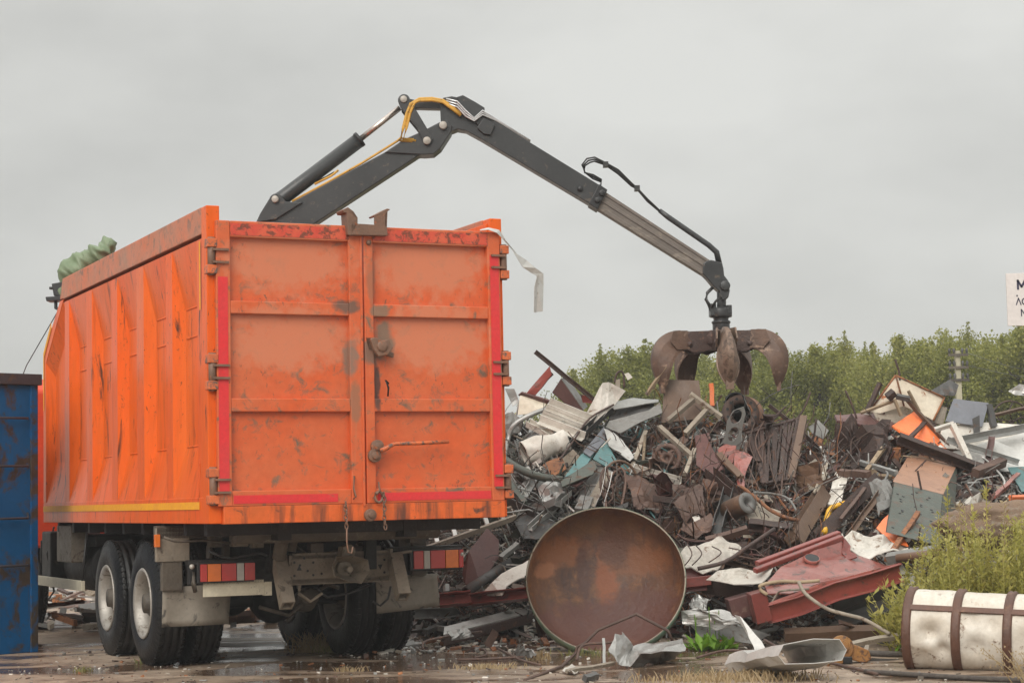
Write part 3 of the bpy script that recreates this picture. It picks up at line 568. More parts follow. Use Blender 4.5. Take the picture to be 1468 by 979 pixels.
mb = MB(); mb.tube([(-1.15, 4.8, 1.15), (-1.18, 4.78, .9), (-1.2, 4.8, .62)], .012, 6); mb.tube([(-1.1, 6.6, 1.2), (-1.15, 6.7, .9), (-1.1, 6.6, .5), (-1.1, 6.9, .4)], .012, 6); mb.build('air_hose', M['hose'], truck)
# cab
CB0, CB1 = 7.75, 9.75
mb = MB(); mb.prism([(-1.22, CB0, .95), (-1.22, CB0, 2.75), (-1.22, CB0 + .15, 2.9), (-1.22, CB1 - .45, 2.9), (-1.22, CB1 - .05, 2.05), (-1.22, CB1, 1.9), (-1.22, CB1, .65), (-1.22, CB1 - .55, .65), (-1.22, CB1 - .6, 1.0)], (2.44, 0, 0))
cab = mb.build('cab', paint('cab_red_orange', (.72, .07, .02), (.62, .06, .02), None, 0, .35, rvar=0), truck, bevel=.03)
mb = MB(); mb.prism([(-1.226, CB0 + .85, 1.95), (-1.226, CB0 + .85, 2.65), (-1.226, CB1 - .45, 2.65), (-1.226, CB1 - .14, 2.0)], (.003, 0, 0)); mb.prism([(1.223, CB0 + .85, 1.95), (1.223, CB0 + .85, 2.65), (1.223, CB1 - .45, 2.65), (1.223, CB1 - .14, 2.0)], (.003, 0, 0))
mb.prism([(-.8, CB0 - .003, 2.1), (.8, CB0 - .003, 2.1), (.8, CB0 - .003, 2.6), (-.8, CB0 - .003, 2.6)], (0, .002, 0)); mb.build('window', M['black'], cab)
mb = MB(); mb.box((-1.24, CB1 - .02, .55), (1.24, CB1 + .12, .9)); mb.build('bumper', M['dark'], truck, bevel=.02)
mb = MB()
for sg in (-1, 1): mb.tube([(sg * 1.2, CB1 - .3, 2.3), (sg * 1.42, CB1 - .1, 2.3), (sg * 1.42, CB1 - .1, 1.8), (sg * 1.22, CB1 - .2, 1.8)], .014, 6); mb.box((sg * 1.42 - .1, CB1 - .1, 1.8), (sg * 1.42 + .1, CB1 - .05, 2.25))
mb.build('mirror', M['black'], cab)

# ------------------------------------------------------------------ crane, arm lies in a plane of nearly constant depth
YC = 22.0
crane = empty('loader_crane', (at(206, 700, YC).x, YC, 1.1)); tag(crane, 'dark grey hydraulic loader crane reaching over the scrap heap with an open claw grab', 'crane')
co = V(crane.location)
def CPt(x, y, dy=0.): return at(x, y, YC + .0004 * (x - 206)) + V((0, dy, 0)) - co
def cprism(mb, pts, d0, d1): mb.prism([CPt(x, y) + V((0, d0, 0)) for x, y in pts], (0, d1 - d0, 0))
def cpin(mb, x, y, r, d): 
    c = CPt(x, y); mb.lathe(c + V((0, -d, 0)), (0, 1, 0), [(0, 0), (0, r), (2 * d, r), (2 * d, 0)], 18)
# column
mb = MB(); c0 = V((0, 0, 0)); mb.lathe(c0, (0, 0, 1), [(-.2, 0), (-.2, .35), (.1, .35), (.15, .22), (1.9, .19), (1.95, .26), (2.35, .26), (2.4, 0)], 24)
mb.box((-1.1, -.3, -.3), (1.1, .3, -.05)); mb.prism([CPt(195, 450) + V((0, -.2, 0)), CPt(235, 445) + V((0, -.2, 0)), CPt(235, 405) + V((0, -.2, 0)), CPt(195, 405) + V((0, -.2, 0))], (0, .4, 0)); mb.build('column', M['crane'], crane, bevel=.01)
mb = MB(); cprism(mb, [(205, 420), (236, 403), (420, 292), (500, 249), (578, 207), (612, 222), (600, 226), (452, 323), (235, 447), (205, 440)], -.11, .11)
cprism(mb, [(369, 322), (375, 309), (391, 283), (398, 280), (405, 283), (412, 292), (436, 293), (398, 317)], -.145, .145)
cprism(mb, [(552, 222), (580, 203), (605, 192), (630, 179), (641, 177), (649, 184), (647, 193), (632, 216), (622, 224), (608, 225)], -.14, .14)
boom = mb.build('boom', M['crane'], crane, bevel=.01)
mb = MB()
for x, y, r in ((397, 289, .04), (636, 184, .045), (613, 206, .045)): cpin(mb, x, y, r, .19)
mb.build('pin', M['rim'], boom, bevel=.005)
mb = MB(); mb.tube([CPt(397, 289), CPt(405, 284), CPt(515, 201)], .088, 24); cpin(mb, 397, 289, .08, .08); cyl = mb.build('cylinder', M['crane'], crane)
mb = MB(); mb.tube([CPt(513, 202), CPt(517, 199)], .094, 24); mb.tube([CPt(480, 248), CPt(468, 255), CPt(452, 262)], .02, 6); mb.build('cylinder_collar', M['black'], cyl)
mb = MB(); mb.tube([CPt(515, 201), CPt(573, 155)], .034, 16); mb.build('piston_rod', M['chrome'], cyl)
mb = MB(); cprism(mb, [(573, 147), (577, 140), (584, 140), (588, 146), (622, 203), (618, 212), (609, 210), (598, 186), (575, 158)], -.17, -.13); cprism(mb, [(573, 147), (577, 140), (584, 140), (588, 146), (622, 203), (618, 212), (609, 210), (598, 186), (575, 158)], .13, .17)
cprism(mb, [(584, 143), (600, 146), (640, 146), (640, 158), (600, 157), (582, 156)], -.07, .07); cpin(mb, 580, 147, .07, .13); mb.build('knuckle_link', M['crane'], crane, bevel=.006)
mb = MB(); cpin(mb, 580, 147, .04, .19); mb.build('pin', M['rim'], crane, bevel=.004)
mb = MB(); cprism(mb, [(633, 190), (631, 150), (636, 143), (648, 141), (664, 144), (693, 160), (700, 170), (866, 272), (857, 296), (851, 298), (690, 202), (668, 190), (656, 188), (648, 191)], -.11, .11)
cprism(mb, [(655, 143), (664, 140), (682, 150), (695, 158), (695, 172), (686, 184), (676, 172), (660, 158)], -.14, .14)
cprism(mb, [(684, 187), (694, 172), (710, 183), (704, 197), (694, 196)], -.15, .15); stick = mb.build('outer_arm', M['crane'], crane, bevel=.008)
mb = MB(); cprism(mb, [(858, 267), (870, 275), (856, 303), (843, 295)], -.15, .15); mb2 = MB(); cprism(mb2, [(711, 172), (725, 180), (724, 184), (712, 177)], -.05, .05); mb2.build('hose_clamp', M['black'], stick, bevel=.004)
for x, y in ((862, 280), (856, 290)): cpin(mb, x, y, .035, .18)
mb3 = MB(); cpin(mb3, 831, 273, .035, .13); mb3.build('pin', M['black'], stick)
mb.build('arm_collar', M['black'], stick, bevel=.008)
mb = MB(); cprism(mb, [(864, 278), (1022, 380), (1014, 398), (856, 299)], -.075, .075)
cprism(mb, [(866, 276), (1022, 378), (1020, 381), (864, 280)], -.088, .088); cprism(mb, [(861, 285), (1018, 386), (1017, 389), (859, 289)], -.088, .088); cprism(mb, [(857, 295), (1015, 395), (1013, 399), (854, 300)], -.088, .088); mb.build('telescopic_extension', M['exten'], stick, bevel=.004)
mb = MB(); mb.tube([CPt(945, 302, -.02), CPt(958, 312, -.02), CPt(1016, 352, -.02), CPt(1027, 362, -.02), CPt(1031, 378)], .03, 12, [.9, 1.1, 1.1, 1.15, 1.2]); mb.build('hose_guard', M['crane'], stick)
tipp = [(1007, 380), (1010, 376), (1018, 374), (1034, 378), (1036, 386), (1037, 396), (1043, 404), (1045, 418), (1043, 428), (1036, 432), (1031, 428), (1031, 420), (1022, 412), (1012, 400), (1006, 394)]
mb = MB(); cprism(mb, tipp, -.1, .1); cpin(mb, 1038, 411, .06, .13); mb.build('arm_tip', M['crane'], crane, bevel=.012)
mb = MB(); mb.tube([CPt(1021, 413, -.05), CPt(1013, 421, -.08), CPt(1011, 430, -.08), CPt(1015, 437, -.08), CPt(1019, 446, -.05)], .02, 8); mb.tube([CPt(1031, 427, -.12), CPt(1024, 434, -.14), CPt(1019, 442, -.1)], .014, 8); mb.build('grab_hose', M['hose'], crane)
mb = MB(); c = CPt(1034, 473)
mb.lathe(c, (0, 0, 1), [(-.02, 0), (-.02, .1), (.06, .1), (.07, .1), (.08, .11), (.1, .11), (.11, .085), (.14, .09), (.15, .13), (.24, .13), (.26, .09), (.26, 0)], 20)
mb.box(c + V((-.13, -.1, .16)), c + V((-.06, .1, .3))); mb.box(c + V((.06, -.1, .18)), c + V((.12, .1, .28))); mb.tube([c + V((.01, 0, .2)), c + V((.015, 0, .45))], .055, 10); mb.build('rotator', M['crane'], crane, bevel=.006)
# claw grab
grab = empty('claw_grab'); grab.parent = crane; gc = CPt(1035, 480); grab.location = gc + V((-.05, 0, 0)); grab.scale = (.97, .97, .88)
mb = MB(); mb.lathe((0, 0, 0), (0, 0, 1), [(-.2, 0), (-.2, .12), (-.12, .2), (-.02, .2), (.03, .16), (.06, .1), (.06, 0)], 20)
mb = MB()
for s2 in (-1, 1): mb.prism([V((s2 * .055 - .01 + .03, -.2, .06)), V((s2 * .055 - .01 + .05, -.44, .02)), V((s2 * .055 - .01 + .05, -.46, -.12)), V((s2 * .055 - .01 + .03, -.2, -.1))], (.02, 0, 0))
mb.tube([V((-.02, -.36, -.02)), V((.13, -.36, -.02))], .03, 10); mb.build('cylinder_bracket', M['clawpale'], grab, bevel=.004)
mb = MB(); mb.lathe((0, 0, 0), (0, 0, 1), [(-.2, 0), (-.2, .12), (-.12, .2), (-.02, .2), (.03, .16), (.06, .1), (.06, 0)], 20)
angs = [R(a) for a in (-86, -10, 58, 122, 192)]
for a in angs:
    d = V((math.cos(a), math.sin(a), 0)); n = V((-d.y, d.x, 0))
    for s2 in (-1, 1):
        mb.prism([n * s2 * .07 + d * .08 + V((0, 0, .05)), n * s2 * .07 + d * .36 + V((0, 0, .04)), n * s2 * .07 + d * .44 + V((0, 0, -.04)), n * s2 * .07 + d * .42 + V((0, 0, -.2)), n * s2 * .07 + d * .33 + V((0, 0, -.24)), n * s2 * .07 + d * .1 + V((0, 0, -.2))], n * s2 * .025)
mb.build('grab_frame', M['drust'], grab, bevel=.005)
def crp(tab, t):
    n = len(tab) - 1; x = t * n; i = min(int(x), n - 1); u = x - i; g = lambda k: tab[max(0, min(n, k))]
    r = []
    for c in range(len(tab[0]) if isinstance(tab[0], tuple) else 1):
        p0, p1, p2, p3 = [(g(i + k)[c] if isinstance(tab[0], tuple) else g(i + k)) for k in (-1, 0, 1, 2)]
        r.append(.5 * (2 * p1 + (p2 - p0) * u + (2 * p0 - 5 * p1 + 4 * p2 - p3) * u * u + (3 * p1 - p0 - 3 * p2 + p3) * u ** 3))
    return r if isinstance(tab[0], tuple) else r[0]
def claw(a):
    d = V((math.cos(a), math.sin(a), 0)); n = V((-d.y, d.x, 0)); mb = MB(); N_ = 22
    outer = [(.33, .02), (.47, .06), (.62, .03), (.74, -.06), (.81, -.19), (.83, -.33), (.81, -.48), (.76, -.62), (.71, -.70)]
    inner = [(.35, -.20), (.45, -.21), (.51, -.25), (.56, -.31), (.60, -.39), (.625, -.47), (.64, -.55), (.655, -.63), (.67, -.69)]
    wd = [.075, .085, .10, .12, .135, .135, .12, .085, .05]
    rows = []
    for i in range(N_ + 1):
        t = i / N_; (a0, b0), (a1, b1), w_ = crp(outer, t), crp(inner, t), crp(wd, t); O = d * a0 + V((0, 0, b0)); I = d * a1 + V((0, 0, b1)); M_ = O.lerp(I, .30)
        rows.append([O - n * w_ * .25, O + n * w_ * .25, M_ + n * w_ * .62, I + n * w_, I + n * w_ - (I - O).normalized() * .03, M_ * .4 + I * .6 + n * 0, I - n * w_ - (I - O).normalized() * .03, I - n * w_, M_ - n * w_ * .62])
    K = 9
    for j in range(K):
        k = (j + 1) % K; vs = [];
        for r_ in rows: vs += [r_[j], r_[k]]
        mb.add(vs, [(2 * i, 2 * i + 1, 2 * i + 3, 2 * i + 2) for i in range(N_)], True)
    mb.add(rows[0], [tuple(range(K))[::-1]]); mb.add(rows[-1], [tuple(range(K))])
    # stiffening side plates near the hinge and a wear cap at the tip
    for s2 in (-1, 1): mb.prism([d * .40 + n * s2 * .075 + V((0, 0, .05)), d * .58 + n * s2 * .10 + V((0, 0, .045)), d * .62 + n * s2 * .11 + V((0, 0, -.10)), d * .54 + n * s2 * .10 + V((0, 0, -.20)), d * .38 + n * s2 * .08 + V((0, 0, -.19))], n * s2 * .018)
    tp_ = d * .70 + V((0, 0, -.66)); mb.para(tp_ - n * .045 + V((0, 0, -.1)) - d * .02, n * .09, d * .05, V((0, 0, .16)))
    return mb
for i, a in enumerate(angs):
    k = claw(a).build('claw', M['clawpale'] if i == 0 else M['claw'], grab)
mb = MB()
for a in angs:
    d = V((math.cos(a), math.sin(a), 0)); n = V((-d.y, d.x, 0)); mb.tube([d * .38 - n * .11 + V((0, 0, -.13)), d * .38 + n * .11 + V((0, 0, -.13))], .035, 10); mb.tube([d * .12 + V((0, 0, .0)), d * .45 + V((0, 0, .015))], .04, 10)
mb.build('claw_cylinder', M['drust'], grab)
# hoses
mb = MB()
for k, (dx, dy) in enumerate(((0, 0), (3, 2), (-2, 3))):
    mb.tube([CPt(614 - 20 + dx, 203 + dy, -.13), CPt(576 + dx, 202 + dy, -.15), CPt(581 + dx, 185 + dy, -.16), CPt(586 + dx, 165 + dy, -.17), CPt(592 + dx, 152 + dy * .5, -.18), CPt(602, 146 + dy, -.17), CPt(620, 145 + dy, -.16), CPt(636, 148 + dy, -.16), CPt(650, 158 + dy, -.16), CPt(661, 167 + dy, -.16)], .014 + .002 * k, 8)
mb.build('yellow_hose', M['hosey'], crane)
mb = MB(); 
for k in range(3): mb.tube([CPt(640, 146 + 3 * k, -.16), CPt(656, 150 + 4 * k, -.17), CPt(668, 163 + 4 * k, -.17), CPt(680, 174 + 2 * k, -.17), CPt(692, 163 + k * 3, -.17), CPt(712, 174 + k, -.1), CPt(760, 203 + k, -.05)], .011, 6)
mb.build('hydraulic_pipe', M['steel'], crane)
mb = MB()
for k in range(3):
    o = k * 2.2; mb.tube([CPt(*p, -.06 + .03 * k) for p in ((861, 266 + o * .4), (862, 259 + o * .5), (850, 252 + o), (838, 249 - o * .5), (834 + o, 238), (841 + o, 229 + o), (852, 227 + o), (868, 235 + o * .4), (886, 245 + o), (905, 264 + o * .6), (913, 271), (928, 287 + o * .4), (945, 303))], .0105, 6)
for x, y in ((868, 237), (913, 271)): c = CPt(x, y); mb.box(c - V((.03, .08, .03)), c + V((.03, .02, .03)))
mb.build('looped_hose', M['hose'], crane)
mb = MB(); mb.tube([CPt(420, 291, -.1), CPt(470, 264, -.1), CPt(520, 236, -.1), CPt(570, 205, -.1), CPt(577, 200, -.13)], .014, 6); mb.tube([CPt(486, 246, -.08), CPt(476, 254, -.09), CPt(452, 266, -.09)], .014, 6); mb.build('yellow_hose', M['hosey'], crane)
# covered seat, work lamp behind the cargo body
def blob(name, c, rad, mat, amp=.25, sub=4, freq=1.6, sq=(1, 1, 1), ridged=False, label=None, cat=None, group=None, parent=None, kind=None, smooth=True):
    bm = bmesh.new(); bmesh.ops.create_icosphere(bm, subdivisions=sub, radius=1.0); sd = V((random.random() * 50, random.random() * 50, 0))
    for v in bm.verts:
        n = noise.noise(v.co * freq + sd); n2 = noise.noise(v.co * freq * 2.7 + sd)
        if ridged: n = .5 - abs(n) * 2; n2 = .4 - abs(n2) * 2
        k = 1 + amp * n + amp * .5 * n2; v.co = V((v.co.x * rad * sq[0] * k, v.co.y * rad * sq[1] * k, v.co.z * rad * sq[2] * k))
    me = bpy.data.meshes.new(name); bm.to_mesh(me); bm.free(); me.materials.append(mat)
    for p in me.polygons: p.use_smooth = smooth
    o = bpy.data.objects.new(name, me); COL.objects.link(o); o.location = c
    if parent: o.parent = parent
    return tag(o, label, cat, group, kind)
mb = MB(); mb.tube([at(88, 470, 22) - co, at(135, 420, 22) - co, at(206, 430, 22) - co], .04, 8); mb.box(at(95, 420, 22) - co + V((0, -.2, -.05)), at(150, 420, 22) - co + V((0, .2, .02))); mb.build('operator_seat', M['crane'], crane)
tp = MB(); mainp = [(88, 430, .02), (92, 410, .09), (97, 396, .13), (104, 385, .15), (112, 378, .155), (120, 374, .15), (127, 371, .12), (132, 367, .13), (140, 361, .17), (148, 357, .18), (155, 354, .17), (161, 352, .13), (164, 354, .03)]
P5 = []
for (x0, y0, r0), (x1, y1, r1) in zip(mainp, mainp[1:]):
    for k in range(5): t = k / 5; P5.append((x0 + (x1 - x0) * t, y0 + (y1 - y0) * t, r0 + (r1 - r0) * t))
path = [at(x, y + 5, 21.9) for x, y, r in P5]
tp.tube(path, 1.0, 72, [r for _, _, r in P5])
for i_, v in enumerate(tp.v):
    c_ = path[min(len(path) - 1, i_ // 72)]; n_ = noise.noise(V((v.x * 2.2 - v.z * 1.5, v.y * 2, (v.z + v.x) * 5.5))); n2_ = noise.noise(V(((v.x - v.z) * 3, 4, (v.z + v.x) * 11))); v += (v - c_) * (.8 * (.15 - abs(n_) * 1.3) + .4 * (.2 - abs(n2_)))
tag(tp.build('tarpaulin', M['tarp']), 'bundled green tarpaulin draped over the crane seat above the orange body', 'tarpaulin')
lm = MB(); c = at(80, 420, 21.9) - co; lm.prism([c + V((-.035, -.06, .1)), c + V((.09, -.06, .12)), c + V((.1, -.06, -.04)), c + V((-.01, -.06, -.04))], (0, .16, 0)); lm.prism([c + V((-.1, -.08, -.05)), c + V((.14, -.08, -.04)), c + V((.14, -.08, -.09)), c + V((-.09, -.08, -.1))], (0, .2, 0)); lm.tube([c + V((.0, 0, -.09)), c + V((-.0, 0, -.17)), c + V((.06, 0, -.2)), c + V((.12, 0, -.2))], .022, 8); lm.box(c + V((-.07, -.03, .04)), c + V((-.03, .03, .07)))
lm.build('work_lamp', M['black'], crane, bevel=.006)
mb = MB(); mb.tube([at(82, 448, 21.9), at(60, 486, 22.2), at(38, 524, 22.5), at(20, 570, 22.8)], .006, 5); tag(mb.build('thin_cable', M['hose']), 'thin taut cable slanting down from the black work lamp to the blue container', 'cable')
# ribbon of sheet hanging from the right rear post
def ribbon(name, pts, wds, mat, label, cat, twist=None, parent=None, group=None, th=.003):
    """pts: world points; wds: half width vectors"""
    mb = MB(); vs = []
    for p, w_ in zip(pts, wds): vs += [p - w_, p + w_]
    mb.add(vs, [(2 * i, 2 * i + 1, 2 * i + 3, 2 * i + 2) for i in range(len(pts) - 1)])
    return tag(mb.build(name, mat, solid=th), label, cat, group)
PR = lambda x, y, b=-.08: at(x, y, 0) if False else (Matrix.Rotation(YAW, 3, 'Z') @ TB(x, y, b) + V((TX, TY, 0)))
pts = [PR(688, 330), PR(700, 328), PR(714, 332), PR(724, 345), PR(738, 362), PR(752, 378), PR(765, 388), PR(774, 394), PR(775, 410), PR(773, 447)]
wd = [V((0, .02, .006)), V((.0, .02, .012)), V((.01, .02, .015)), V((.015, 0, -.01)), V((.02, .01, -.015)), V((.02, .02, .03)), V((.02, 0, .02)), V((.03, .01, .01)), V((.025, .02, 0)), V((.03, -.01, 0))]
ribbon('metal_strip', pts, wd, M['alu'], 'thin bright strip hanging over the right rear post of the orange body', 'metal strip')
pts = [PR(772, 394, -.12), PR(768, 412, -.12), PR(767, 448, -.12)]; ribbon('metal_strip', pts, [V((.01, .01, 0)), V((.012, .02, 0)), V((.01, .02, 0))], M['alu'], 'short pale strip end dangling free below the top of the orange body', 'metal strip')

# ------------------------------------------------------------------ blue container at the left edge
g0 = ground(51, 934); bz = empty('waste_container', g0, .80); tag(bz, 'blue rust-stained steel waste container with grab rungs at the left edge', 'container')
Hc = 2.62; bw = 2.6; bl = 1.9
mb = MB(); mb.box((-bw, 0, .0), (0, bl, Hc)); mb.build('container_wall', M['blue'], bz, bevel=.008)
mb = MB(); mb.box((-bw - .03, -.05, Hc), (.05, bl + .05, Hc + .11)); mb.build('rim', M['bluerim'], bz, bevel=.008)
mb = MB(); mb.box((-.06, -.02, .0), (.02, .05, Hc)); mb.box((-bw - .02, -.02, 0), (-bw + .06, .05, Hc)); mb.build('corner_post', M['blue'], bz, bevel=.006)
for k, z in enumerate((2.29, 1.82, 1.31, .85)):
    mb = MB(); mb.tube([(-.9, 0, z), (-.9, -.06, z), (-.12, -.06, z + (.0 if k != 2 else 0)), (-.09, 0, z + (0 if k != 2 else .05))], .012, 8); mb.build('rung', M['bluerim'], bz)
M['sack'] = paint('pale_sack', (.44, .41, .36), (.30, .27, .24), (.2, .14, .1), .15, .6, scale=4, bump=.4)
# ------------------------------------------------------------------ generic scrap builders (pixel + distance in front of the heap surface)
def pt(t):
    if isinstance(t, Vector): return t
    return pile(t[0], t[1], t[2] if len(t) > 2 else .05)
def pxm(p): return p.y / FOC
def bar(kind, a, b, w, mat, name, label, cat, group=None, h=None, up=(0, -.6, 1), bevel=0):
    a, b = pt(a), pt(b); s = pxm(a); w *= s; h = (h or w / s) * s; t = max(.006, min(w, h) * .08); mb = MB(); up = V(up)
    hw, hh = w / 2, h / 2
    P = {'box': [(-hw, -hh), (hw, -hh), (hw, hh), (-hw, hh)],
         'I': [(-hw, -hh), (hw, -hh), (hw, -hh + t), (t / 2, -hh + t), (t / 2, hh - t), (hw, hh - t), (hw, hh), (-hw, hh), (-hw, hh - t), (-t / 2, hh - t), (-t / 2, -hh + t), (-hw, -hh + t)],
         'U': [(-hw, -hh), (hw, -hh), (hw, hh), (hw - t, hh), (hw - t, -hh + t), (-hw + t, -hh + t), (-hw + t, hh), (-hw, hh)],
         'L': [(-hw, -hh), (hw, -hh), (hw, -hh + t), (-hw + t, -hh + t), (-hw + t, hh), (-hw, hh)]}
    if kind == 'pipe':
        r = hw; d = (b - a); mb.lathe(a, d, [(0, r * .8), (0, r), (d.length, r), (d.length, r * .8), (d.length - .4 * min(1, d.length), r * .8)], 18)
        mb.lathe(a, d, [(0, r * .8), (.25 * min(1, d.length), r * .8), (.25 * min(1, d.length), 0)], 18)
    elif kind == 'rod': mb.tube([a, b], hw, 6)
    else:
        n = 4; path = [a.lerp(b, i / n) for i in range(n + 1)]
        for q in path[1:-1]: q += V((random.uniform(-1, 1), 0, random.uniform(-1, 1))) * .006
        mb.sweep(path, P[kind], up)
    return tag(mb.build(name, M[mat] if isinstance(mat, str) else mat, bevel=bevel), label, cat, group)
def rod(pts, r, mat, name, label, cat, group=None, smooth=True):
    p = [pt(t) for t in pts]
    if smooth and len(p) > 2:
        q = []
        for i in range(len(p) - 1):
            p0, p1, p2, p3 = p[max(0, i - 1)], p[i], p[i + 1], p[min(len(p) - 1, i + 2)]
            for k in range(4):
                t = k / 4; q.append(.5 * ((2 * p1) + (p2 - p0) * t + (2 * p0 - 5 * p1 + 4 * p2 - p3) * t * t + (3 * p1 - p0 - 3 * p2 + p3) * t ** 3))
        p = q + [p[-1]]
    mb = MB(); mb.tube(p, r, 7); return tag(mb.build(name, M[mat]), label, cat, group)
def panel(pts, mat, name, label, cat, th=.012, crumple=.0, freq=3., cuts=3, ridged=False, group=None, flat=True, parent=None, seg=None):
    p = [pt(t) for t in pts]; c = sum(p, V()) / len(p); bm = bmesh.new()
    vs = [bm.verts.new(q - c) for q in p]; bm.faces.new(vs); bmesh.ops.triangulate(bm, faces=bm.faces)
    if crumple: bmesh.ops.subdivide_edges(bm, edges=bm.edges, cuts=cuts, use_grid_fill=True)
    n = (p[1] - p[0]).cross(p[2] - p[0]).normalized(); sd = V((random.random() * 90, 0, 0))
    if crumple:
        for v in bm.verts:
            q = noise.noise(v.co * freq + sd); q2 = noise.noise(v.co * freq * 2.5 + sd)
            if ridged: q = .35 - abs(q) * 1.6; q2 = .3 - abs(q2) * 1.5
            v.co += n * crumple * (q + .45 * q2) + V((noise.noise(v.co * 2 + sd), 0, noise.noise(v.co * 2 - sd))) * crumple * .4
    me = bpy.data.meshes.new(name); bm.to_mesh(me); bm.free(); me.materials.append(M[mat] if isinstance(mat, str) else mat)
    for f in me.polygons: f.use_smooth = not flat
    o = bpy.data.objects.new(name, me); COL.objects.link(o); o.location = c
    m_ = o.modifiers.new('s', 'SOLIDIFY'); m_.thickness = th; m_.offset = 0
    if parent: o.parent = parent; o.location = c - V(parent.location)
    return tag(o, label, cat, group)
def thing(name, p, label, cat, group=None):
    e = empty(name, p); return tag(e, label, cat, group)
def cabinet(name, label, cat, o, a, b, c, mats, th=.012, openf=False, bevel=.006):
    """parallelepiped from corner o with edges to a, b, c; faces as child panels, one may be left open"""
    O, A, B, C = pt(o), pt(a), pt(b), pt(c); A -= O; B -= O; C -= O; e = thing(name, O, label, cat)
    mb = MB(); Z = V((0, 0, 0))
    def slab(o_, u, v, w_):
        w_ = w_.normalized() * th; mb.para(o_, u, v, w_)
    slab(Z, A, B, C); slab(C, A, B, -C)
    slab(Z, B, C, A); slab(A, B, C, -A); slab(Z, A, C, B)
    if not openf: slab(B, A, C, -B)
    mb.build('casing', M[mats[0]], e, bevel=bevel)
    return e, A, B, C

HERO = [(1310, 600, 62), (1325, 715, 62), (1112, 648, 45), (1062, 722, 24), (855, 650, 42), (910, 592, 42), (780, 640, 40), (812, 600, 45), (980, 570, 34), (990, 610, 48), (1058, 590, 36), (1052, 622, 26), (1390, 595, 40), (1425, 645, 62), (1236, 625, 48), (1198, 740, 26), (1157, 740, 30), (1055, 665, 36), (880, 700, 28), (850, 700, 30), (872, 570, 28), (815, 560, 30), (763, 578, 30), (1220, 720, 36), (690, 810, 50), (1270, 755, 25), (1018, 650, 26), (880, 635, 26), (956, 657, 20), (1378, 635, 30)]
def pix(p):
    d = p - CP; z = d.dot(camF); return 734 + FOC * d.dot(camR) / z, 489.5 - FOC * d.dot(camU) / z
def blocked(p, q):
    for t in ((0, .25, .5, .75, 1) if q != p else (0,)):
        x, y = pix(p.lerp(q, t))
        for hx, hy, r in HERO:
            if (x - hx) ** 2 + (y - hy) ** 2 < (r * .92) ** 2: return True
    return False
# ------------------------------------------------------------------ core of the heap (nobody could count it)
mb = MB(); nx, ny = 190, 90; X0, X1, Y0, Y1 = -2.2, 9.5, 18.0, 26.5; vs = []
for i in range(nx + 1):
    for j in range(ny + 1):
        x = X0 + (X1 - X0) * i / nx; y = Y0 + (Y1 - Y0) * j / ny; z = mound(x, y); k = min(1, z * 3)
        z += k * (.10 * noise.noise(V((x * 3, y * 3, 0))) + .09 * noise.noise(V((x * 9, y * 9, 3)))) - (.10 if z > 0 else .25); vs.append((x, y, z))
mb.add(vs, [(i * (ny + 1) + j, (i + 1) * (ny + 1) + j, (i + 1) * (ny + 1) + j + 1, i * (ny + 1) + j + 1) for i in range(nx) for j in range(ny)])
tag(mb.build('scrap_mass', M['drust'], recalc=False), 'dense dark mass of small crushed scrap inside the heap', 'scrap heap', kind='stuff')
ZCOL = [  # by pixel zone: weights of materials
    (880, ['galv', 'alu', 'grey', 'dgrey', 'white', 'green', 'rust', 'galv', 'dgrey', 'green', 'drust', 'tan']),
    (1000, ['grey', 'rust', 'drust', 'galv', 'rust', 'brownplate', 'dgrey', 'teal', 'drust']),
    (1190, ['rust', 'drust', 'galv', 'maroon', 'drust', 'brownplate', 'orust', 'alu', 'grey', 'rust', 'tan']),
    (1320, ['drust', 'rust', 'tan', 'grey', 'white', 'alu', 'galv', 'maroon', 'wood', 'orust', 'dgrey']),
    (3000, ['galv', 'rust', 'dgrey', 'white', 'maroon', 'grey', 'drust', 'tan'])]
def zmat(u):
    for lim, l in ZCOL:
        if u < lim + random.uniform(-60, 60): return random.choice(l)
    return random.choice(ZCOL[-1][1])
def rdir(flat=.6):
    v = V((random.gauss(0, 1), random.gauss(0, .8), random.gauss(0, flat))); return v.normalized()
def shards(name, N, srange, label, urange=(600, 1620), lift=.10, yr=(0, 1.12)):
    names = sorted({m for _, l in ZCOL for m in l}); mb = MB()
    for _ in range(N):
        u = random.uniform(*urange); yf = lerp(FRONT, u); Y = yf + (22.6 - yf) * random.uniform(*yr); X = (u - 734) / FOC * Y; z = mound(X, Y)
        p = V((X, Y, z + random.uniform(-.08, lift)))
        if random.random() < .6 and blocked(p, p): p.z -= .12
        mb.mi = names.index(zmat(u)); k = random.random(); d = rdir(); e = rdir(); e = (e - d * e.dot(d)).normalized(); n = d.cross(e)
        L_ = random.uniform(*srange)
        if k < .42: r = random.uniform(.003, .009); L_ *= 1.9; q = p + d * L_ / 2 + n * random.uniform(0, .12); mb.sweep([p, q, p + d * L_], [(-r, -r), (r, -r), (r, r), (-r, r)])
        elif k < .85:
            w_ = L_ * random.uniform(.15, .7); a = p; b = p + d * L_ * .5 + n * random.uniform(-.04, .08); c = p + d * L_; mb.add([a - e * w_ / 2, a + e * w_ / 2, b - e * w_ / 2, b + e * w_ / 2 * random.uniform(.6, 1.2), c - e * w_ / 2 * random.uniform(.2, 1), c + e * w_ / 2], [(0, 1, 3, 2), (2, 3, 5, 4)])
        else: mb.para(p, d * L_ * .7, e * L_ * random.uniform(.1, .35), n * random.uniform(.02, .1))
    o = mb.build(name, [M[m] for m in names], recalc=False); tag(o, label, 'scrap', kind='stuff'); return o
shards('small_scrap', 17000, (.04, .26), 'countless small metal offcuts, strips and wires covering the heap')
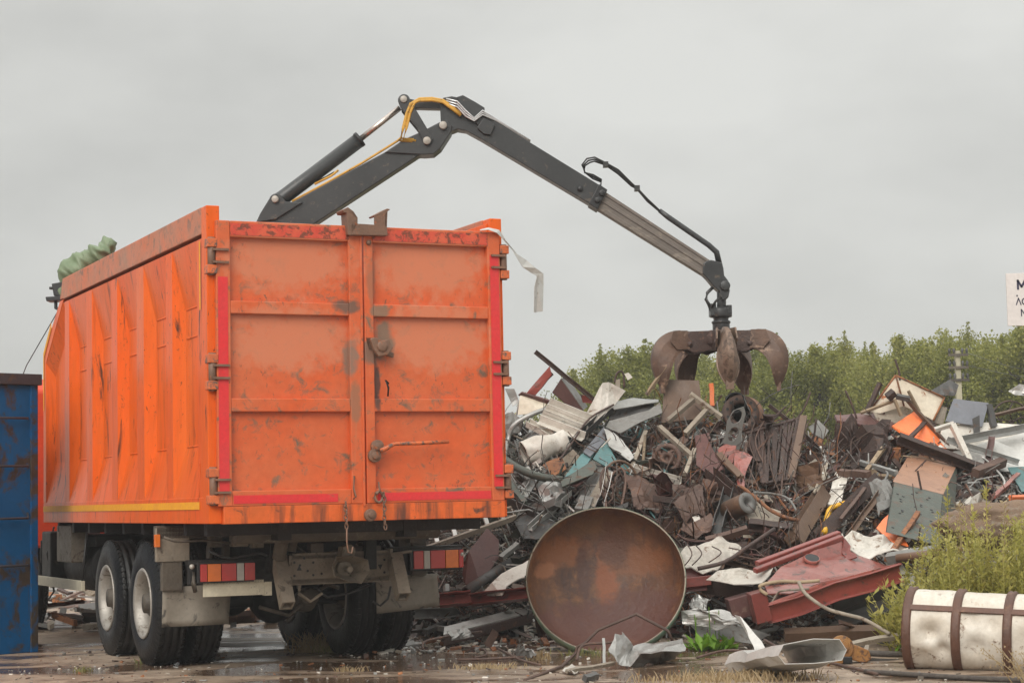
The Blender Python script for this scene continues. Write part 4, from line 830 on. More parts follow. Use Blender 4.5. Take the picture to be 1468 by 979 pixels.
def tangle(name, N, ur, yr, mats, label, rr=(.003, .007), L=(.25, .9), lift=.16, curl=1.):
    mb = MB()
    for _ in range(N):
        u = random.uniform(*ur); yf = lerp(FRONT, u); Y = yf + (22.6 - yf) * random.uniform(*yr); X = (u - 734) / FOC * Y; p = V((X, Y, mound(X, Y) + random.uniform(-.05, lift))); 
        if random.random() < .85 and blocked(p + V((0, 0, .1)), p + V((0, 0, .25))): continue
        mb.mi = random.randrange(len(mats)); d = rdir(.6); L_ = random.uniform(*L); sd = V((random.random() * 99, 0, 0)); pts = [p]
        for k in range(5):
            d = (d + V((noise.noise(sd + V((k * .7, 0, 0))), noise.noise(sd + V((0, k * .7, 0))), noise.noise(sd + V((0, 0, k * .7))))) * curl).normalized(); pts.append(pts[-1] + d * L_ / 5)
        r = random.uniform(*rr); mb.sweep(pts, [(r, 0), (-r * .5, r * .87), (-r * .5, -r * .87)], caps=False)
    tag(mb.build(name, [M[m] for m in mats], recalc=False), label, 'wire', kind='stuff')
tangle('wire_tangle', 2600, (900, 1215), (.05, 1.05), ['drust', 'rust', 'maroon', 'brownplate', 'orust', 'grey'], 'dense tangle of thin twisted rusty wire in the middle of the heap')
tangle('loose_wire', 900, (640, 900), (.0, 1.05), ['galv', 'dgrey', 'drust', 'grey'], 'loose curled grey wire scattered over the left of the heap')
tangle('loose_wire', 800, (1215, 1560), (.0, 1.05), ['drust', 'rust', 'galv'], 'loose curled dark wire scattered over the right of the heap')
# ------------------------------------------------------------------ filler individuals
def filler(kind, n, label, cat, group, ur, mats, ln, wd, yr=(.05, 1.), lift=(.02, .3)):
    for _ in range(n):
        for _t in range(25):
            u = random.uniform(*ur); yf = lerp(FRONT, u); Y = yf + (22.5 - yf) * random.uniform(*yr); X = (u - 734) / FOC * Y; p = V((X, Y, mound(X, Y) + random.uniform(*lift) * .6 + .02))
            d = rdir(.45); L_ = random.uniform(*ln)
            if not blocked(p, p + d * L_): break
        else: p.z = mound(X, Y) - .25
        w_ = random.uniform(*wd); mt = random.choice(mats); mb = MB(); q = p + d * L_
        if q.z < .03: q.z = random.uniform(.03, .2)
        if kind == 'rod':
            pts = [p.lerp(q, t / 6) + V((noise.noise(p + V((t * .4, 0, 0))), 0, noise.noise(p + V((0, t * .4, 5))))) * L_ * .16 for t in range(7)]; mb.tube(pts, w_, 6)
        elif kind == 'plate':
            e = rdir(); e = (e - d * e.dot(d)).normalized(); n_ = d.cross(e); g = 5; sd = V((random.random() * 50,) * 3)
            mb.add([p + d * L_ * i / g + e * w_ * (j / g - .5) + n_ * .10 * noise.noise(sd + V((i * .5, j * .5, 0))) + n_ * (.12 if j > 3 else 0) * (w_) for i in range(g + 1) for j in range(g + 1)], [(i * (g + 1) + j, (i + 1) * (g + 1) + j, (i + 1) * (g + 1) + j + 1, i * (g + 1) + j + 1) for i in range(g) for j in range(g)])
            tag(mb.build(cat.replace(' ', '_'), M[mt], solid=.008), label, cat, group); continue
        elif kind == 'pipe': mb.lathe(p, q - p, [(0, w_ * .8), (0, w_), (L_, w_), (L_, w_ * .8), (L_ - .2, w_ * .8)], 14)
        else:
            hw = w_ / 2; t = .008; prof = {'U': [(-hw, -hw), (hw, -hw), (hw, hw), (hw - t, hw), (hw - t, -hw + t), (-hw + t, -hw + t), (-hw + t, hw), (-hw, hw)], 'L': [(-hw, -hw), (hw, -hw), (hw, -hw + t), (-hw + t, -hw + t), (-hw + t, hw), (-hw, hw)], 'box': [(-hw, -hw * .5), (hw, -hw * .5), (hw, hw * .5), (-hw, hw * .5)]}[kind]
            md = p.lerp(q, random.uniform(.35, .65)) + V((0, 0, random.uniform(-.04, .04))); mb.sweep([p, md, q], prof, rdir())
        tag(mb.build(cat.replace(' ', '_'), M[mt]), label, cat, group)
filler('U', 26, 'short grey channel offcut lying loose in the pale left part of the heap', 'channel', 'grey channel offcuts in the left of the heap', (640, 930), ['galv', 'grey', 'alu', 'dgrey'], (.35, .95), (.05, .12))
filler('plate', 26, 'bent grey sheet piece lying in the pale left part of the heap', 'sheet piece', 'bent grey sheet pieces in the left of the heap', (640, 940), ['galv', 'grey', 'alu', 'dgrey', 'white', 'green'], (.25, .65), (.15, .4))
filler('rod', 130, 'thin rusty rod tangled in the brown middle of the heap', 'rod', 'rusty rods tangled in the middle of the heap', (900, 1210), ['drust', 'rust', 'maroon', 'rust'], (.3, 1.2), (.004, .010))
filler('L', 24, 'brown rusty angle bar offcut in the middle of the heap', 'angle bar', 'rusty angle bars in the middle of the heap', (930, 1220), ['rust', 'drust', 'maroon', 'brownplate'], (.35, .9), (.04, .08))
filler('plate', 34, 'crumpled rusty brown sheet piece in the middle of the heap', 'rusty sheet', 'crumpled rusty sheets in the middle of the heap', (930, 1260), ['rust', 'drust', 'maroon', 'brownplate'], (.2, .55), (.12, .35))
filler('box', 12, 'splintered flat board scrap in the right part of the heap', 'board', 'flat scrap boards in the right of the heap', (1180, 1500), ['wood', 'drust', 'brownplate', 'rust'], (.25, .6), (.03, .08))
filler('rod', 26, 'thin bent wire sticking out of the left part of the heap', 'wire', 'bent wires in the left of the heap', (640, 900), ['dgrey', 'drust', 'galv'], (.4, 1.1), (.005, .01))
filler('pipe', 12, 'short rusty pipe stub half buried in the heap', 'pipe', 'rusty pipe stubs in the heap', (860, 1300), ['rust', 'drust', 'brownplate'], (.3, .7), (.03, .06))
filler('plate', 16, 'dented pale sheet fragment in the right part of the heap', 'pale sheet', 'pale sheet fragments in the right of the heap', (1180, 1560), ['white', 'galv', 'tan', 'bluegrey', 'grey'], (.25, .6), (.15, .4))
filler('L', 24, 'thin grey metal strip lying low at the foot of the heap', 'metal strip', 'grey strips along the foot of the heap', (600, 1300), ['galv', 'grey', 'rust', 'dgrey'], (.3, .9), (.03, .06), (-.1, .15), (.0, .08))

# ------------------------------------------------------------------ pieces one can point at, left part
bar('L', (767, 504, .2), (856, 577, .3), 5, 'drust', 'angle_bar', 'long dark rusty bar slanting into the sky from the upper left of the heap', 'angle bar')
panel([(754, 564, .2), (768, 566, .2), (791, 537, .25), (788, 525, .25)], 'opanel' if 0 else 'oxide', 'red_sheet', 'bright red scorched sheet leaning under the long slanting bar', 'sheet', .02, .02)
bar('U', (760, 566, .16), (790, 533, .2), 8, 'maroon', 'channel', 'dark red channel directly behind the scorched red sheet', 'channel')
e = thing('metal_locker', pile(812, 590, .2), 'open maroon box section standing on end near the top left of the heap', 'box')
mb = MB(); q = lambda x, y, o: pile(812, 590, .2) * 0 + pile(x, y, o) - V(e.location)
panel([(792, 562, .25), (804, 543, .25), (836, 588, .2), (815, 582, .2)], 'maroon', 'front_panel', None, None, .015, parent=e); panel([(804, 543, .25), (812, 540, .0), (842, 583, .0), (836, 588, .2)], 'grey', 'side_panel', None, None, .015, parent=e); panel([(792, 562, .25), (798, 556, .0), (828, 575, .0), (815, 582, .2)], 'drust', 'base_panel', None, None, .015, parent=e)
panel([(832, 565, .1), (856, 572, .2), (855, 579, .2), (836, 577, .1)], 'oxide', 'red_sheet', 'small red sheet corner at the lower end of the long slanting bar', 'sheet')
panel([(724, 558, .2), (737, 558, .2), (744, 577, .2), (734, 583, .2)], 'galv', 'grey_sheet', 'small grey sheet upright beside the orange body at the heap top', 'sheet', .012, .03)
e = thing('metal_tray', pile(765, 590, .2), 'cream lined tray with maroon rim at the top left of the heap', 'tray')
panel([(742, 595, .25), (746, 566, .2), (784, 577, .2), (776, 592, .3)], 'cream', 'lining', None, None, .012, .02, parent=e); panel([(743, 566, .2), (748, 562, .25), (788, 574, .25), (785, 579, .2)], 'maroon', 'rim', None, None, .02, parent=e)
# pale ribbed tray
e = thing('ribbed_tray', pile(810, 600, .25), 'long pale ribbed metal tray lying across the upper left of the heap', 'tray')
panel([(783, 582, .3), (846, 606, .3), (836, 628, .45), (772, 602, .45)], 'grey', 'floor_sheet', None, None, .01, .02, parent=e)
for i in range(4):
    a, b = pile(787 - i * 5, 577 + i * 8, .42 + .05 * i), pile(849 - i * 4, 602 + i * 8, .42 + .05 * i); mb = MB(); s = .045
    mb.sweep([a - V(e.location), b - V(e.location)], [(-s, -s), (s, -s), (s, -s + .01), (-s + .01, -s + .01), (-s + .01, s), (-s, s)], V((0, -.4, 1))); mb.build('rib', M['white'], e)
panel([(863, 548, .35), (871, 548, .35), (877, 560, .3), (896, 562, .35), (884, 578, .3), (872, 590, .4), (858, 608, .45), (846, 606, .4), (842, 592, .3), (864, 570, .3)], 'white', 'white_sheet', 'curved bright white sheet standing up near the heap top left of the claw', 'sheet', .008, .07, 3, 4)
panel([(882, 545, .3), (889, 543, .3), (889, 560, .3), (883, 560, .3)], 'tan', 'tan_board', 'narrow tan upright board beside the curved white sheet', 'board')
panel([(895, 536, .3), (901, 534, .3), (907, 541, .3), (900, 545, .3)], 'white', 'white_scrap', 'tiny white scrap perched just left of the claw tip', 'sheet')
rod([(881, 549, .3), (884, 536, .3), (890, 532, .3), (894, 538, .3), (895, 556, .3)], .012, 'drust', 'bent_rod', 'thin rod bent into a hook beside the narrow tan board', 'rod')
# grey casing
e = thing('grey_casing', pile(905, 600, .3), 'long folded grey sheet casing below the left claw', 'casing')
panel([(872, 578, .3), (908, 572, .2), (944, 573, .2), (944, 577, .3), (880, 586, .4)], 'galv', 'rear_flange', None, None, .012, .03, parent=e)
panel([(868, 611, .5), (873, 603, .45), (930, 588, .45), (946, 577, .4), (949, 592, .5), (925, 602, .55), (889, 622, .6)], 'grey', 'front_wall', None, None, .012, .04, parent=e)
panel([(873, 603, .3), (872, 580, .2), (940, 576, .2), (935, 590, .3)], 'dgrey', 'floor_sheet', None, None, .012, .03, parent=e)
# dented white duct
def tubelike(name, label, cat, a, b, r, mat, n=24, dent=.12, ovx=1.0, caps=False, mat2=None):
    A, B = pt(a), pt(b); d = B - A; mb = MB(); sd = V((random.random() * 40, 0, 0)); prof = []; N_ = 18
    mb.lathe(A, d, [(d.length * i / N_, r) for i in range(N_ + 1)], n)
    ax = d.normalized()
    for v in mb.v:
        c = A + ax * (v - A).dot(ax); o = v - c; k = 1 + dent * noise.noise(v * 4 + sd) + dent * .6 * noise.noise(v * 10 + sd); v.xyz = c + o * k
    if caps:
        n0 = len(mb.v); 
    return tag(mb.build(name, M[mat], solid=.01), label, cat)
tubelike('dented_duct', 'dented chalky white duct lying beside the orange body hinges', 'duct', (752, 652, .45), (811, 630, .5), .125, 'white', dent=.35)
rod([(723, 654, .4), (728, 632, .4), (736, 610, .4), (760, 595, .4), (784, 586, .35)], .028, 'galv', 'bent_tube', 'bent pale tube frame arching above the dented white duct', 'tube frame')
bar('U', (757, 606, .45), (790, 625, .45), 10, 'white', 'channel', 'short white channel crossing just above the dented white duct', 'channel')
rod([(722, 657, .55), (745, 672, .55), (772, 683, .6), (806, 688, .6)], .045, 'green', 'curved_pipe', 'dark green curved pipe running below the dented white duct', 'pipe')
# teal tray
e = thing('teal_tray', pile(845, 655, .4), 'open teal metal box tray in the left part of the heap', 'tray')
panel([(808, 686, .6), (833, 652, .45), (862, 636, .4), (840, 668, .5)], 'teal', 'floor_sheet', None, None, .012, parent=e); panel([(836, 648, .5), (866, 612, .4), (868, 632, .4), (846, 655, .5)], 'bluegrey', 'upper_wall', None, None, .012, parent=e)
panel([(850, 658, .5), (868, 632, .45), (884, 660, .45), (874, 672, .5)], 'teal', 'end_wall', None, None, .012, parent=e); panel([(804, 690, .68), (850, 660, .62), (856, 670, .65), (850, 680, .7), (806, 698, .75)], 'green', 'front_wall', None, None, .012, parent=e)
panel([(866, 611, .45), (892, 632, .5), (909, 655, .55), (903, 661, .55), (872, 640, .5)], 'alu', 'pale_sheet', 'smooth pale sheet folded over the right end of the teal tray', 'sheet', .01, .04)
panel([(806, 692, .62), (850, 666, .62), (857, 674, .6), (826, 697, .68)], 'maroon', 'brown_sheet', 'dark brown sheet lying under the front wall of the teal tray', 'sheet', .012, .02)
e, A_, B_, C_ = cabinet('steel_cabinet', 'narrow grey steel cabinet lying aslant just above the big rusty dish', 'cabinet', (836, 722, .5), (866, 669, .45), (850, 730, .55), (824, 718, .3), ['grey'])
mb = MB(); mb.para(V((0, 0, 0)) - C_.normalized() * .03 + B_ * .1 + A_ * .05, A_ * .9, B_ * .8, V((0, -.012, 0))); mb.build('door_panel', M['tan'], e, bevel=.003)
bar('box', (833, 735, .5), (842, 716, .5), 20, 'grey', 'steel_box', 'squat grey box end at the foot of the narrow steel cabinet', 'box', h=14, bevel=.008)
bar('U', (815, 640, .35), (876, 585, .3), 9, 'dgrey', 'dark_channel', 'dark curved channel running up towards the curved white sheet', 'channel')
bar('U', (760, 757, .5), (816, 705, .5), 9, 'alu', 'pale_strip', 'long pale strip rising to the right above the ladder', 'strip')
bar('L', (750, 713, .45), (772, 676, .45), 8, 'galv', 'angle_strip', 'short pale angle strip upright under the dark green pipe', 'angle bar')
bar('box', (904, 674, .45), (926, 618, .4), 6, 'tan', 'pale_bar', 'pale flat bar leaning left of the rusty pipe wheel', 'bar', h=4)
bar('U', (905, 670, .5), (975, 690, .5), 10, 'white', 'white_channel', 'dirty white channel lying level in front of the flywheel', 'channel')
bar('U', (722, 712, .4), (775, 735, .5), 18, 'dgrey', 'dark_tray', 'dark grey folded tray beside the lowest door hinge', 'tray')
panel([(735, 742, .4), (765, 732, .4), (800, 748, .5), (792, 770, .5), (752, 775, .5)], 'dgrey', 'dark_sheet', 'dark bent sheet to the left above the big dish', 'sheet', .012, .08, 3, 4)
panel([(722, 600, .2), (736, 590, .2), (752, 604, .3), (745, 622, .3), (728, 625, .25)], 'grey', 'grey_sheet', 'crushed grey sheet between the orange body and the bent tube frame', 'sheet', .01, .08, 4, 4, True)
panel([(770, 700, .5), (800, 694, .5), (812, 712, .5), (785, 725, .5)], 'galv', 'grey_sheet', 'crinkled grey sheet under the dark green pipe', 'sheet', .01, .10, 5, 4, True)
panel([(778, 668, .5), (806, 655, .5), (812, 672, .5), (795, 680, .5)], 'orust', 'rusty_sheet', 'orange rusty crumpled piece under the dented white duct', 'sheet', .01, .07, 5, 4)
rod([(803, 658, .6), (822, 632, .6), (845, 600, .5), (880, 580, .4)], .012, 'drust', 'thin_rod', 'thin dark rod crossing from the white duct to the grey casing', 'rod')
bar('L', (722, 737, .5), (790, 728, .5), 6, 'galv', 'angle_strip', 'level pale angle strip beside the lowest door hinge', 'angle bar')
bar('box', (728, 690, .45), (752, 722, .5), 8, 'green', 'green_bar', 'dull green bar falling away beside the red tape of the door', 'bar')
# spoked wheels and coils
def ringthing(name, label, c, r, th, mat, n, spokes=0, hub=0, cat='wheel'):
    C_ = pt(c); n = V(n).normalized(); e = thing(name, C_, label, cat); u = n.orthogonal().normalized(); w_ = n.cross(u)
    mb = MB(); mb.tube([(u * math.cos(t) + w_ * math.sin(t)) * r for t in [2 * math.pi * k / 32 for k in range(33)]], th, 8, caps=False); mb.build('rim', M[mat], e)
    if hub: mb = MB(); mb.lathe(-n * th, n, [(0, 0), (0, hub), (2 * th, hub), (2 * th, hub * .4), (th, hub * .35), (th, 0)], 18); mb.build('hub', M[mat], e)
    for k in range(spokes):
        t = 2 * math.pi * k / spokes; mb = MB(); mb.tube([(u * math.cos(t) + w_ * math.sin(t)) * hub * .7, (u * math.cos(t + .3) + w_ * math.sin(t + .3)) * r * .55, (u * math.cos(t) + w_ * math.sin(t)) * r], th * .8, 6); mb.build('spoke', M[mat], e)
    return e
ringthing('handwheel', 'rusty spoked wheel nearly edge-on right of the narrow steel cabinet', (880, 700, .6), .24, .014, 'rust', (.8, -.6, .2), 6, .05)
ringthing('hoop', 'upright rusty hoop above the top right of the big dish', (890, 690, .62), .22, .016, 'brownplate', (.5, -.8, .1), 0, 0, 'hoop')
ringthing('flywheel', 'small dark flywheel with a solid hub left of the pale frame', (956, 657, .5), .14, .03, 'rust', (-.2, -1, .1), 4, .08)
rod([(870, 735, .5), (868, 705, .6), (878, 680, .6), (892, 672, .6), (897, 690, .6), (890, 730, .6)], .015, 'rust', 'bent_rod', 'rusty rod bent round like a hairpin above the big dish', 'rod')
# ------------------------------------------------------------------ middle part
bar('box', (927, 566, .3), (956, 526, .4), 4.5, 'wood', 'wooden_stick', 'slim orange-brown wooden stick rising under the left claw', 'stick')
rod([(925, 625, .4), (922, 660, .5)], .018, 'wood', 'wooden_stick', 'thin upright wooden handle below the folded grey casing', 'stick')
panel([(953, 544, .2), (1002, 546, .2), (1008, 600, .35), (948, 606, .4)], 'brownplate', 'brown_plate', 'large square brown plate standing upright under the claw', 'plate', .02, .015)
bar('box', (1019, 550, .1), (1021, 582, .15), 6, 'opanel', 'red_post', 'orange-red post just right of the square brown plate', 'post')
e = thing('welded_rack', pile(985, 600, .5), 'pale welded ladder-like frame leaning over the square brown plate', 'frame')
def child_bar(e, a, b, w, mat, name='bar', h=None):
    A, B = pile(*a) - V(e.location), pile(*b) - V(e.location); s = pile(*a).y / FOC; mb = MB(); mb.rbar(A, B, w * s, (h or w) * s, V((0, -.6, 1))); mb.build(name, M[mat], e, bevel=.004)
child_bar(e, (989, 565, .5), (1034, 598, .5), 7, 'tan'); child_bar(e, (945, 612, .6), (993, 655, .6), 7, 'tan'); child_bar(e, (956, 605, .55), (995, 572, .5), 7, 'tan', 'rung'); child_bar(e, (982, 622, .55), (1013, 588, .5), 7, 'tan', 'rung'); child_bar(e, (982, 680, .6), (996, 644, .6), 6, 'tan', 'leg')
# flanged pipe
e = thing('flanged_pipe', pile(1056, 585, .3), 'big dark flanged pipe with round open mouth under the right claw', 'pipe')
c = at(1054, 577, pile(1056, 585, .3).y) - V(e.location); mb = MB(); mb.lathe(c, V((.25, 1, -.15)), [(.3, .0), (.3, .105), (0, .105), (0, .125), (.25, .135), (.9, .14)], 28); mb.build('pipe_body', M['black'], e)
c = at(1063, 592, pile(1056, 585, .35).y) - V(e.location); mb = MB(); mb.lathe(c, V((.2, -1, .2)), [(-.06, .12), (-.06, .215), (0, .215), (0, .12), (-.06, .12)], 32); mb.build('flange', M['rust'], e)
mb = MB(); ax = V((.2, -1, .2)).normalized(); u = ax.orthogonal().normalized(); w_ = ax.cross(u)
for k in range(12): t = k * math.pi / 6; mb.lathe(c + (u * math.cos(t) + w_ * math.sin(t)) * .17, ax, [(0, .018), (.004, .018), (.004, 0)], 8, False)
mb.build('bolt_hole', M['black'], e)
mb = MB(); mb.lathe(c + V((.0, .04, 0)), V((.2, 1, .0)), [(0, .12), (.1, .2), (.6, .22), (.6, 0)], 24); mb.build('collar', M['orust'], e)
# plate with two holes
def ringplate(outer, holes, th, mat, name, label, cat, off):
    o = [pt((x, y, off)) for x, y in outer]; c = sum(o, V()) / len(o); n = (o[1] - o[0]).cross(o[2] - o[0]).normalized(); crv = bpy.data.curves.new(name, 'CURVE'); crv.dimensions = '2D'; crv.fill_mode = 'BOTH'; crv.extrude = th / 2
    y0 = c.y; s = y0 / FOC
    def spl(P):
        sp = crv.splines.new('POLY'); sp.points.add(len(P) - 1); sp.use_cyclic_u = True
        for k, p in enumerate(P): sp.points[k].co = (p[0], p[1], 0, 1)
    ox, oy = sum(x for x, _ in outer) / len(outer), sum(y for _, y in outer) / len(outer)
    spl([((x - ox) * s, -(y - oy) * s) for x, y in outer])
    for hx, hy, rx, ry, rot in holes:
        P = []
        for k in range(16):
            t = 2 * math.pi * k / 16; a, b = math.cos(t) * rx, math.sin(t) * ry; P.append(((hx - ox + a * math.cos(rot) - b * math.sin(rot)) * s, -(hy - oy + a * math.sin(rot) + b * math.cos(rot)) * s))
        spl(P)
    tmp = bpy.data.objects.new('tmp', crv); COL.objects.link(tmp); tmp.matrix_world = Matrix.Identity(4); dg = bpy.context.evaluated_depsgraph_get(); me = bpy.data.meshes.new_from_object(tmp.evaluated_get(dg)); bpy.data.objects.remove(tmp)
    ob = bpy.data.objects.new(name, me); COL.objects.link(ob); me.materials.clear(); me.materials.append(M[mat]); ob.location = at(ox, oy, y0); ob.rotation_euler = (R(90) + .15, 0, .15); return tag(ob, label, cat)
ringplate([(1042, 604), (1052, 588), (1066, 583), (1069, 592), (1064, 612), (1062, 642), (1056, 648), (1048, 640), (1034, 634), (1040, 622)], [(1055, 597, 8, 11, .5), (1051, 622, 7.5, 11, .4)], .03, 'grey', 'holed_plate', 'pale grey lug plate with two oval holes in front of the flanged pipe', 'plate', .75)
# grate
e = thing('grate', pile(1120, 650, .4), 'dark steel grate with brown end post in the middle of the heap', 'grate')
child_bar(e, (1152, 600, .55), (1134, 688, .6), 10, 'brownplate', 'end_post', 12); child_bar(e, (1070, 622, .45), (1155, 598, .5), 5, 'drust', 'top_rail'); child_bar(e, (1092, 694, .55), (1138, 686, .6), 5, 'drust', 'bottom_rail')
for k in range(13):
    f = k / 13.; child_bar(e, (1074 + 76 * f, 620 - 20 * f, .5), (1092 + 40 * f + random.uniform(-8, 6), 694 - 7 * f, .55), 3.2 if k % 3 else 6, 'drust', 'grate_bar')
for k in range(16):
    x = random.uniform(1060, 1140); y = random.uniform(600, 640); rod([(x, y, .6), (x + random.uniform(-14, 6), y + 30, .65), (x + random.uniform(-25, 20), y + random.uniform(55, 85), .6)], .007, 'drust' if k % 2 else 'rust', 'steel_rod', 'thin rod in the bundle hanging over the dark steel grate', 'rod', 'rods bundled over the grate')
for x0, y0, x1, y1, l in ((1077, 618, 1126, 583, 'long dark rod rising right past the dark grate towards the trees'), (1090, 612, 1118, 592, 'short dark rod just below the long rod over the grate'), (1140, 604, 1162, 562, 'thin twig-like rod standing behind the grate end post'), (1228, 600, 1212, 560, 'thin wire standing left of the cream enamel box'), (1290, 545, 1283, 515, 'thin wire standing above the peak of the cream enamel box'), (1160, 645, 1170, 600, 'thin curved rod right beside the grate end post')):
    rod([(x0, y0, .5), ((x0 + x1) / 2 + 2, (y0 + y1) / 2 + 2, .5), (x1, y1, .5)], .012, 'drust', 'dark_rod', l, 'rod')
panel([(1029, 646, .6), (1042, 638, .6), (1056, 641, .65), (1050, 662, .65), (1036, 660, .6)], 'oxpink', 'pinkish_plate', 'pinkish crumpled plate below the lug plate with two holes', 'plate', .01, .05, 4)
panel([(1056, 640, .65), (1079, 658, .7), (1069, 675, .7), (1066, 696, .7), (1058, 690, .7), (1052, 662, .65)], 'oxpink', 'pinkish_plate', 'larger pinkish plate folded downwards beside the grate', 'plate', .01, .06, 4)
panel([(996, 627, .6), (1010, 622, .65), (1036, 670, .65), (1018, 680, .65), (999, 668, .6)], 'maroon', 'pointed_plate', 'dark maroon pointed plate below the pale welded frame', 'plate', .012, .04)
bar('U', (1017, 676, .7), (1055, 706, .75), 14, 'drust', 'dark_channel', 'dark channel tilted down to the right below the pointed maroon plate', 'channel')
bar('box', (1030, 650, .7), (1062, 684, .75), 10, 'brownplate', 'flat_bar', 'brown flat bar crossing over the pinkish plates', 'bar', h=4)
# motor
e = thing('motor_drum', pile(1060, 723, .6), 'grey cylindrical roller with a hollow end in the middle of the heap', 'roller')
A = pile(1044, 733, .6); B = pile(1071, 721, .95); d = B - A; mb = MB(); mb.lathe(A - V(e.location), d, [(0, 0), (0, .11), (d.length, .11)], 24); mb.build('roller_body', M['brownplate'], e)
mb = MB(); mb.lathe(B - V(e.location), d, [(0, .112), (.012, .112), (.012, .045), (-.1, .04), (-.1, 0)], 24); mb.build('end_ring', M['grey'], e)
bar('U', (1028, 760, .75), (1044, 704, .75), 15, 'dgrey', 'grey_channel', 'upright dark grey channel left of the grey roller', 'channel')
rod([(1056, 697, .8), (1066, 700, .85), (1082, 712, .9), (1103, 730, .9), (1125, 741, .9), (1148, 746, .9)], .02, 'orust', 'curved_strip', 'curved orange rusty strip sweeping right above the grey roller', 'strip')
rod([(1080, 706, .8), (1110, 708, .8), (1130, 715, .85), (1142, 732, .85)], .014, 'grey', 'bent_tube', 'thin grey tube arching right of the orange rusty strip', 'tube')
bar('box', (1012, 775, .8), (1072, 758, .8), 9, 'rust', 'rusty_bar', 'thick rusty bar lying above the crumpled pale sacking', 'bar')
bar('I', (1074, 752, .7), (1136, 760, .8), 14, 'drust', 'black_girder', 'black girder lying level under the orange rusty strip', 'girder')
panel([(1068, 735, .65), (1090, 722, .65), (1120, 735, .7), (1116, 748, .7), (1076, 748, .7)], 'tan', 'tan_board', 'pale tan board behind the orange rusty strip', 'board', .012, .02)
bar('I', (1138, 776, .85), (1178, 708, .8), 22, 'brownplate', 'tan_girder', 'wide tan-brown girder standing aslant left of the yellow tube', 'girder', h=20, up=(.7, -.9, .5))
rod([(1182, 763, .9), (1186, 742, .9), (1190, 730, .9), (1200, 725, .9), (1212, 721, .9)], .03, 'yellow', 'yellow_tube', 'bright yellow bent tube in the right middle of the heap', 'tube')
for k in range(9):
    x = random.uniform(1166, 1178); bar('box', (x, 706, .8), (x + random.uniform(-4, 18), random.uniform(662, 690), .85), 3, 'tan', 'wood_splinter', 'pale splinter of the broken timber end above the tan girder', 'splinter', 'splinters above the tan girder', h=2)
bar('I', (1176, 765, .8), (1256, 688, .6), 20, 'drust', 'dark_girder', 'long dark brown girder rising right beside the yellow tube', 'girder', h=16, up=(.6, -.8, .6))
panel([(1184, 722, .75), (1199, 678, .6), (1216, 682, .6), (1206, 724, .75)], 'white', 'white_plate', 'whitewashed upright plate above the long dark brown girder', 'plate', .02, .03)
panel([(1152, 672, .6), (1168, 660, .6), (1186, 676, .6), (1180, 700, .65), (1160, 702, .65)], 'tan', 'pale_board', 'pale broken board behind the splintered timber', 'board', .015, .04)
rod([(1176, 640, .6), (1182, 655, .6), (1186, 675, .6), (1190, 690, .65)], .016, 'alu', 'bright_tube', 'bright curved tube above the splintered timber', 'tube')
panel([(1158, 612, .2), (1172, 602, .2), (1188, 618, .3), (1180, 630, .35), (1164, 622, .3)], 'grey', 'grey_sheet', 'pale grey sheet corner right behind the grate end post', 'sheet', .012, .03)
# rusty foil mass
for pts, l in (([(960, 700, .6), (985, 690, .6), (1010, 700, .65), (1012, 740, .7), (985, 750, .7), (962, 730, .65)], 'crumpled brown foil mass left of the grey roller'), ([(975, 735, .7), (1015, 730, .7), (1030, 755, .75), (1000, 775, .8), (978, 765, .8)], 'crumpled brown foil mass just right of the big dish rim'), ([(900, 690, .5), (930, 685, .5), (950, 700, .55), (940, 725, .6), (908, 722, .6)], 'crushed brown drum shell above the big dish')):
    panel(pts, 'rust', 'brown_foil', l, 'crumpled sheet', .008, .15, 4.5, 5, False)
panel([(990, 740, .85), (1000, 735, .85), (1010, 752, .85), (1006, 764, .85), (998, 762, .85)], 'white', 'white_scrap', 'small torn white piece in the rusty tangle right of the dish', 'scrap', .01, .04)
# ------------------------------------------------------------------ right part
e = thing('enamel_box', pile(1290, 570, .3), 'cream enamel appliance shell with orange rusty edges at the top right of the heap', 'appliance shell')
panel([(1284, 538, .5), (1354, 570, .3), (1338, 603, .4), (1296, 582, .5)], 'cream', 'lid_panel', None, None, .02, .02, parent=e); panel([(1284, 538, .5), (1296, 582, .5), (1262, 592, .4), (1246, 590, .3)], 'cream', 'side_panel', None, None, .02, .02, parent=e)
panel([(1252, 592, .35), (1280, 572, .3), (1310, 592, .4), (1296, 606, .45), (1260, 608, .45)], 'tan', 'inner_panel', None, None, .012, parent=e)
for a, b in (((1284, 538, .52), (1354, 570, .32)), ((1354, 570, .32), (1338, 603, .42)), ((1284, 537, .53), (1296, 582, .53)), ((1246, 590, .33), (1284, 538, .53))):
    A, B = pile(*a) - V(e.location), pile(*b) - V(e.location); mb = MB(); mb.tube([A, B], .011, 6); mb.build('rusty_edge', M['orust'], e)
panel([(1237, 597, .3), (1247, 575, .3), (1258, 574, .3), (1250, 594, .3)], 'white', 'white_sheet', 'narrow white sheet leaning on the left of the cream enamel shell', 'sheet', .012, .02)
bar('box', (1242, 592, .42), (1262, 549, .42), 6, 'drust', 'dark_post', 'dark brown post leaning against the cream enamel shell', 'post')
e = thing('tube_rack', pile(1300, 585, .6), 'ochre tube frame with dark tube on the cream enamel shell', 'frame')
child_bar(e, (1234, 592, .6), (1282, 574, .6), 4, 'wood', 'tube'); child_bar(e, (1282, 572, .65), (1292, 596, .65), 4, 'wood', 'tube'); child_bar(e, (1302, 560, .65), (1318, 590, .6), 4, 'wood', 'tube'); child_bar(e, (1285, 568, .65), (1304, 572, .65), 7, 'dgrey', 'dark_tube'); child_bar(e, (1272, 570, .65), (1282, 562, .65), 10, 'drust', 'bracket')
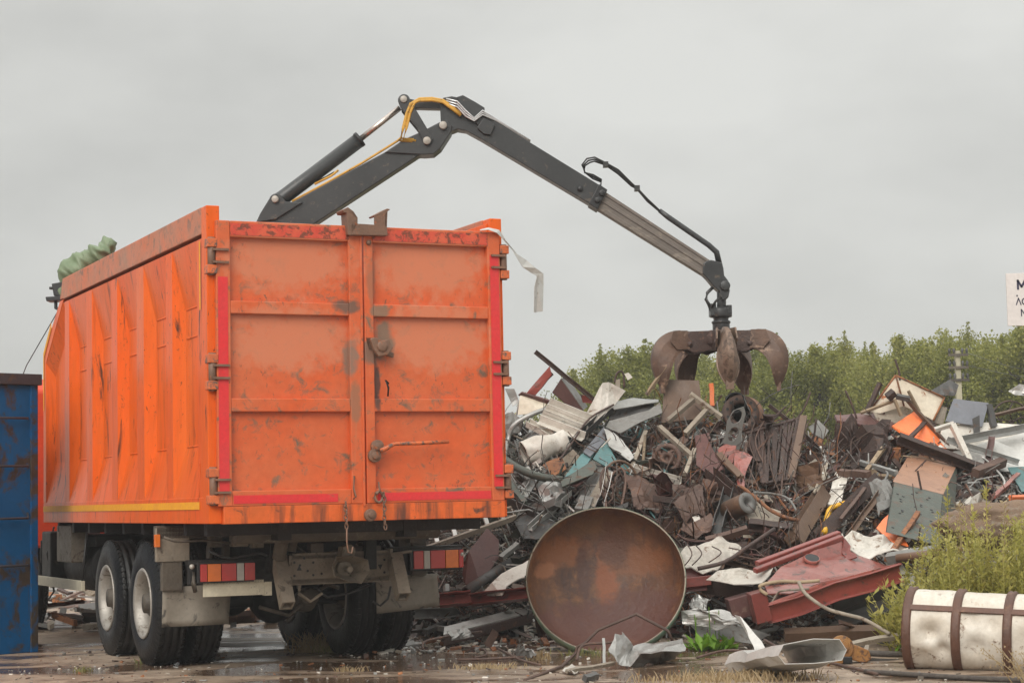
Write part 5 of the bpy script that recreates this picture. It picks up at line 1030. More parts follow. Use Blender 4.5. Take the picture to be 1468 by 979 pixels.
panel([(1278, 611, .6), (1313, 589, .5), (1330, 605, .5), (1366, 642, .55), (1345, 644, .6), (1308, 632, .65)], 'opanel', 'orange_sheet_metal', 'bright orange panel with a dark strap at the top right of the heap', 'panel', .02, .015)
bar('box', (1301, 632, .66), (1326, 604, .6), 6, 'drust', 'dark_strap', 'dark strap lying across the bright orange panel', 'strap', h=3)
bar('box', (1300, 572, .62), (1365, 645, .6), 5, 'brownplate', 'edge_bar', 'long thin brown bar along the right edge of the orange panel', 'bar')
# baled block
e = thing('rusty_block', pile(1238, 635, .4), 'maroon steel block with a dark ragged rusty face right of the grate', 'steel block')
panel([(1196, 597, .45), (1243, 592, .2), (1282, 600, .3), (1278, 615, .6), (1200, 606, .65)], 'maroon', 'top_plate', None, None, .03, .03, parent=e)
panel([(1198, 602, .65), (1278, 612, .62), (1276, 640, .55), (1262, 662, .55), (1215, 670, .6), (1204, 645, .6)], 'drust', 'ragged_face', None, None, .03, .28, 4, 7, ridged=True, parent=e)
for k in range(12):
    x = random.uniform(1200, 1270); y = random.uniform(603, 640); rod([(x, y, .8), (x + random.uniform(-15, 15), y + random.uniform(5, 15), .85), (x + random.uniform(-25, 25), y + random.uniform(12, 35), .8)], .009, 'drust', 'rusty_root', 'twisted rusty strand hanging on the ragged face of the maroon block', 'strand', 'strands on the ragged block')
panel([(1367, 572, .4), (1417, 578, .4), (1408, 612, .5), (1355, 604, .55)], 'bluegrey', 'blue_grey_sheet_metal', 'smooth blue-grey panel standing upright in the upper right of the heap', 'panel', .02, .01)
bar('box', (1417, 580, .4), (1425, 612, .45), 8, 'dgrey', 'dark_post', 'dark leg behind the right edge of the blue-grey panel', 'post')
panel([(1394, 600, .62), (1404, 595, .62), (1405, 626, .62), (1396, 626, .62)], 'dgrey', 'dark_plate', 'narrow dark plate in front of the blue-grey panel', 'plate', .015)
panel([(1340, 580, .3), (1358, 585, .3), (1352, 610, .35), (1336, 605, .35)], 'tan', 'tan_board', 'pale tan board between the enamel shell and the blue-grey panel', 'board', .02, .03)
panel([(1335, 560, .1), (1360, 545, .1), (1372, 552, .1), (1366, 568, .15), (1345, 566, .15)], 'dgrey', 'dark_sheet', 'dark folded sheet behind the top of the enamel shell', 'sheet', .012, .06, 3, 4, True)
panel([(1350, 612, .5), (1400, 606, .4), (1500, 612, .3), (1510, 630, .4), (1380, 645, .6), (1345, 640, .6)], 'white', 'white_sheet', 'wide dull white sheet lying behind the crossed aluminium bars', 'sheet', .012, .03)
panel([(1360, 650, .6), (1425, 632, .5), (1520, 605, .4), (1530, 670, .6), (1440, 677, .75), (1400, 664, .7)], 'alu', 'pale_sheet_metal', 'largest smooth pale panel at the right edge of the heap', 'panel', .015, .02)
bar('L', (1366, 633, .75), (1475, 612, .65), 9, 'galv', 'aluminium_bar', 'aluminium bar rising to the right over the big pale panel', 'bar')
bar('L', (1358, 630, .78), (1461, 663, .8), 7, 'galv', 'aluminium_bar', 'aluminium bar falling to the right over the big pale panel', 'bar')
e = thing('white_bracket', pile(1370, 620, .7), 'bent white angle bracket standing left of the crossed aluminium bars', 'bracket'); child_bar(e, (1340, 616, .8), (1368, 607, .8), 6, 'white', 'short_arm'); child_bar(e, (1365, 608, .8), (1390, 661, .85), 8, 'white', 'long_arm')
bar('I', (1288, 628, .72), (1422, 678, .8), 13, 'drust', 'long_girder', 'long dark girder running under the orange panel to the right', 'girder', h=14)
bar('U', (1422, 625, .75), (1415, 668, .8), 9, 'maroon', 'maroon_post', 'maroon upright crossing the aluminium bars', 'post')
bar('box', (1398, 678, .8), (1438, 662, .8), 12, 'rust', 'rusty_billet', 'square rusty bar end under the big pale panel', 'bar')
# riveted cabinet
e, A_, B_, C_ = cabinet('rusty_cabinet', 'grey-green perforated steel cabinet with copper-brown top in front of the heap right side', 'cabinet', (1352, 708, 1.05), (1281, 690, 1.0), (1346, 782, 1.15), (1373, 663, .45), ['green'], bevel=.01)
mb = MB(); up_ = -B_.normalized(); g = .012
mb.para(up_ * .004 - A_ * .01 - C_ * .01, A_ * 1.02, C_ * 1.02, up_ * .03); mb.build('top_plate', M['coppertop'], e, bevel=.006)
nrm = A_.cross(B_).normalized(); nrm = nrm if nrm.y < 0 else -nrm; mb = MB()
for k in range(22): q = A_ * random.uniform(.12, .9) + B_ * random.uniform(.1, .9); mb.lathe(q + nrm * .002, nrm, [(0, .014), (.003, .014), (.003, 0)], 8, False)
mb.build('drilled_holes', M['black'], e)
bar('box', (1271, 802, 1.2), (1316, 735, 1.25), 7, 'orust', 'rusty_lever', 'orange rusty lever leaning on the lower left of the perforated cabinet', 'lever')
panel([(1256, 757, 1.0), (1275, 736, .95), (1302, 782, 1.05), (1280, 778, 1.05)], 'opanel', 'orange_sheet', 'small triangular orange sheet left of the rusty lever', 'sheet', .015, .02)
rod([(1240, 740, .9), (1255, 710, .85), (1272, 682, .8), (1270, 676, .8)], .014, 'grey', 'bent_bar', 'thin bent grey bar left of the perforated cabinet', 'bar')
bar('box', (1232, 662, .75), (1285, 678, .8), 6, 'galv', 'pale_tube', 'pale tube lying level under the ragged maroon block', 'tube')
bar('box', (1204, 677, .75), (1246, 680, .8), 9, 'rust', 'rusty_box_bar', 'rusty square bar beside the whitewashed upright plate', 'bar')
bar('box', (1242, 675, .8), (1268, 640, .75), 6, 'wood', 'wooden_plank', 'broken tan plank left of the perforated cabinet top', 'plank')
bar('box', (1205, 745, .95), (1240, 700, .9), 5, 'rust', 'brown_board', 'weathered brown board leaning right of the yellow tube', 'board')
bar('L', (1215, 770, 1.), (1262, 705, .95), 7, 'brownplate', 'brown_board', 'wider brown board just above the white rumpled sheeting', 'board')
panel([(1248, 700, .9), (1275, 690, .85), (1284, 720, .95), (1262, 740, 1.)], 'grey', 'grey_sheet', 'crumpled grey sheet against the left of the perforated cabinet', 'sheet', .012, .10, 4, 5, True)
ringthing('wire_hoop', 'thin dark wire hoop behind the right edge of the heap', (1450, 605, -.3), .25, .010, 'drust', (.2, -1, .1), 5, .03, 'hoop')
bar('box', (1418, 596, 0), (1475, 584, -.1), 4, 'brownplate', 'thin_rail', 'thin rusty rail running through the dark wire hoop', 'rail')
panel([(1446, 560, .2), (1462, 550, .2), (1480, 553, .2), (1478, 568, .2), (1455, 566, .2)], 'foil', 'foil_scrap', 'small crinkled foil scrap high at the right edge', 'foil', .008, .05, 5, 4, True)
rod([(1408, 655, .9), (1425, 670, .9), (1440, 690, .95), (1434, 706, .95)], .013, 'alu', 'thin_tube', 'thin pale tube drooping below the big pale panel', 'tube')
bar('box', (1448, 714, 1.0), (1500, 712, .9), 7, 'opanel', 'orange_bar', 'short orange bar at the right edge above the weeds', 'bar')
bar('box', (1425, 712, 1.), (1460, 680, .95), 6, 'oxpink', 'faded_bar', 'faded red bar slanting above the rusty boulder', 'bar')
panel([(1445, 672, .8), (1500, 668, .7), (1500, 705, .8), (1465, 705, .9)], 'teal', 'teal_sheet', 'dull teal sheet under the big pale panel at the right edge', 'sheet', .012, .02)
# ------------------------------------------------------------------ front row
e = thing('ladder', pile(670, 765, .3), 'pale dirty ladder sloping up from under the orange body', 'ladder')
def cb(e, a, b, w, mat, name, h=None):
    A, B = V(a) - V(e.location), V(b) - V(e.location); mb = MB(); mb.rbar(A, B, w, h or w, V((0, -.5, 1))); mb.build(name, M[mat], e, bevel=.004)
a0, a1, b0_, b1_ = at(612, 786, 20.0), at(740, 741, 20.4), at(606, 762, 20.5), at(735, 728, 20.9)
cb(e, a0, a1, .035, 'tan', 'rail', .06); cb(e, b0_, b1_, .035, 'tan', 'rail', .05)
for f in (.12, .32, .5, .68, .86): cb(e, a0.lerp(a1, f), b0_.lerp(b1_, f), .045, 'alu', 'rung')
panel([at(664, 822, 19.9), at(672, 790, 19.9), at(698, 757, 20.1), at(715, 775, 20.1), at(714, 800, 20), at(688, 836, 19.8), at(668, 838, 19.8)], 'maroon', 'maroon_plate', 'large maroon plate with cut corners standing right of the tail lamp', 'plate', .03, .01)
bar('pipe', at(668, 848, 19.5), at(743, 799, 20.2), 15, 'dgrey', 'grey_pipe', 'grey-brown pipe slanting up in front of the maroon plate', 'pipe')
bar('box', at(718, 800, 19.9), at(742, 780, 20.1), 7, 'grey', 'pipe_clamp', 'grey strap at the upper end of the slanting pipe', 'strap')
panel([at(688, 852, 19.4), at(705, 835, 19.4), at(762, 800, 19.8), at(766, 822, 19.5), at(725, 840, 19.3), at(718, 852, 19.2)], 'white', 'white_sheet', 'long white sheet wedged between the slanting pipe and the big dish', 'sheet', .012, .04)
bar('U', at(630, 860, 19.4), at(676, 856, 19.4), 18, 'oxide', 'red_beam', 'short red beam lying just right of the mud flap', 'beam', up=(0, -1, .3))
bar('U', at(674, 860, 19.3), at(762, 850, 19.2), 16, 'oxide', 'red_beam', 'longer red beam running to the left edge of the big dish', 'beam', up=(0, -1, .3))
e = thing('timber_slab', ground(700, 922), 'long dark slab with frosted white top in front of the big dish', 'slab'); A, B = ground(636, 930) + V((0, .0, .02)), ground(766, 918) + V((0, .2, .16))
d = B - A; u = V((0, .30, .06)); mb = MB(); mb.para(A - V(e.location), d, u, V((0, 0, .1))); mb.build('slab_body', M['drust'], e, bevel=.01); mb = MB(); mb.para(A - V(e.location) + V((0, .01, .102)), d * .98, u * .95, V((0, 0, .012))); mb.build('slab_top', M['foil'], e)
for k, (x, y, x2, y2, w_, mt, l) in enumerate(((612, 908, 655, 893, 10, 'white', 'short whitish bar by the rear tyres'), (618, 893, 700, 886, 7, 'galv', 'thin grey bar just above the frosted slab'), (655, 888, 755, 872, 8, 'rust', 'rusty bar between the red beam and the frosted slab'), (640, 878, 690, 872, 9, 'tan', 'tan block bar under the short red beam'), (700, 868, 752, 866, 6, 'orust', 'orange rusty strip under the longer red beam'), (705, 895, 760, 884, 6, 'maroon', 'maroon strip touching the left foot of the big dish'), (608, 918, 650, 906, 7, 'dgrey', 'dark grey bar end close behind the right rear tyre'))):
    bar('box', ground(x, y + 4) + V((0, .2, .10)), ground(x2, y2 + 6) + V((0, .2, .16)), w_, mt, 'flat_bar', l, 'bar')
panel([ground(640, 905, .18), ground(668, 900, .2), ground(676, 912, .12), ground(650, 918, .1)], 'foil', 'foil_piece', 'crinkled silver foil lying behind the frosted slab', 'foil', .006, .06, 6, 4, True)
for k, (x, y) in enumerate(((664, 905), (680, 903), (694, 900))): ringthing('metal_ring', ['first', 'second', 'third'][k] + ' small pale ring from the left above the frosted slab', ground(x, y, .12), .05, .012, 'alu', (.3, -1, .4), cat='ring')
# big dish
gd = ground(872, 934); e = thing('rusty_dish', gd, 'huge round rusty tank end standing on edge with green outer wall', 'dish')
ax = V((-.04, -.87, .46)).normalized(); r = .725; c = at(868.5, 829, 18.0) - gd
mb = MB(); mb.lathe(c, ax, [(q_[0] * .8, q_[1] * r / .83) for q_ in ((-.55, .0), (-.55, .18), (-.49, .42), (-.40, .62), (-.28, .76), (-.16, .815), (0, .83))], 72)
for v in mb.v: v += ax * .03 * noise.noise(v * 2.5) + V((0, 0, 1)) * .008 * noise.noise(v * 9)
DS = [(.04, .62, .07, .26, (.30, .115, .04)), (-.38, .88, .20, .10, (.26, .125, .055)), (.30, .80, .24, .10, (.24, .12, .055)), (-.1, .18, .55, .16, (.13, .065, .055)), (.35, .32, .3, .14, (.12, .065, .055)), (.02, 1.12, .22, .07, (.15, .095, .05)), (-.55, .72, .07, .05, (.36, .19, .10)), (.12, .95, .10, .16, (.11, .06, .04)), (-.18, .70, .05, .18, (.085, .045, .035))]
mb.build('inner_bowl', paint('dish_bowl_rust', (.16, .07, .032), (.08, .042, .03), (.25, .11, .045), .42, .5, scale=2.6, bump=.55, streak=(.07, .038, .03), samt=.6, rvar=0, wscale=4.5, wsoft=.12, chips=(.05, .03, .025), spots=[(x, z, a * 1.5, b * 1.5, (c_[0] * .85, c_[1] * .68, c_[2] * .62)) for x, z, a, b, c_ in DS]), e)
mb = MB(); mb.lathe(c, ax, [(0, r + .001), (.004, r + .016), (-.14, r + .008), (-.25, .69), (-.36, .57), (-.44, .38), (-.49, .17), (-.5, 0)], 72); mb.build('outer_wall', M['dishout'], e)
rg = MB(); u = ax.orthogonal().normalized(); w_ = ax.cross(u); rg.tube([c + (u * math.cos(t) + w_ * math.sin(t)) * (r + .006) for t in [2 * math.pi * k / 72 for k in range(73)]], .007, 6, caps=False); rg.build('edge', M['tan'], e)
rod([ground(752, 975), ground(805, 955, .02), at(824, 937, 17.2), at(828, 926, 17.2), at(838, 922, 17.2), at(857, 903, 17.3), at(912, 880, 17.4), at(958, 904, 17.3), at(964, 918, 17.3)], .014, 'rust', 'bent_rod', 'long rusty rod bent to a peak in front of the big dish', 'rod', smooth=False)
rod([ground(827, 945, .03), at(835, 925, 17.1), at(870, 921, 17.2), at(900, 917, 17.3)], .012, 'rust', 'thin_rod', 'thin rusty rod branching low across the big dish', 'rod')
bar('box', at(865, 915, 16.6), ground(867, 979) if 0 else at(866, 965, 16.4), 4, 'galv', 'thin_upright', 'thin pale upright strip before the crumpled silver sheet', 'strip')
# crumpled silver sheet
def folded(name, pts, faces, mat, label, cat, sub=2, cr=.03):
    bm = bmesh.new(); c = sum(pts, V()) / len(pts); vs = [bm.verts.new(p - c) for p in pts]
    for f in faces: bm.faces.new([vs[i] for i in f])
    bmesh.ops.subdivide_edges(bm, edges=bm.edges, cuts=sub, use_grid_fill=True)
    for v in bm.verts: v.co += V((noise.noise(v.co * 7), noise.noise(v.co * 7 + V((9, 0, 0))), noise.noise(v.co * 7 + V((0, 9, 0))))) * cr
    me = bpy.data.meshes.new(name); bm.to_mesh(me); bm.free(); me.materials.append(M[mat]); o = bpy.data.objects.new(name, me); COL.objects.link(o); o.location = c
    q = o.modifiers.new('s', 'SOLIDIFY'); q.thickness = .005; return tag(o, label, cat)
fp = [at(872, 936, 15.9), at(882, 910, 16.1), at(894, 907, 16.25), at(906, 926, 16.3), at(935, 922, 16.45), at(981, 917, 16.5), at(981, 934, 16.3), ground(962, 947), ground(935, 951), ground(903, 958), at(884, 949, 15.85), at(916, 940, 16.0), at(950, 932, 16.1)]
folded('crumpled_sheet', fp, [(0, 1, 10), (1, 2, 3), (1, 3, 10), (3, 9, 10), (3, 11, 9), (3, 4, 11), (4, 12, 11), (4, 5, 12), (5, 6, 12), (12, 6, 7), (12, 7, 8), (11, 12, 8), (11, 8, 9)], 'foil', 'crumpled silver sheet on the ground before the big dish', 'crumpled sheet', 3, .035)
# silver duct right
def flatduct(a, b, w, h, mat, name, label, cat, skew=0):
    A, B = a, b; d = (B - A).normalized(); side = d.cross(V((0, 0, 1))).normalized(); mb = MB(); n = 10; vs = []; pr = [(-1, 0), (-.8, .9), (0, 1), (.85, .8), (1, 0), (.8, -.7), (0, -1), (-.85, -.8)]; sd = V((random.random() * 9, 0, 0))
    for i in range(n + 1):
        c = A.lerp(B, i / n)
        for x, z in pr: q = c + side * x * w + V((0, 0, 1)) * z * h; q += V((1, 1, 1)) * .035 * noise.noise(q * 5 + sd); vs.append(q)
    mb.add(vs, [(i * 8 + j, i * 8 + (j + 1) % 8, i * 8 + 8 + (j + 1) % 8, i * 8 + 8 + j) for i in range(n) for j in range(8)])
    return tag(mb.build(name, M[mat], solid=.006), label, cat)
flatduct(ground(1085, 950, .08), ground(1165, 935, .22), .28, .09, 'alu', 'flattened_duct', 'flattened silver duct with open end on the ground left of the pulley block', 'duct')
panel([at(978, 875, 17.9), at(1000, 872, 17.8), at(1052, 880, 17.6), at(1062, 893, 17.4), at(1020, 900, 17.6), at(985, 890, 17.9)], 'foil', 'silver_sheet', 'long wrinkled silver sheet under the red sheet structure', 'sheet', .006, .12, 4, 6, True)
panel([at(990, 895, 18.0), at(1020, 892, 17.9), at(1075, 898, 17.9), at(1105, 908, 17.9), at(1080, 924, 17.7), at(1010, 918, 17.8)], 'grey', 'grey_sheet', 'smooth curved grey sheet behind the green plants', 'sheet', .01, .06, 2)
panel([at(1052, 882, 17.4), at(1060, 884, 17.3), at(1092, 918, 17.0), at(1096, 928, 16.9), at(1084, 938, 16.8), at(1080, 924, 17)], 'alu', 'bent_strip', 'bent silver strip running down to the flattened duct', 'strip', .008, .03)
panel([at(985, 862, 18.3), at(998, 852, 18.3), at(1018, 858, 18.2), at(1012, 872, 18.1), at(990, 872, 18.1)], 'foil', 'foil_piece', 'small shiny foil piece under the red box left of the red structure', 'foil', .006, .08, 6, 4, True)
# red structure
e = thing('red_sheet_structure', at(1170, 880, 17.9), 'large red-oxide sheet steel structure with a round hole lying at the front', 'steel structure')
YR = lambda x, f: 18.0 - (1330 - x) * .001 + f
def rp(x, y, f=0.): return at(x, y, YR(x, f))
panel([rp(1098, 838, .0), rp(1120, 812, .3), rp(1204, 772, .7), rp(1214, 795, .6), rp(1232, 798, .6), rp(1276, 812, .4), rp(1200, 830, .1)], 'oxpink', 'top_sheet', None, None, .012, .018, 3, 6, parent=e)
panel([rp(1204, 772, .7), rp(1212, 782, .7), rp(1226, 802, .45), rp(1208, 806, .5)], 'oxide', 'torn_flange', None, None, .014, .08, 5, 5, parent=e)
for a, b, hh in (((1085, 808, .35), (1203, 764, .8), .07), ((1082, 818, .25), (1207, 770, .7), .07)):
    A, B = rp(*a) - V(e.location), rp(*b) - V(e.location); mb = MB(); mb.rbar(A, B, .06, hh * .7, V((0, -.3, 1))); mb.build('raised_rib', M['oxide'], e, bevel=.01)
A, B = rp(1100, 880, -.3) - V(e.location), rp(1292, 820, -.1) - V(e.location); mb = MB(); mb.sweep([A, A.lerp(B, .22) + V((0, .01, -.012)), A.lerp(B, .5) + V((0, 0, .015)), A.lerp(B, .75) + V((0, -.015, .0)), B], [(-.02, -.085), (.05, -.085), (.05, -.075), (-.01, -.075), (-.01, .075), (.06, .075), (.06, .085), (-.02, .085)], V((0, 0, 1))); mb.build('front_beam', M['oxide'], e, bevel=.008)
panel([rp(1098, 866, -.3), rp(1178, 836, -.2), rp(1292, 806, -.1), rp(1292, 811, -.1), rp(1180, 844, -.2), rp(1100, 872, -.32)], 'oxpink', 'beam_lip', None, None, .02, .02, parent=e)
panel([rp(1096, 840, .05), rp(1200, 829, .1), rp(1290, 808, .1), rp(1180, 836, -.1), rp(1130, 850, -.2), rp(1100, 852, -.2)], 'oxpink', 'lower_sheet', None, None, .012, .03, parent=e)
mb = MB(); mb.para(rp(1076, 852, -.35) - V(e.location), rp(1098, 846, -.35) - rp(1076, 852, -.35), rp(1086, 895, -.35) - rp(1076, 852, -.35), V((.0, .35, 0))); mb.build('end_box', M['oxide'], e, bevel=.006)
mb = MB(); mb.para(rp(1044, 860, .1) - V(e.location), rp(1078, 850, .1) - rp(1044, 860, .1), rp(1052, 890, .1) - rp(1044, 860, .1), V((.0, .35, 0))); mb.build('dark_end_box', M['maroon'], e, bevel=.006)
t0_, t1_, t2_ = rp(1120, 812, .3), rp(1204, 772, .7), rp(1200, 830, .1); nn = (t1_ - t0_).cross(t2_ - t0_).normalized(); nn = nn if nn.y < 0 else -nn; r0_ = ray(1164, 801); A = CP + r0_ * ((t0_ - CP).dot(nn) / r0_.dot(nn)) - V(e.location); mb = MB(); mb.lathe(A + nn * .03, nn, [(-.03, .07), (-.02, .066), (-.012, .068), (-.016, .074), (-.04, .075)], 16); mb.build('hole_ring', M['oxpink'], e); mb = MB(); mb.lathe(A + nn * .014, nn, [(0, .069), (.001, 0)], 16, False); mb.build('round_hole', M['black'], e)
bar('box', rp(1272, 800, .2), at(1345, 788, 17.9), 12, 'grey', 'grey_tube', 'grey tube across the right end of the red structure', 'tube')
bar('pipe', rp(1286, 800, .0), at(1350, 792, 17.7), 12, 'brownplate', 'brown_pipe', 'brown pipe beside the weeds at the right end of the red structure', 'pipe')
e = thing('red_box_section', at(1000, 850, 18.6), 'red box section with dark opening just right of the big dish', 'box section')
mb = MB(); o = V(e.location); mb.para(at(980, 815, 18.5) - o, at(1012, 813, 18.5) - at(980, 815, 18.5), at(982, 848, 18.45) - at(980, 815, 18.5), V((0, .5, 0))); mb.build('box_wall', M['oxide'], e, bevel=.006); mb = MB(); mb.para(at(984, 842, 18.38) - o, at(1020, 838, 18.38) - at(984, 842, 18.38), V((0, 0, .09)), V((0, .2, 0))); mb.build('lower_flange', M['oxide'], e, bevel=.004)
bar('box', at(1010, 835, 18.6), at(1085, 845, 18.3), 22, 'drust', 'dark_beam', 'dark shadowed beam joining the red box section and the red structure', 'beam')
panel([at(978, 790, 18.6), at(1000, 772, 18.9), at(1030, 770, 19), at(1062, 782, 18.9), at(1060, 805, 18.6), at(1030, 818, 18.4), at(985, 815, 18.4)], 'sack', 'pale_sacking', 'crumpled pale grey sheeting bound with wires right above the dish', 'sheeting', .01, .14, 3.6, 6, False)
for k in (0, 1, 3, 5): rod([at(985 + k * 12, 780 + k, 18.55), at(992 + k * 14, 795 - k, 18.35), at(980 + k * 12, 812 - k * 2, 18.3)], .006, 'drust', 'binding_wire', 'dark wire binding the crumpled pale grey sheeting', 'wire', 'wires around the pale grey sheeting')
panel([at(1014, 832, 18.2), at(1030, 818, 18.2), at(1062, 815, 18.2), at(1080, 820, 18.2), at(1109, 804, 18.2), at(1104, 822, 18.0), at(1092, 836, 17.9), at(1050, 839, 18.0)], 'white', 'white_sheeting', 'flat whitish sheeting draped at the left of the red structure', 'sheeting', .008, .10, 3.2, 6, True)
panel([at(1206, 768, 18.8), at(1240, 766, 19), at(1300, 780, 18.8), at(1310, 792, 18.4), at(1262, 798, 18.4), at(1240, 796, 18.5), at(1220, 790, 18.6)], 'white', 'white_sheeting', 'whitish sheeting rumpled behind the right end of the red structure', 'sheeting', .008, .10, 3.2, 6, True)
rod([at(1100, 852, 17.4), at(1090, 845, 17.4), at(1092, 838, 17.4), at(1120, 833, 17.4), at(1148, 834, 17.4), at(1175, 832, 17.4)], .016, 'wood', 'yellowed_hose', 'yellowed hose curling over the end of the red structure', 'hose')
rod([at(1145, 834, 17.3), at(1156, 852, 17.2), at(1185, 872, 17.1), at(1215, 881, 17.0), at(1240, 888, 16.9), at(1275, 908, 16.6)], .017, 'tan', 'pale_band', 'pale band trailing down from the red structure towards the drum', 'band')
rod([at(1105, 866, 17.5), at(1115, 850, 17.5), at(1125, 846, 17.4), at(1160, 844, 17.4)], .010, 'tan', 'thin_wire', 'thin pale wire looped at the end of the red structure', 'wire')
rod([at(1000, 815, 18.2), at(1040, 805, 18.2), at(1070, 785, 18.4), at(1110, 758, 18.8)], .02, 'drust', 'dark_pole', 'dark pole slanting above the whitish sheeting', 'pole')
bar('box', at(1124, 910, 17.6), at(1275, 905, 17.6), 15, 'brownplate', 'brown_beam', 'long brown beam lying level behind the pulley block', 'beam')
bar('box', at(1215, 925, 16.5), at(1300, 908, 16.7), 7, 'tan', 'wooden_lath', 'pale wooden lath lying over the cable beside the white drum', 'lath')
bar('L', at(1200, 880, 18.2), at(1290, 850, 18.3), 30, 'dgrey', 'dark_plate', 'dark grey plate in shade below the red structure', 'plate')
# pulley block
g0 = ground(1215, 952); e = thing('pulley_block', g0, 'ochre rusty pulley block with hook lying beside the white drum', 'pulley block')
c = at(1206, 928, g0.y + .1) - g0; mb = MB(); mb.lathe(c, (.1, -1, .2), [(-.1, 0), (-.1, .09), (.02, .10), (.04, .095), (.04, .055), (.06, .05), (.06, 0)], 24); mb.build('sheave', M['pulley'], e, bevel=.004)
mb = MB(); q = [at(x, y, g0.y + .08) - g0 for x, y in ((1200, 922), (1212, 920), (1232, 926), (1246, 932), (1250, 944), (1240, 951), (1222, 946), (1205, 940))]; mb.prism(q, (0, .14, 0)); mb.build('cheek_plate', M['pulley'], e, bevel=.01)
mb = MB(); mb.tube([at(1163, 944, g0.y) - g0, at(1180, 942, g0.y) - g0, at(1208, 944, g0.y) - g0], .025, 8); mb.tube([at(1165, 952, g0.y) - g0, at(1185, 952, g0.y) - g0, at(1208, 948, g0.y) - g0], .022, 8); mb.build('hook', M['pulley'], e)
mb = MB(); mb.box(at(1208, 951, g0.y) - g0, at(1222, 941, g0.y) - g0 + V((0, .1, 0))); mb.build('swivel', M['black'], e, bevel=.006)
for k, (y0, y1, l) in enumerate(((936, 941, 'upper thick steel cable running from the pulley block to the drum'), (947, 946, 'lower thick steel cable running from the pulley block to the drum'))):
    rod([at(1244, y0, 16.2), at(1270, y0 + 1, 16.2), at(1310, y1 + (4 if k else -3), 16.4)], .026, 'cable', 'steel_cable', l, 'cable')
rod([ground(1240, 962, .02), ground(1300, 966, .02), ground(1400, 972, .02), ground(1480, 975, .02)], .02, 'cable', 'ground_cable', 'steel cable lying along the ground in front of the drum', 'cable')
rod([at(1096, 917, 16.8), at(1110, 925, 16.5), at(1135, 939, 16.1), at(1165, 944, 15.9), at(1200, 952, 15.7), ground(1258, 966, .02)], .014, 'rust', 'rusty_rod', 'rusty rod running over the flattened duct to the drum', 'rod')
rod([ground(1000, 942, .02), ground(1040, 932, .03), ground(1075, 934, .03)], .012, 'rust', 'thin_rod', 'thin rusty rod on the ground by the green plants', 'rod')
# drum
e = thing('white_drum', ground(1380, 962), 'dented chalky white drum with brown bands lying at the lower right', 'drum'); o = V(e.location)
A = at(1306, 905, 15.5); B = at(1500, 918, 15.1); d = B - A; ax = d.normalized(); r = .308; sd = V((3, 7, 1)); A.z = r + .0; B.z = r - .05; d = B - A; ax = d.normalized()
mb = MB(); N_ = 60; mb.lathe(A - o, d, [(d.length * i / N_, r) for i in range(N_ + 1)], 72); A_ = A - o
for v in mb.v:
    c = A_ + ax * (v - A_).dot(ax); q = v - c; t = (v - A_).dot(ax); k = 1
    for (tc_, zc, rad, dp) in ((.20, .0, .11, .10), (.30, -.14, .09, .06), (.14, -.2, .12, .04), (.55, -.10, .15, .055), (.66, .08, .10, .03), (.95, -.05, .2, .05), (.50, .12, .12, .03)):
        if q.y < 0: k -= dp / r * math.exp(-((t - tc_) ** 2 + (q.z - zc) ** 2) / (rad * rad) * 2.2)
    v.xyz = c + q * (k + .012 * noise.noise(v * 6 + sd) * 1.6 + .01 * noise.noise(v * 16))
mb.build('drum_shell', M['drum'], e, solid=.006)
def ball(t, zz, dr=.0):
    pass
L_ = d.length; RS = [.0, .31, .66]
for k, t in enumerate((.02, .40, .79)):
    mb = MB(); mb.lathe(A_ + ax * (t - .035), ax, [(0, r - .01), (0, r + .012), (.015, r + .026), (.035, r + .018), (.055, r + .026), (.07, r + .012), (.07, r - .01)], 56); mb.build('band', M['drumband'], e)
mb = MB(); th = .62; up1 = ax.cross(V((0, 0, 1))).normalized() * math.cos(th) + V((0, 0, math.sin(th))); mb.rbar(A_ + up1 * (r + .012) + ax * .03, A_ + up1 * (r + .012) + ax * L_, .045, .016, up1); mb.build('side_strap', M['drumband'], e)
mb = MB(); mb.lathe(A_ + ax * .015, -ax, [(0, r), (-.02, r * .95), (-.03, 0)], 40); mb.build('drum_end', M['drumband'], e)
# rusty boulder / tank behind the weeds
o = blob('concrete_lump', at(1440, 752, 18.2), .5, M['concrete'], .18, 5, 1.8, (1.25, .6, .45), label='rounded rust-brown concrete lump behind the tall weeds', cat='concrete block')
# loose bits on the yard
def rock(n, label, cat, group, mats, sr):
    for _ in range(n):
        x = random.uniform(-3.2, 4.2); y = random.uniform(14.3, 18.6); s = random.uniform(*sr); bm = bmesh.new(); bmesh.ops.create_icosphere(bm, subdivisions=1, radius=s)
        for v in bm.verts: v.co = V((v.co.x * random.uniform(.7, 1.4), v.co.y * random.uniform(.7, 1.4), v.co.z * random.uniform(.4, .8)))
        me = bpy.data.meshes.new('pebble'); bm.to_mesh(me); bm.free(); me.materials.append(M[random.choice(mats)]); ob = bpy.data.objects.new('pebble', me); COL.objects.link(ob); ob.location = (x, y, s * .3); tag(ob, label, cat, group)
mb = MB(); nm = ['tan', 'grey', 'rust', 'white', 'mud', 'galv', 'drust', 'orust']
def ggrit(N, xr, yr_, sr):
    for _ in range(N):
        x = random.uniform(*xr); y = random.uniform(*yr_); s = random.uniform(*sr) * random.random(); mb.mi = random.randrange(len(nm)); p = V((x, y, s * .15)); d = rdir(.15); e_ = rdir(.2); e_ = (e_ - d * e_.dot(d)).normalized()
        mb.para(p, d * s * random.uniform(.6, 2), e_ * s * random.uniform(.3, 1), V((0, 0, s * .3)))
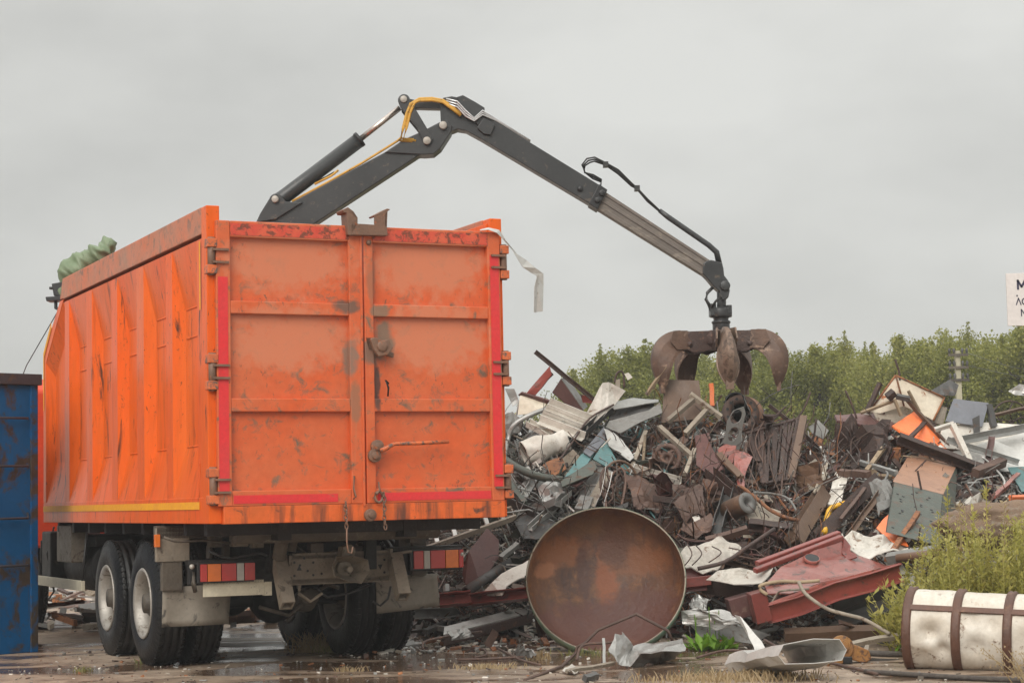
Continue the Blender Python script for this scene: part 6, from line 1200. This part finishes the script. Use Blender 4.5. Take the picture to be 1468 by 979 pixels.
ggrit(2600, (-4.5, 5), (14.2, 19.2), (.010, .035)); ggrit(900, (-1.3, .3), (17.9, 19.8), (.02, .09)); ggrit(500, (1.6, 6), (17.2, 19.2), (.02, .09)); ggrit(1200, (-9, 0), (22, 34), (.05, .3))
tag(mb.build('ground_debris', [M[k] for k in nm], recalc=False), 'fine grit and tiny scrap strewn over the wet yard ground', 'debris', kind='stuff')
for pts, l in (([ground(606, 930, .06), ground(612, 918, .12), ground(668, 908, .14), ground(690, 905, .2)], 'thin hooked rod lying right of the rear tyres'), ([ground(712, 928, .03), ground(745, 945, .02), ground(775, 953, .02)], 'reddish rod lying on the ground left of the big dish foot'), ([ground(655, 945, .02), ground(700, 944, .02), ground(770, 940, .03)], 'straight thin rod on the ground before the frosted slab'), ([ground(660, 928, .02), ground(690, 930, .02), ground(698, 938, .02), ground(680, 942, .02)], 'small curled wire on the ground below the frosted slab')):
    rod(pts, .011, 'rust', 'ground_rod', l, 'rod')
panel([ground(735, 932, .05), ground(748, 926, .12), ground(772, 934, .08), ground(764, 942, .03), ground(742, 940, .02)], 'foil', 'foil_ball', 'little crushed foil heap left of the big dish foot', 'foil', .005, .07, 8, 5, True)
bar('box', ground(812, 962, .03), ground(880, 950, .05), 5, 'tan', 'wooden_lath', 'pale lath on the ground before the big dish', 'lath')
panel([ground(806, 960, .03), ground(820, 953, .04), ground(832, 958, .03), ground(822, 966, .02)], 'white', 'paper_scrap', 'pinkish white torn scrap beside the pale ground lath', 'paper', .004, .03, 6)
bar('box', ground(838, 972, .03), ground(856, 968, .04), 9, 'dgrey', 'dark_lump', 'small dark lump on the ground near the bottom middle', 'scrap')
# scrap seen under the truck, far side
for k, (x, y, x2, y2, w_, mt, l) in enumerate(((330, 905, 395, 888, 30, 'dgrey', 'dark green tilted sheet seen under the truck between the wheels'), (64, 868, 120, 862, 5, 'maroon', 'dark red strip seen beyond the truck left of the wheels'), (70, 880, 118, 884, 6, 'alu', 'pale strip seen beyond the truck left of the wheels'), (375, 880, 395, 905, 6, 'galv', 'pale bar seen under the truck between the wheels'))):
    bar('box', at(x, y, 23.0), at(x2, y2, 23.4), w_, mt, 'far_strip', l, 'strip', h=4)
filler_far = []
for k in range(26):
    x = random.choice([random.uniform(58, 128), random.uniform(330, 420)]); Y = random.uniform(24.5, 31); p = at(x, 850, Y); p.z = random.uniform(.03, .25); d = rdir(.15); mb = MB(); mb.rbar(p, p + d * random.uniform(.3, .9), .06, .02); tag(mb.build('far_scrap', M[random.choice(['white', 'galv', 'rust', 'maroon', 'alu', 'drust'])]), 'small strip of scrap on the far ground behind the truck', 'strip', 'scrap strips behind the truck')
# ------------------------------------------------------------------ ground
mb = MB(); S = 900; mb.add([(-S, -60, 0), (S, -60, 0), (S, 1200, 0), (-S, 1200, 0)], [(0, 1, 2, 3)]); tag(mb.build('ground', M['ground'], origin=(0, 0, 0)), kind='structure')
# ------------------------------------------------------------------ trees beyond the heap
def leafquad(mb, c, n, s, up):
    u = n.cross(up); u = u.normalized() if u.length > .01 else V((1, 0, 0)); v = n.cross(u)
    mb.add([c - u * s * .45, c + v * s * .5 - u * s * .1, c + u * s * .45, c - v * s * .5], [(0, 1, 2, 3)])
def maketree(i, h, wd):
    random.seed(100 + i); root = empty('tree', (0, 0, -50)); tr = MB(); ln_ = (random.uniform(-.4, .4), random.uniform(-.3, .3))
    tr.tube([V((0, 0, 0)), V((.05, .05, h * .3)), V((ln_[0] * .5, 0, h * .65)), V((ln_[0], ln_[1], h * .93))], .16, 8, [1, .75, .45, .12]); cr = MB()
    clumps = []
    nb = 26
    for k in range(nb):
        f = .12 + .86 * k / nb; z0 = h * f * .9; a = k * 2.4 + random.uniform(-.5, .5); prof = math.sin(min(1, (1.08 - f) * 1.5) * math.pi / 2) * (.55 + .45 * min(1, f * 3)); L_ = wd * prof * random.uniform(.7, 1.15)
        b = V((math.cos(a) * L_, math.sin(a) * L_, z0 + L_ * random.uniform(.35, .8))); p0 = V((ln_[0] * f, ln_[1] * f, z0)); m_ = p0.lerp(b, .5) + V((0, 0, -.1 * L_)); tr.tube([p0, m_, b], .05 * (1.1 - f) + .014, 5, [1, .7, .3])
        for t in (.45, .7, .95, 1.1): clumps.append((p0.lerp(b, t) + V((random.uniform(-.3, .3), random.uniform(-.3, .3), random.uniform(-.15, .3))), random.uniform(.28, .55)))
    for t in range(7): clumps.append((V((ln_[0] + random.uniform(-.3, .3), ln_[1], h * random.uniform(.88, 1.0))), random.uniform(.2, .34)))
    for t in range(9):
        bx_, by_ = random.uniform(-wd * .75, wd * .75), random.uniform(-wd * .5, wd * .5); z1 = h * random.uniform(.66, .92) - abs(bx_) * .55
        for q in range(6): clumps.append((V((bx_ + ln_[0] * .8 + .03 * q, by_, z1 + q * .14 * (1 + (t % 3) * .3))), .24 - q * .034))
    for c, r_ in clumps:
        for _ in range(int(110 * r_ / .4)):
            d = V((random.gauss(0, 1), random.gauss(0, 1), random.gauss(0, 1))).normalized() * r_ * random.random() ** .45; d.z *= 1.5
            n = (d.normalized() * .6 + rdir(1)).normalized(); leafquad(cr, c + d, n, random.uniform(.05, .115), V((0, 0, 1)))
    tr.build('trunk', M['bark'], root); cr.build('crown', M['leaf'], root, recalc=False); return root
protos = [maketree(i, h, w_) for i, (h, w_) in enumerate(((7.6, 1.9), (7.0, 2.2), (8.2, 1.6), (6.6, 2.0), (7.8, 2.3)))]
random.seed(11)
TOP = [(780, 585), (815, 555), (850, 520), (885, 500), (915, 503), (950, 495), (1000, 500), (1060, 505), (1100, 502), (1140, 490), (1200, 487), (1240, 492), (1300, 476), (1340, 488), (1370, 465), (1400, 472), (1440, 480), (1475, 468), (1600, 470), (1900, 480)]
n_ = 0; spots = []
x = 800
while x < 1800: spots.append((x + random.uniform(-6, 6), random.uniform(54, 58), 0)); x += 33
x = 825
while x < 1800: spots.append((x + random.uniform(-8, 8), random.uniform(62, 68), 1)); x += 38
LAB = ['pale yellow-green tree in the nearer row behind the heap', 'mid green tree in the farther row behind the heap']
for x, Y, row in spots:
    pr = random.choice(protos); ph = {0: 7.6, 1: 7.0, 2: 8.2, 3: 6.6, 4: 7.8}[protos.index(pr)]
    ty = lerp(TOP, x) + random.uniform(-6, 14) + (26 if row == 0 and random.random() < .45 else 0); zt = at(x, ty, Y).z; s = zt / ph
    o = copy_tree(pr) if n_ >= 5 else protos[n_]
    if n_ < 5: pr = protos[n_]; s = zt / [7.6, 7.0, 8.2, 6.6, 7.8][n_]
    n_ += 1; X = at(x, 600, Y).x; o.location = (X, Y, 0); o.scale = (min(1.25, max(.75, s * 1.1)), min(1.25, max(.75, s * 1.1)), s); o.rotation_euler = (0, 0, random.uniform(0, 6.28)); tag(o, LAB[row], 'tree', ['trees of the nearer row', 'trees of the farther row'][row])
# scrub under the trees
mb = MB()
for _ in range(26000):
    x = random.uniform(780, 1750); Y = random.uniform(40, 53); p = at(x, 600, Y); z = abs(random.gauss(0, 1)) * .8 * (1 + .5 * noise.noise(V((p.x * .3, p.y * .3, 0)))); leafquad(mb, V((p.x, p.y, z)), rdir(1), random.uniform(.08, .17), V((0, 0, 1)))
tag(mb.build('scrub', M['leaf'], recalc=False), 'low green scrub growing in front of the tree row', 'scrub', kind='stuff')
# utility pole
Yp = 47.; b = at(1376, 600, Yp); e = thing('utility_pole', (b.x, Yp, 0), 'pale utility pole with three crossarms among the trees', 'utility pole'); top = at(1376, 503, Yp).z
mb = MB(); mb.prism([(-.09, -.08, 0), (.09, -.08, 0), (.06, -.06, top), (-.06, -.06, top)], (0, .14, 0)); mb.build('pole', M['pole'], e, bevel=.01)
for y in (509, 527, 545):
    z = at(1376, y, Yp).z; mb = MB(); mb.box((-.24, -.12, z - .03), (.24, -.06, z + .03)); a_ = mb.build('crossarm', M['mud'], e)
    for s2 in (-.21, -.1, .1, .21): mb = MB(); mb.lathe((s2, -.09, z + .03), (0, 0, 1), [(0, .02), (.04, .03), (.07, .035), (.12, .03), (.14, 0)], 10); mb.build('insulator', M['dgrey'], a_)
for k, y in enumerate((505, 523)):
    rod([at(1376 + 8, y, Yp - .1), at(1480, y + 26 - k * 8, Yp - 6), at(1640, y + 10, Yp - 14)], .006, 'hose', 'overhead_wire', ['upper thin wire leaving the utility pole to the right', 'lower thin wire leaving the utility pole to the right'][k], 'wire')
# sign at the right edge
Ys = 30.; s = Ys / FOC; o = at(1441, 468, Ys); wS, hS = 1.35, 76 * s; e = thing('notice_sign', (o.x + .6, Ys, 0), 'white notice board with dark lettering high at the right edge', 'sign'); oo = V(e.location)
tl = at(1442, 392, Ys) - oo; mb = MB(); mb.box((tl.x, 0, tl.z - hS), (tl.x + wS, .03, tl.z)); mb.build('board', M['signw'], e, bevel=.004)
mb = MB(); mb.box((tl.x + .75, .031, 0), (tl.x + .85, .12, tl.z - .05)); mb.build('sign_post', M['mud'], e, bevel=.004)
def letter(mb, segs, x, z, h, t):
    for (x0, z0), (x1, z1) in segs:
        a, b = V((x + x0 * h, -.004, z + z0 * h)), V((x + x1 * h, -.004, z + z1 * h)); d = (b - a).normalized(); n = V((-d.z, 0, d.x)) * t / 2; mb.prism([a - n - d * t * .3, b - n + d * t * .3, b + n + d * t * .3, a + n - d * t * .3], (0, .003, 0))
Mg = [((0, 0), (0, 1)), ((0, 1), (.42, .25)), ((.42, .25), (.84, 1)), ((.84, 1), (.84, 0))]
mb = MB(); P_ = lambda x, y: at(x, y, Ys) - oo
q = P_(1458.5, 414.5); letter(mb, Mg, q.x + .01, q.z, 12.5 * s, 3.0 * s)
q = P_(1457, 437); letter(mb, [((0, 0), (.36, 1)), ((.36, 1), (.72, 0))], q.x, q.z, 9.5 * s, 1.5 * s)
pts = [(.5 + .5 * math.cos(t), .5 + .5 * math.sin(t)) for t in [2 * math.pi * k / 14 for k in range(15)]]; q = P_(1465.5, 437); letter(mb, list(zip(pts, pts[1:])), q.x, q.z, 9.5 * s, 1.5 * s)
q = P_(1458, 424); mb.lathe(V((q.x, -.001, q.z)), (0, -1, 0), [(0, 1.3 * s), (.002, 1.3 * s), (.002, 0)], 10, False)
q = P_(1464.5, 453); letter(mb, [((0, 0), (0, 1)), ((0, 1), (.65, 0)), ((.65, 0), (.65, 1))], q.x, q.z, 9.5 * s, 1.5 * s)
mb.build('lettering', M['signt'], e)
# ------------------------------------------------------------------ weeds
def stalk(mb, base, h, lean, leafn=26, ls=.05, sp=.08, thin=.004):
    a = random.uniform(0, 6.28); t_ = base + V((math.cos(a) * lean, math.sin(a) * lean * .5, h)); m_ = base.lerp(t_, .5) + V((0, 0, h * .04)); mb.tube([base, m_, t_], thin, 3, [1, .8, .4], caps=False)
    for k in range(leafn):
        f = .1 + .9 * random.random(); c = base.lerp(t_, f); d = V((random.gauss(0, 1), random.gauss(0, 1), random.uniform(.2, 1.2))).normalized(); L_ = ls * random.uniform(.6, 1.5) * (1.15 - .4 * f); c = c + d * sp * random.random() * (1.25 - f); w_ = d.cross(V((0, 0, 1))).normalized() * L_ * .16
        mb.add([c - w_, c + d * L_ * .5 - w_ * 1.2, c + d * L_, c + d * L_ * .5 + w_ * 1.2], [(0, 1, 2, 3)])
def bush(name, N, sampler, hr, mat, label, ls=.06, leafn=30, kind='stuff', sp=.09):
    mb = MB()
    for _ in range(N): x, y, z, hs = sampler(); stalk(mb, V((x, y, z)), random.uniform(*hr) * hs, random.uniform(0, .26), leafn, ls, sp)
    tag(mb.build(name, M[mat], recalc=False), label, 'weeds', kind=kind)
WT = [(1285, .1), (1305, .45), (1335, .85), (1370, 1.02), (1420, 1.12), (1470, 1.12), (1650, 1.1)]
def samp():
    x = random.uniform(1295, 1640); Y = random.uniform(16.3, 18.2); p = at(x, 800, Y); return p.x, Y, 0, lerp(WT, x) * (.9 + .25 * noise.noise(V((p.x * 3, 0, 0))))
random.seed(5)
bush('tall_weeds', 560, samp, (.55, 1.2), 'weed', 'dense bank of feathery yellow-green weeds behind the white drum', .065, 55, sp=.11)
def samp2():
    x = random.uniform(1270, 1330); Y = random.uniform(16.6, 17.4); p = at(x, 800, Y); return p.x, Y, 0, .9
bush('low_weeds', 40, samp2, (.3, .75), 'weed', 'loose weeds between the red structure and the drum', .09, 26)
rs = [(1358, 700, 17.2, 'weed'), (1345, 735, 17.3, 'weed'), (1322, 770, 17.1, 'weed'), (1414, 688, 17.3, 'weed'), (1440, 720, 17.0, 'dry'), (1375, 722, 17.1, 'dry'), (1395, 735, 16.9, 'weed'), (1455, 748, 16.8, 'weed'), (1300, 808, 17.0, 'weed')]
for x, y, Y, mt in rs:
    t = at(x, y, Y); mb = MB()
    b = V((t.x + random.uniform(-.05, .05), Y, 0)); 
    mb.tube([b, b.lerp(t, .5), t], .008, 4, [1, .8, .3])
    for k in range(150):
        f = .3 + .7 * random.random() ** .8; c = b.lerp(t, f); d = V((random.gauss(0, 1), random.gauss(0, 1), random.uniform(.1, 1.))).normalized(); L_ = random.uniform(.025, .07); c += d * .10 * (1.15 - f) * random.random(); w_ = d.cross(V((0, 0, 1))).normalized() * L_ * .2; mb.add([c - w_, c + d * L_ * .5 - w_, c + d * L_, c + d * L_ * .5 + w_], [(0, 1, 2, 3)])
    tag(mb.build('weed_stem', M[mt], recalc=False), 'tall single weed stem with a feathery tip rising above the weed bank', 'weed', 'tall stems above the weed bank')
# thin brown seed plant in front of the drum
mb = MB()
for k in range(9):
    b = ground(1440 + random.uniform(-5, 25), 979) + V((0, -.3, 0)); t = at(1405 + k * 9 + random.uniform(-6, 6), random.uniform(915, 955), b.y + .05); mb.tube([b, b.lerp(t, .5) + V((0, 0, .03)), t], .0045, 4, [1, .8, .5])
    for q in range(26): f = random.uniform(.3, 1); c = b.lerp(t, f) + V((random.gauss(0, .03), random.gauss(0, .02), random.gauss(0, .02))); d = rdir(1); mb.add([c, c + d * .016, c + V((0, 0, .016))], [(0, 1, 2)])
tag(mb.build('seed_plant', M['dry'], recalc=False), 'sparse brown seed plant in front of the white drum at the bottom right', 'plant')
# fresh green plants
for x, y, n, l in ((1018, 932, 70, 'bright green leafy plant in front of the silver sheets'), (1265, 905, 30, 'small fresh green plant in the shade left of the drum'), (1335, 868, 40, 'broad green leaves just above the left end of the drum')):
    g = ground(x, y) if x != 1335 else at(1335, 890, 16.6) * 1; g.z = 0; mb = MB()
    for k in range(n):
        a = random.uniform(0, 6.28); L_ = random.uniform(.10, .24); d = V((math.cos(a), math.sin(a) * .7, random.uniform(.5, 1.6))).normalized(); b = g + V((random.gauss(0, .09), random.gauss(0, .05), 0)); w_ = d.cross(V((0, 0, 1))).normalized() * L_ * .16
        p1 = b + d * L_ * .5; p2 = b + d * L_ + V((0, 0, -.04)); mb.add([b, p1 - w_, p2, p1 + w_], [(0, 1, 2, 3)])
    for k in range(5): b = g + V((random.gauss(0, .1), 0, 0)); mb.tube([b, b + V((random.uniform(-.03, .03), 0, random.uniform(.25, .4)))], .004, 4)
    tag(mb.build('green_plant', M['fresh'], recalc=False), l, 'plant')
def tuft(x, y, n, h, mat, label, wdt=.12):
    g = ground(x, y); mb = MB()
    for k in range(n):
        b = g + V((random.gauss(0, wdt), random.gauss(0, wdt * .5), 0)); a = random.uniform(0, 6.28); hh = h * random.uniform(.4, 1.1); t = b + V((math.cos(a) * hh * random.uniform(.2, 1.1), math.sin(a) * hh * random.uniform(.2, 1.1), hh)); w_ = V((.004, 0, 0)); m_ = b.lerp(t, .5) + V((0, 0, hh * .15)); mb.add([b - w_, b + w_, m_ + w_ * .8, m_ - w_ * .8, t], [(0, 1, 2, 3), (3, 2, 4)])
    tag(mb.build('grass_tuft', M[mat], recalc=False), label, 'grass tuft', kind='stuff')
tuft(448, 934, 150, .20, 'dry', 'brown dry grass tuft between the truck wheels', .11); tuft(487, 934, 110, .12, 'grass', 'low green grass tuft right of the brown tuft under the truck', .11)
tuft(220, 950, 60, .07, 'grass', 'thin grass tuft at the foot of the left rear tyre', .08); tuft(700, 958, 160, .05, 'dry', 'flat yellowish grass patch left of the bent rusty rod', .13); tuft(772, 945, 70, .08, 'dry', 'small orange dry grass tuft at the left foot of the dish', .05)
tuft(1060, 975, 420, .09, 'dry', 'pale dry grass patch at the bottom middle right', .30); tuft(1000, 975, 150, .06, 'dry', 'short pale grass patch at the bottom edge left of the larger patch', .2); tuft(855, 938, 80, .07, 'grass', 'sparse green grass under the middle of the dish', .2); tuft(120, 962, 40, .05, 'grass', 'tiny grass tuft on the bare ground left of the wheels', .05); tuft(500, 962, 60, .05, 'dry', 'small dry tuft on the wet ground behind the truck', .07)

# ------------------------------------------------------------------ damp air
hz = MB(); hz.box((-260, -12, -1), (260, 230, 17)); ho = hz.build('haze', [], origin=(0, 0, 0)); hm = bpy.data.materials.new('damp_air'); hm.use_nodes = True; nt = hm.node_tree
nt.nodes.remove(nt.nodes['Principled BSDF']); pv = nt.nodes.new('ShaderNodeVolumePrincipled'); pv.inputs['Density'].default_value = .0014; pv.inputs['Color'].default_value = (.93, .94, .95, 1); pv.inputs['Anisotropy'].default_value = .2
nt.links.new(pv.outputs[0], nt.nodes['Material Output'].inputs['Volume']); ho.data.materials.append(hm); tag(ho, kind='stuff'); ho['label'] = 'thin damp air over the scrap yard'
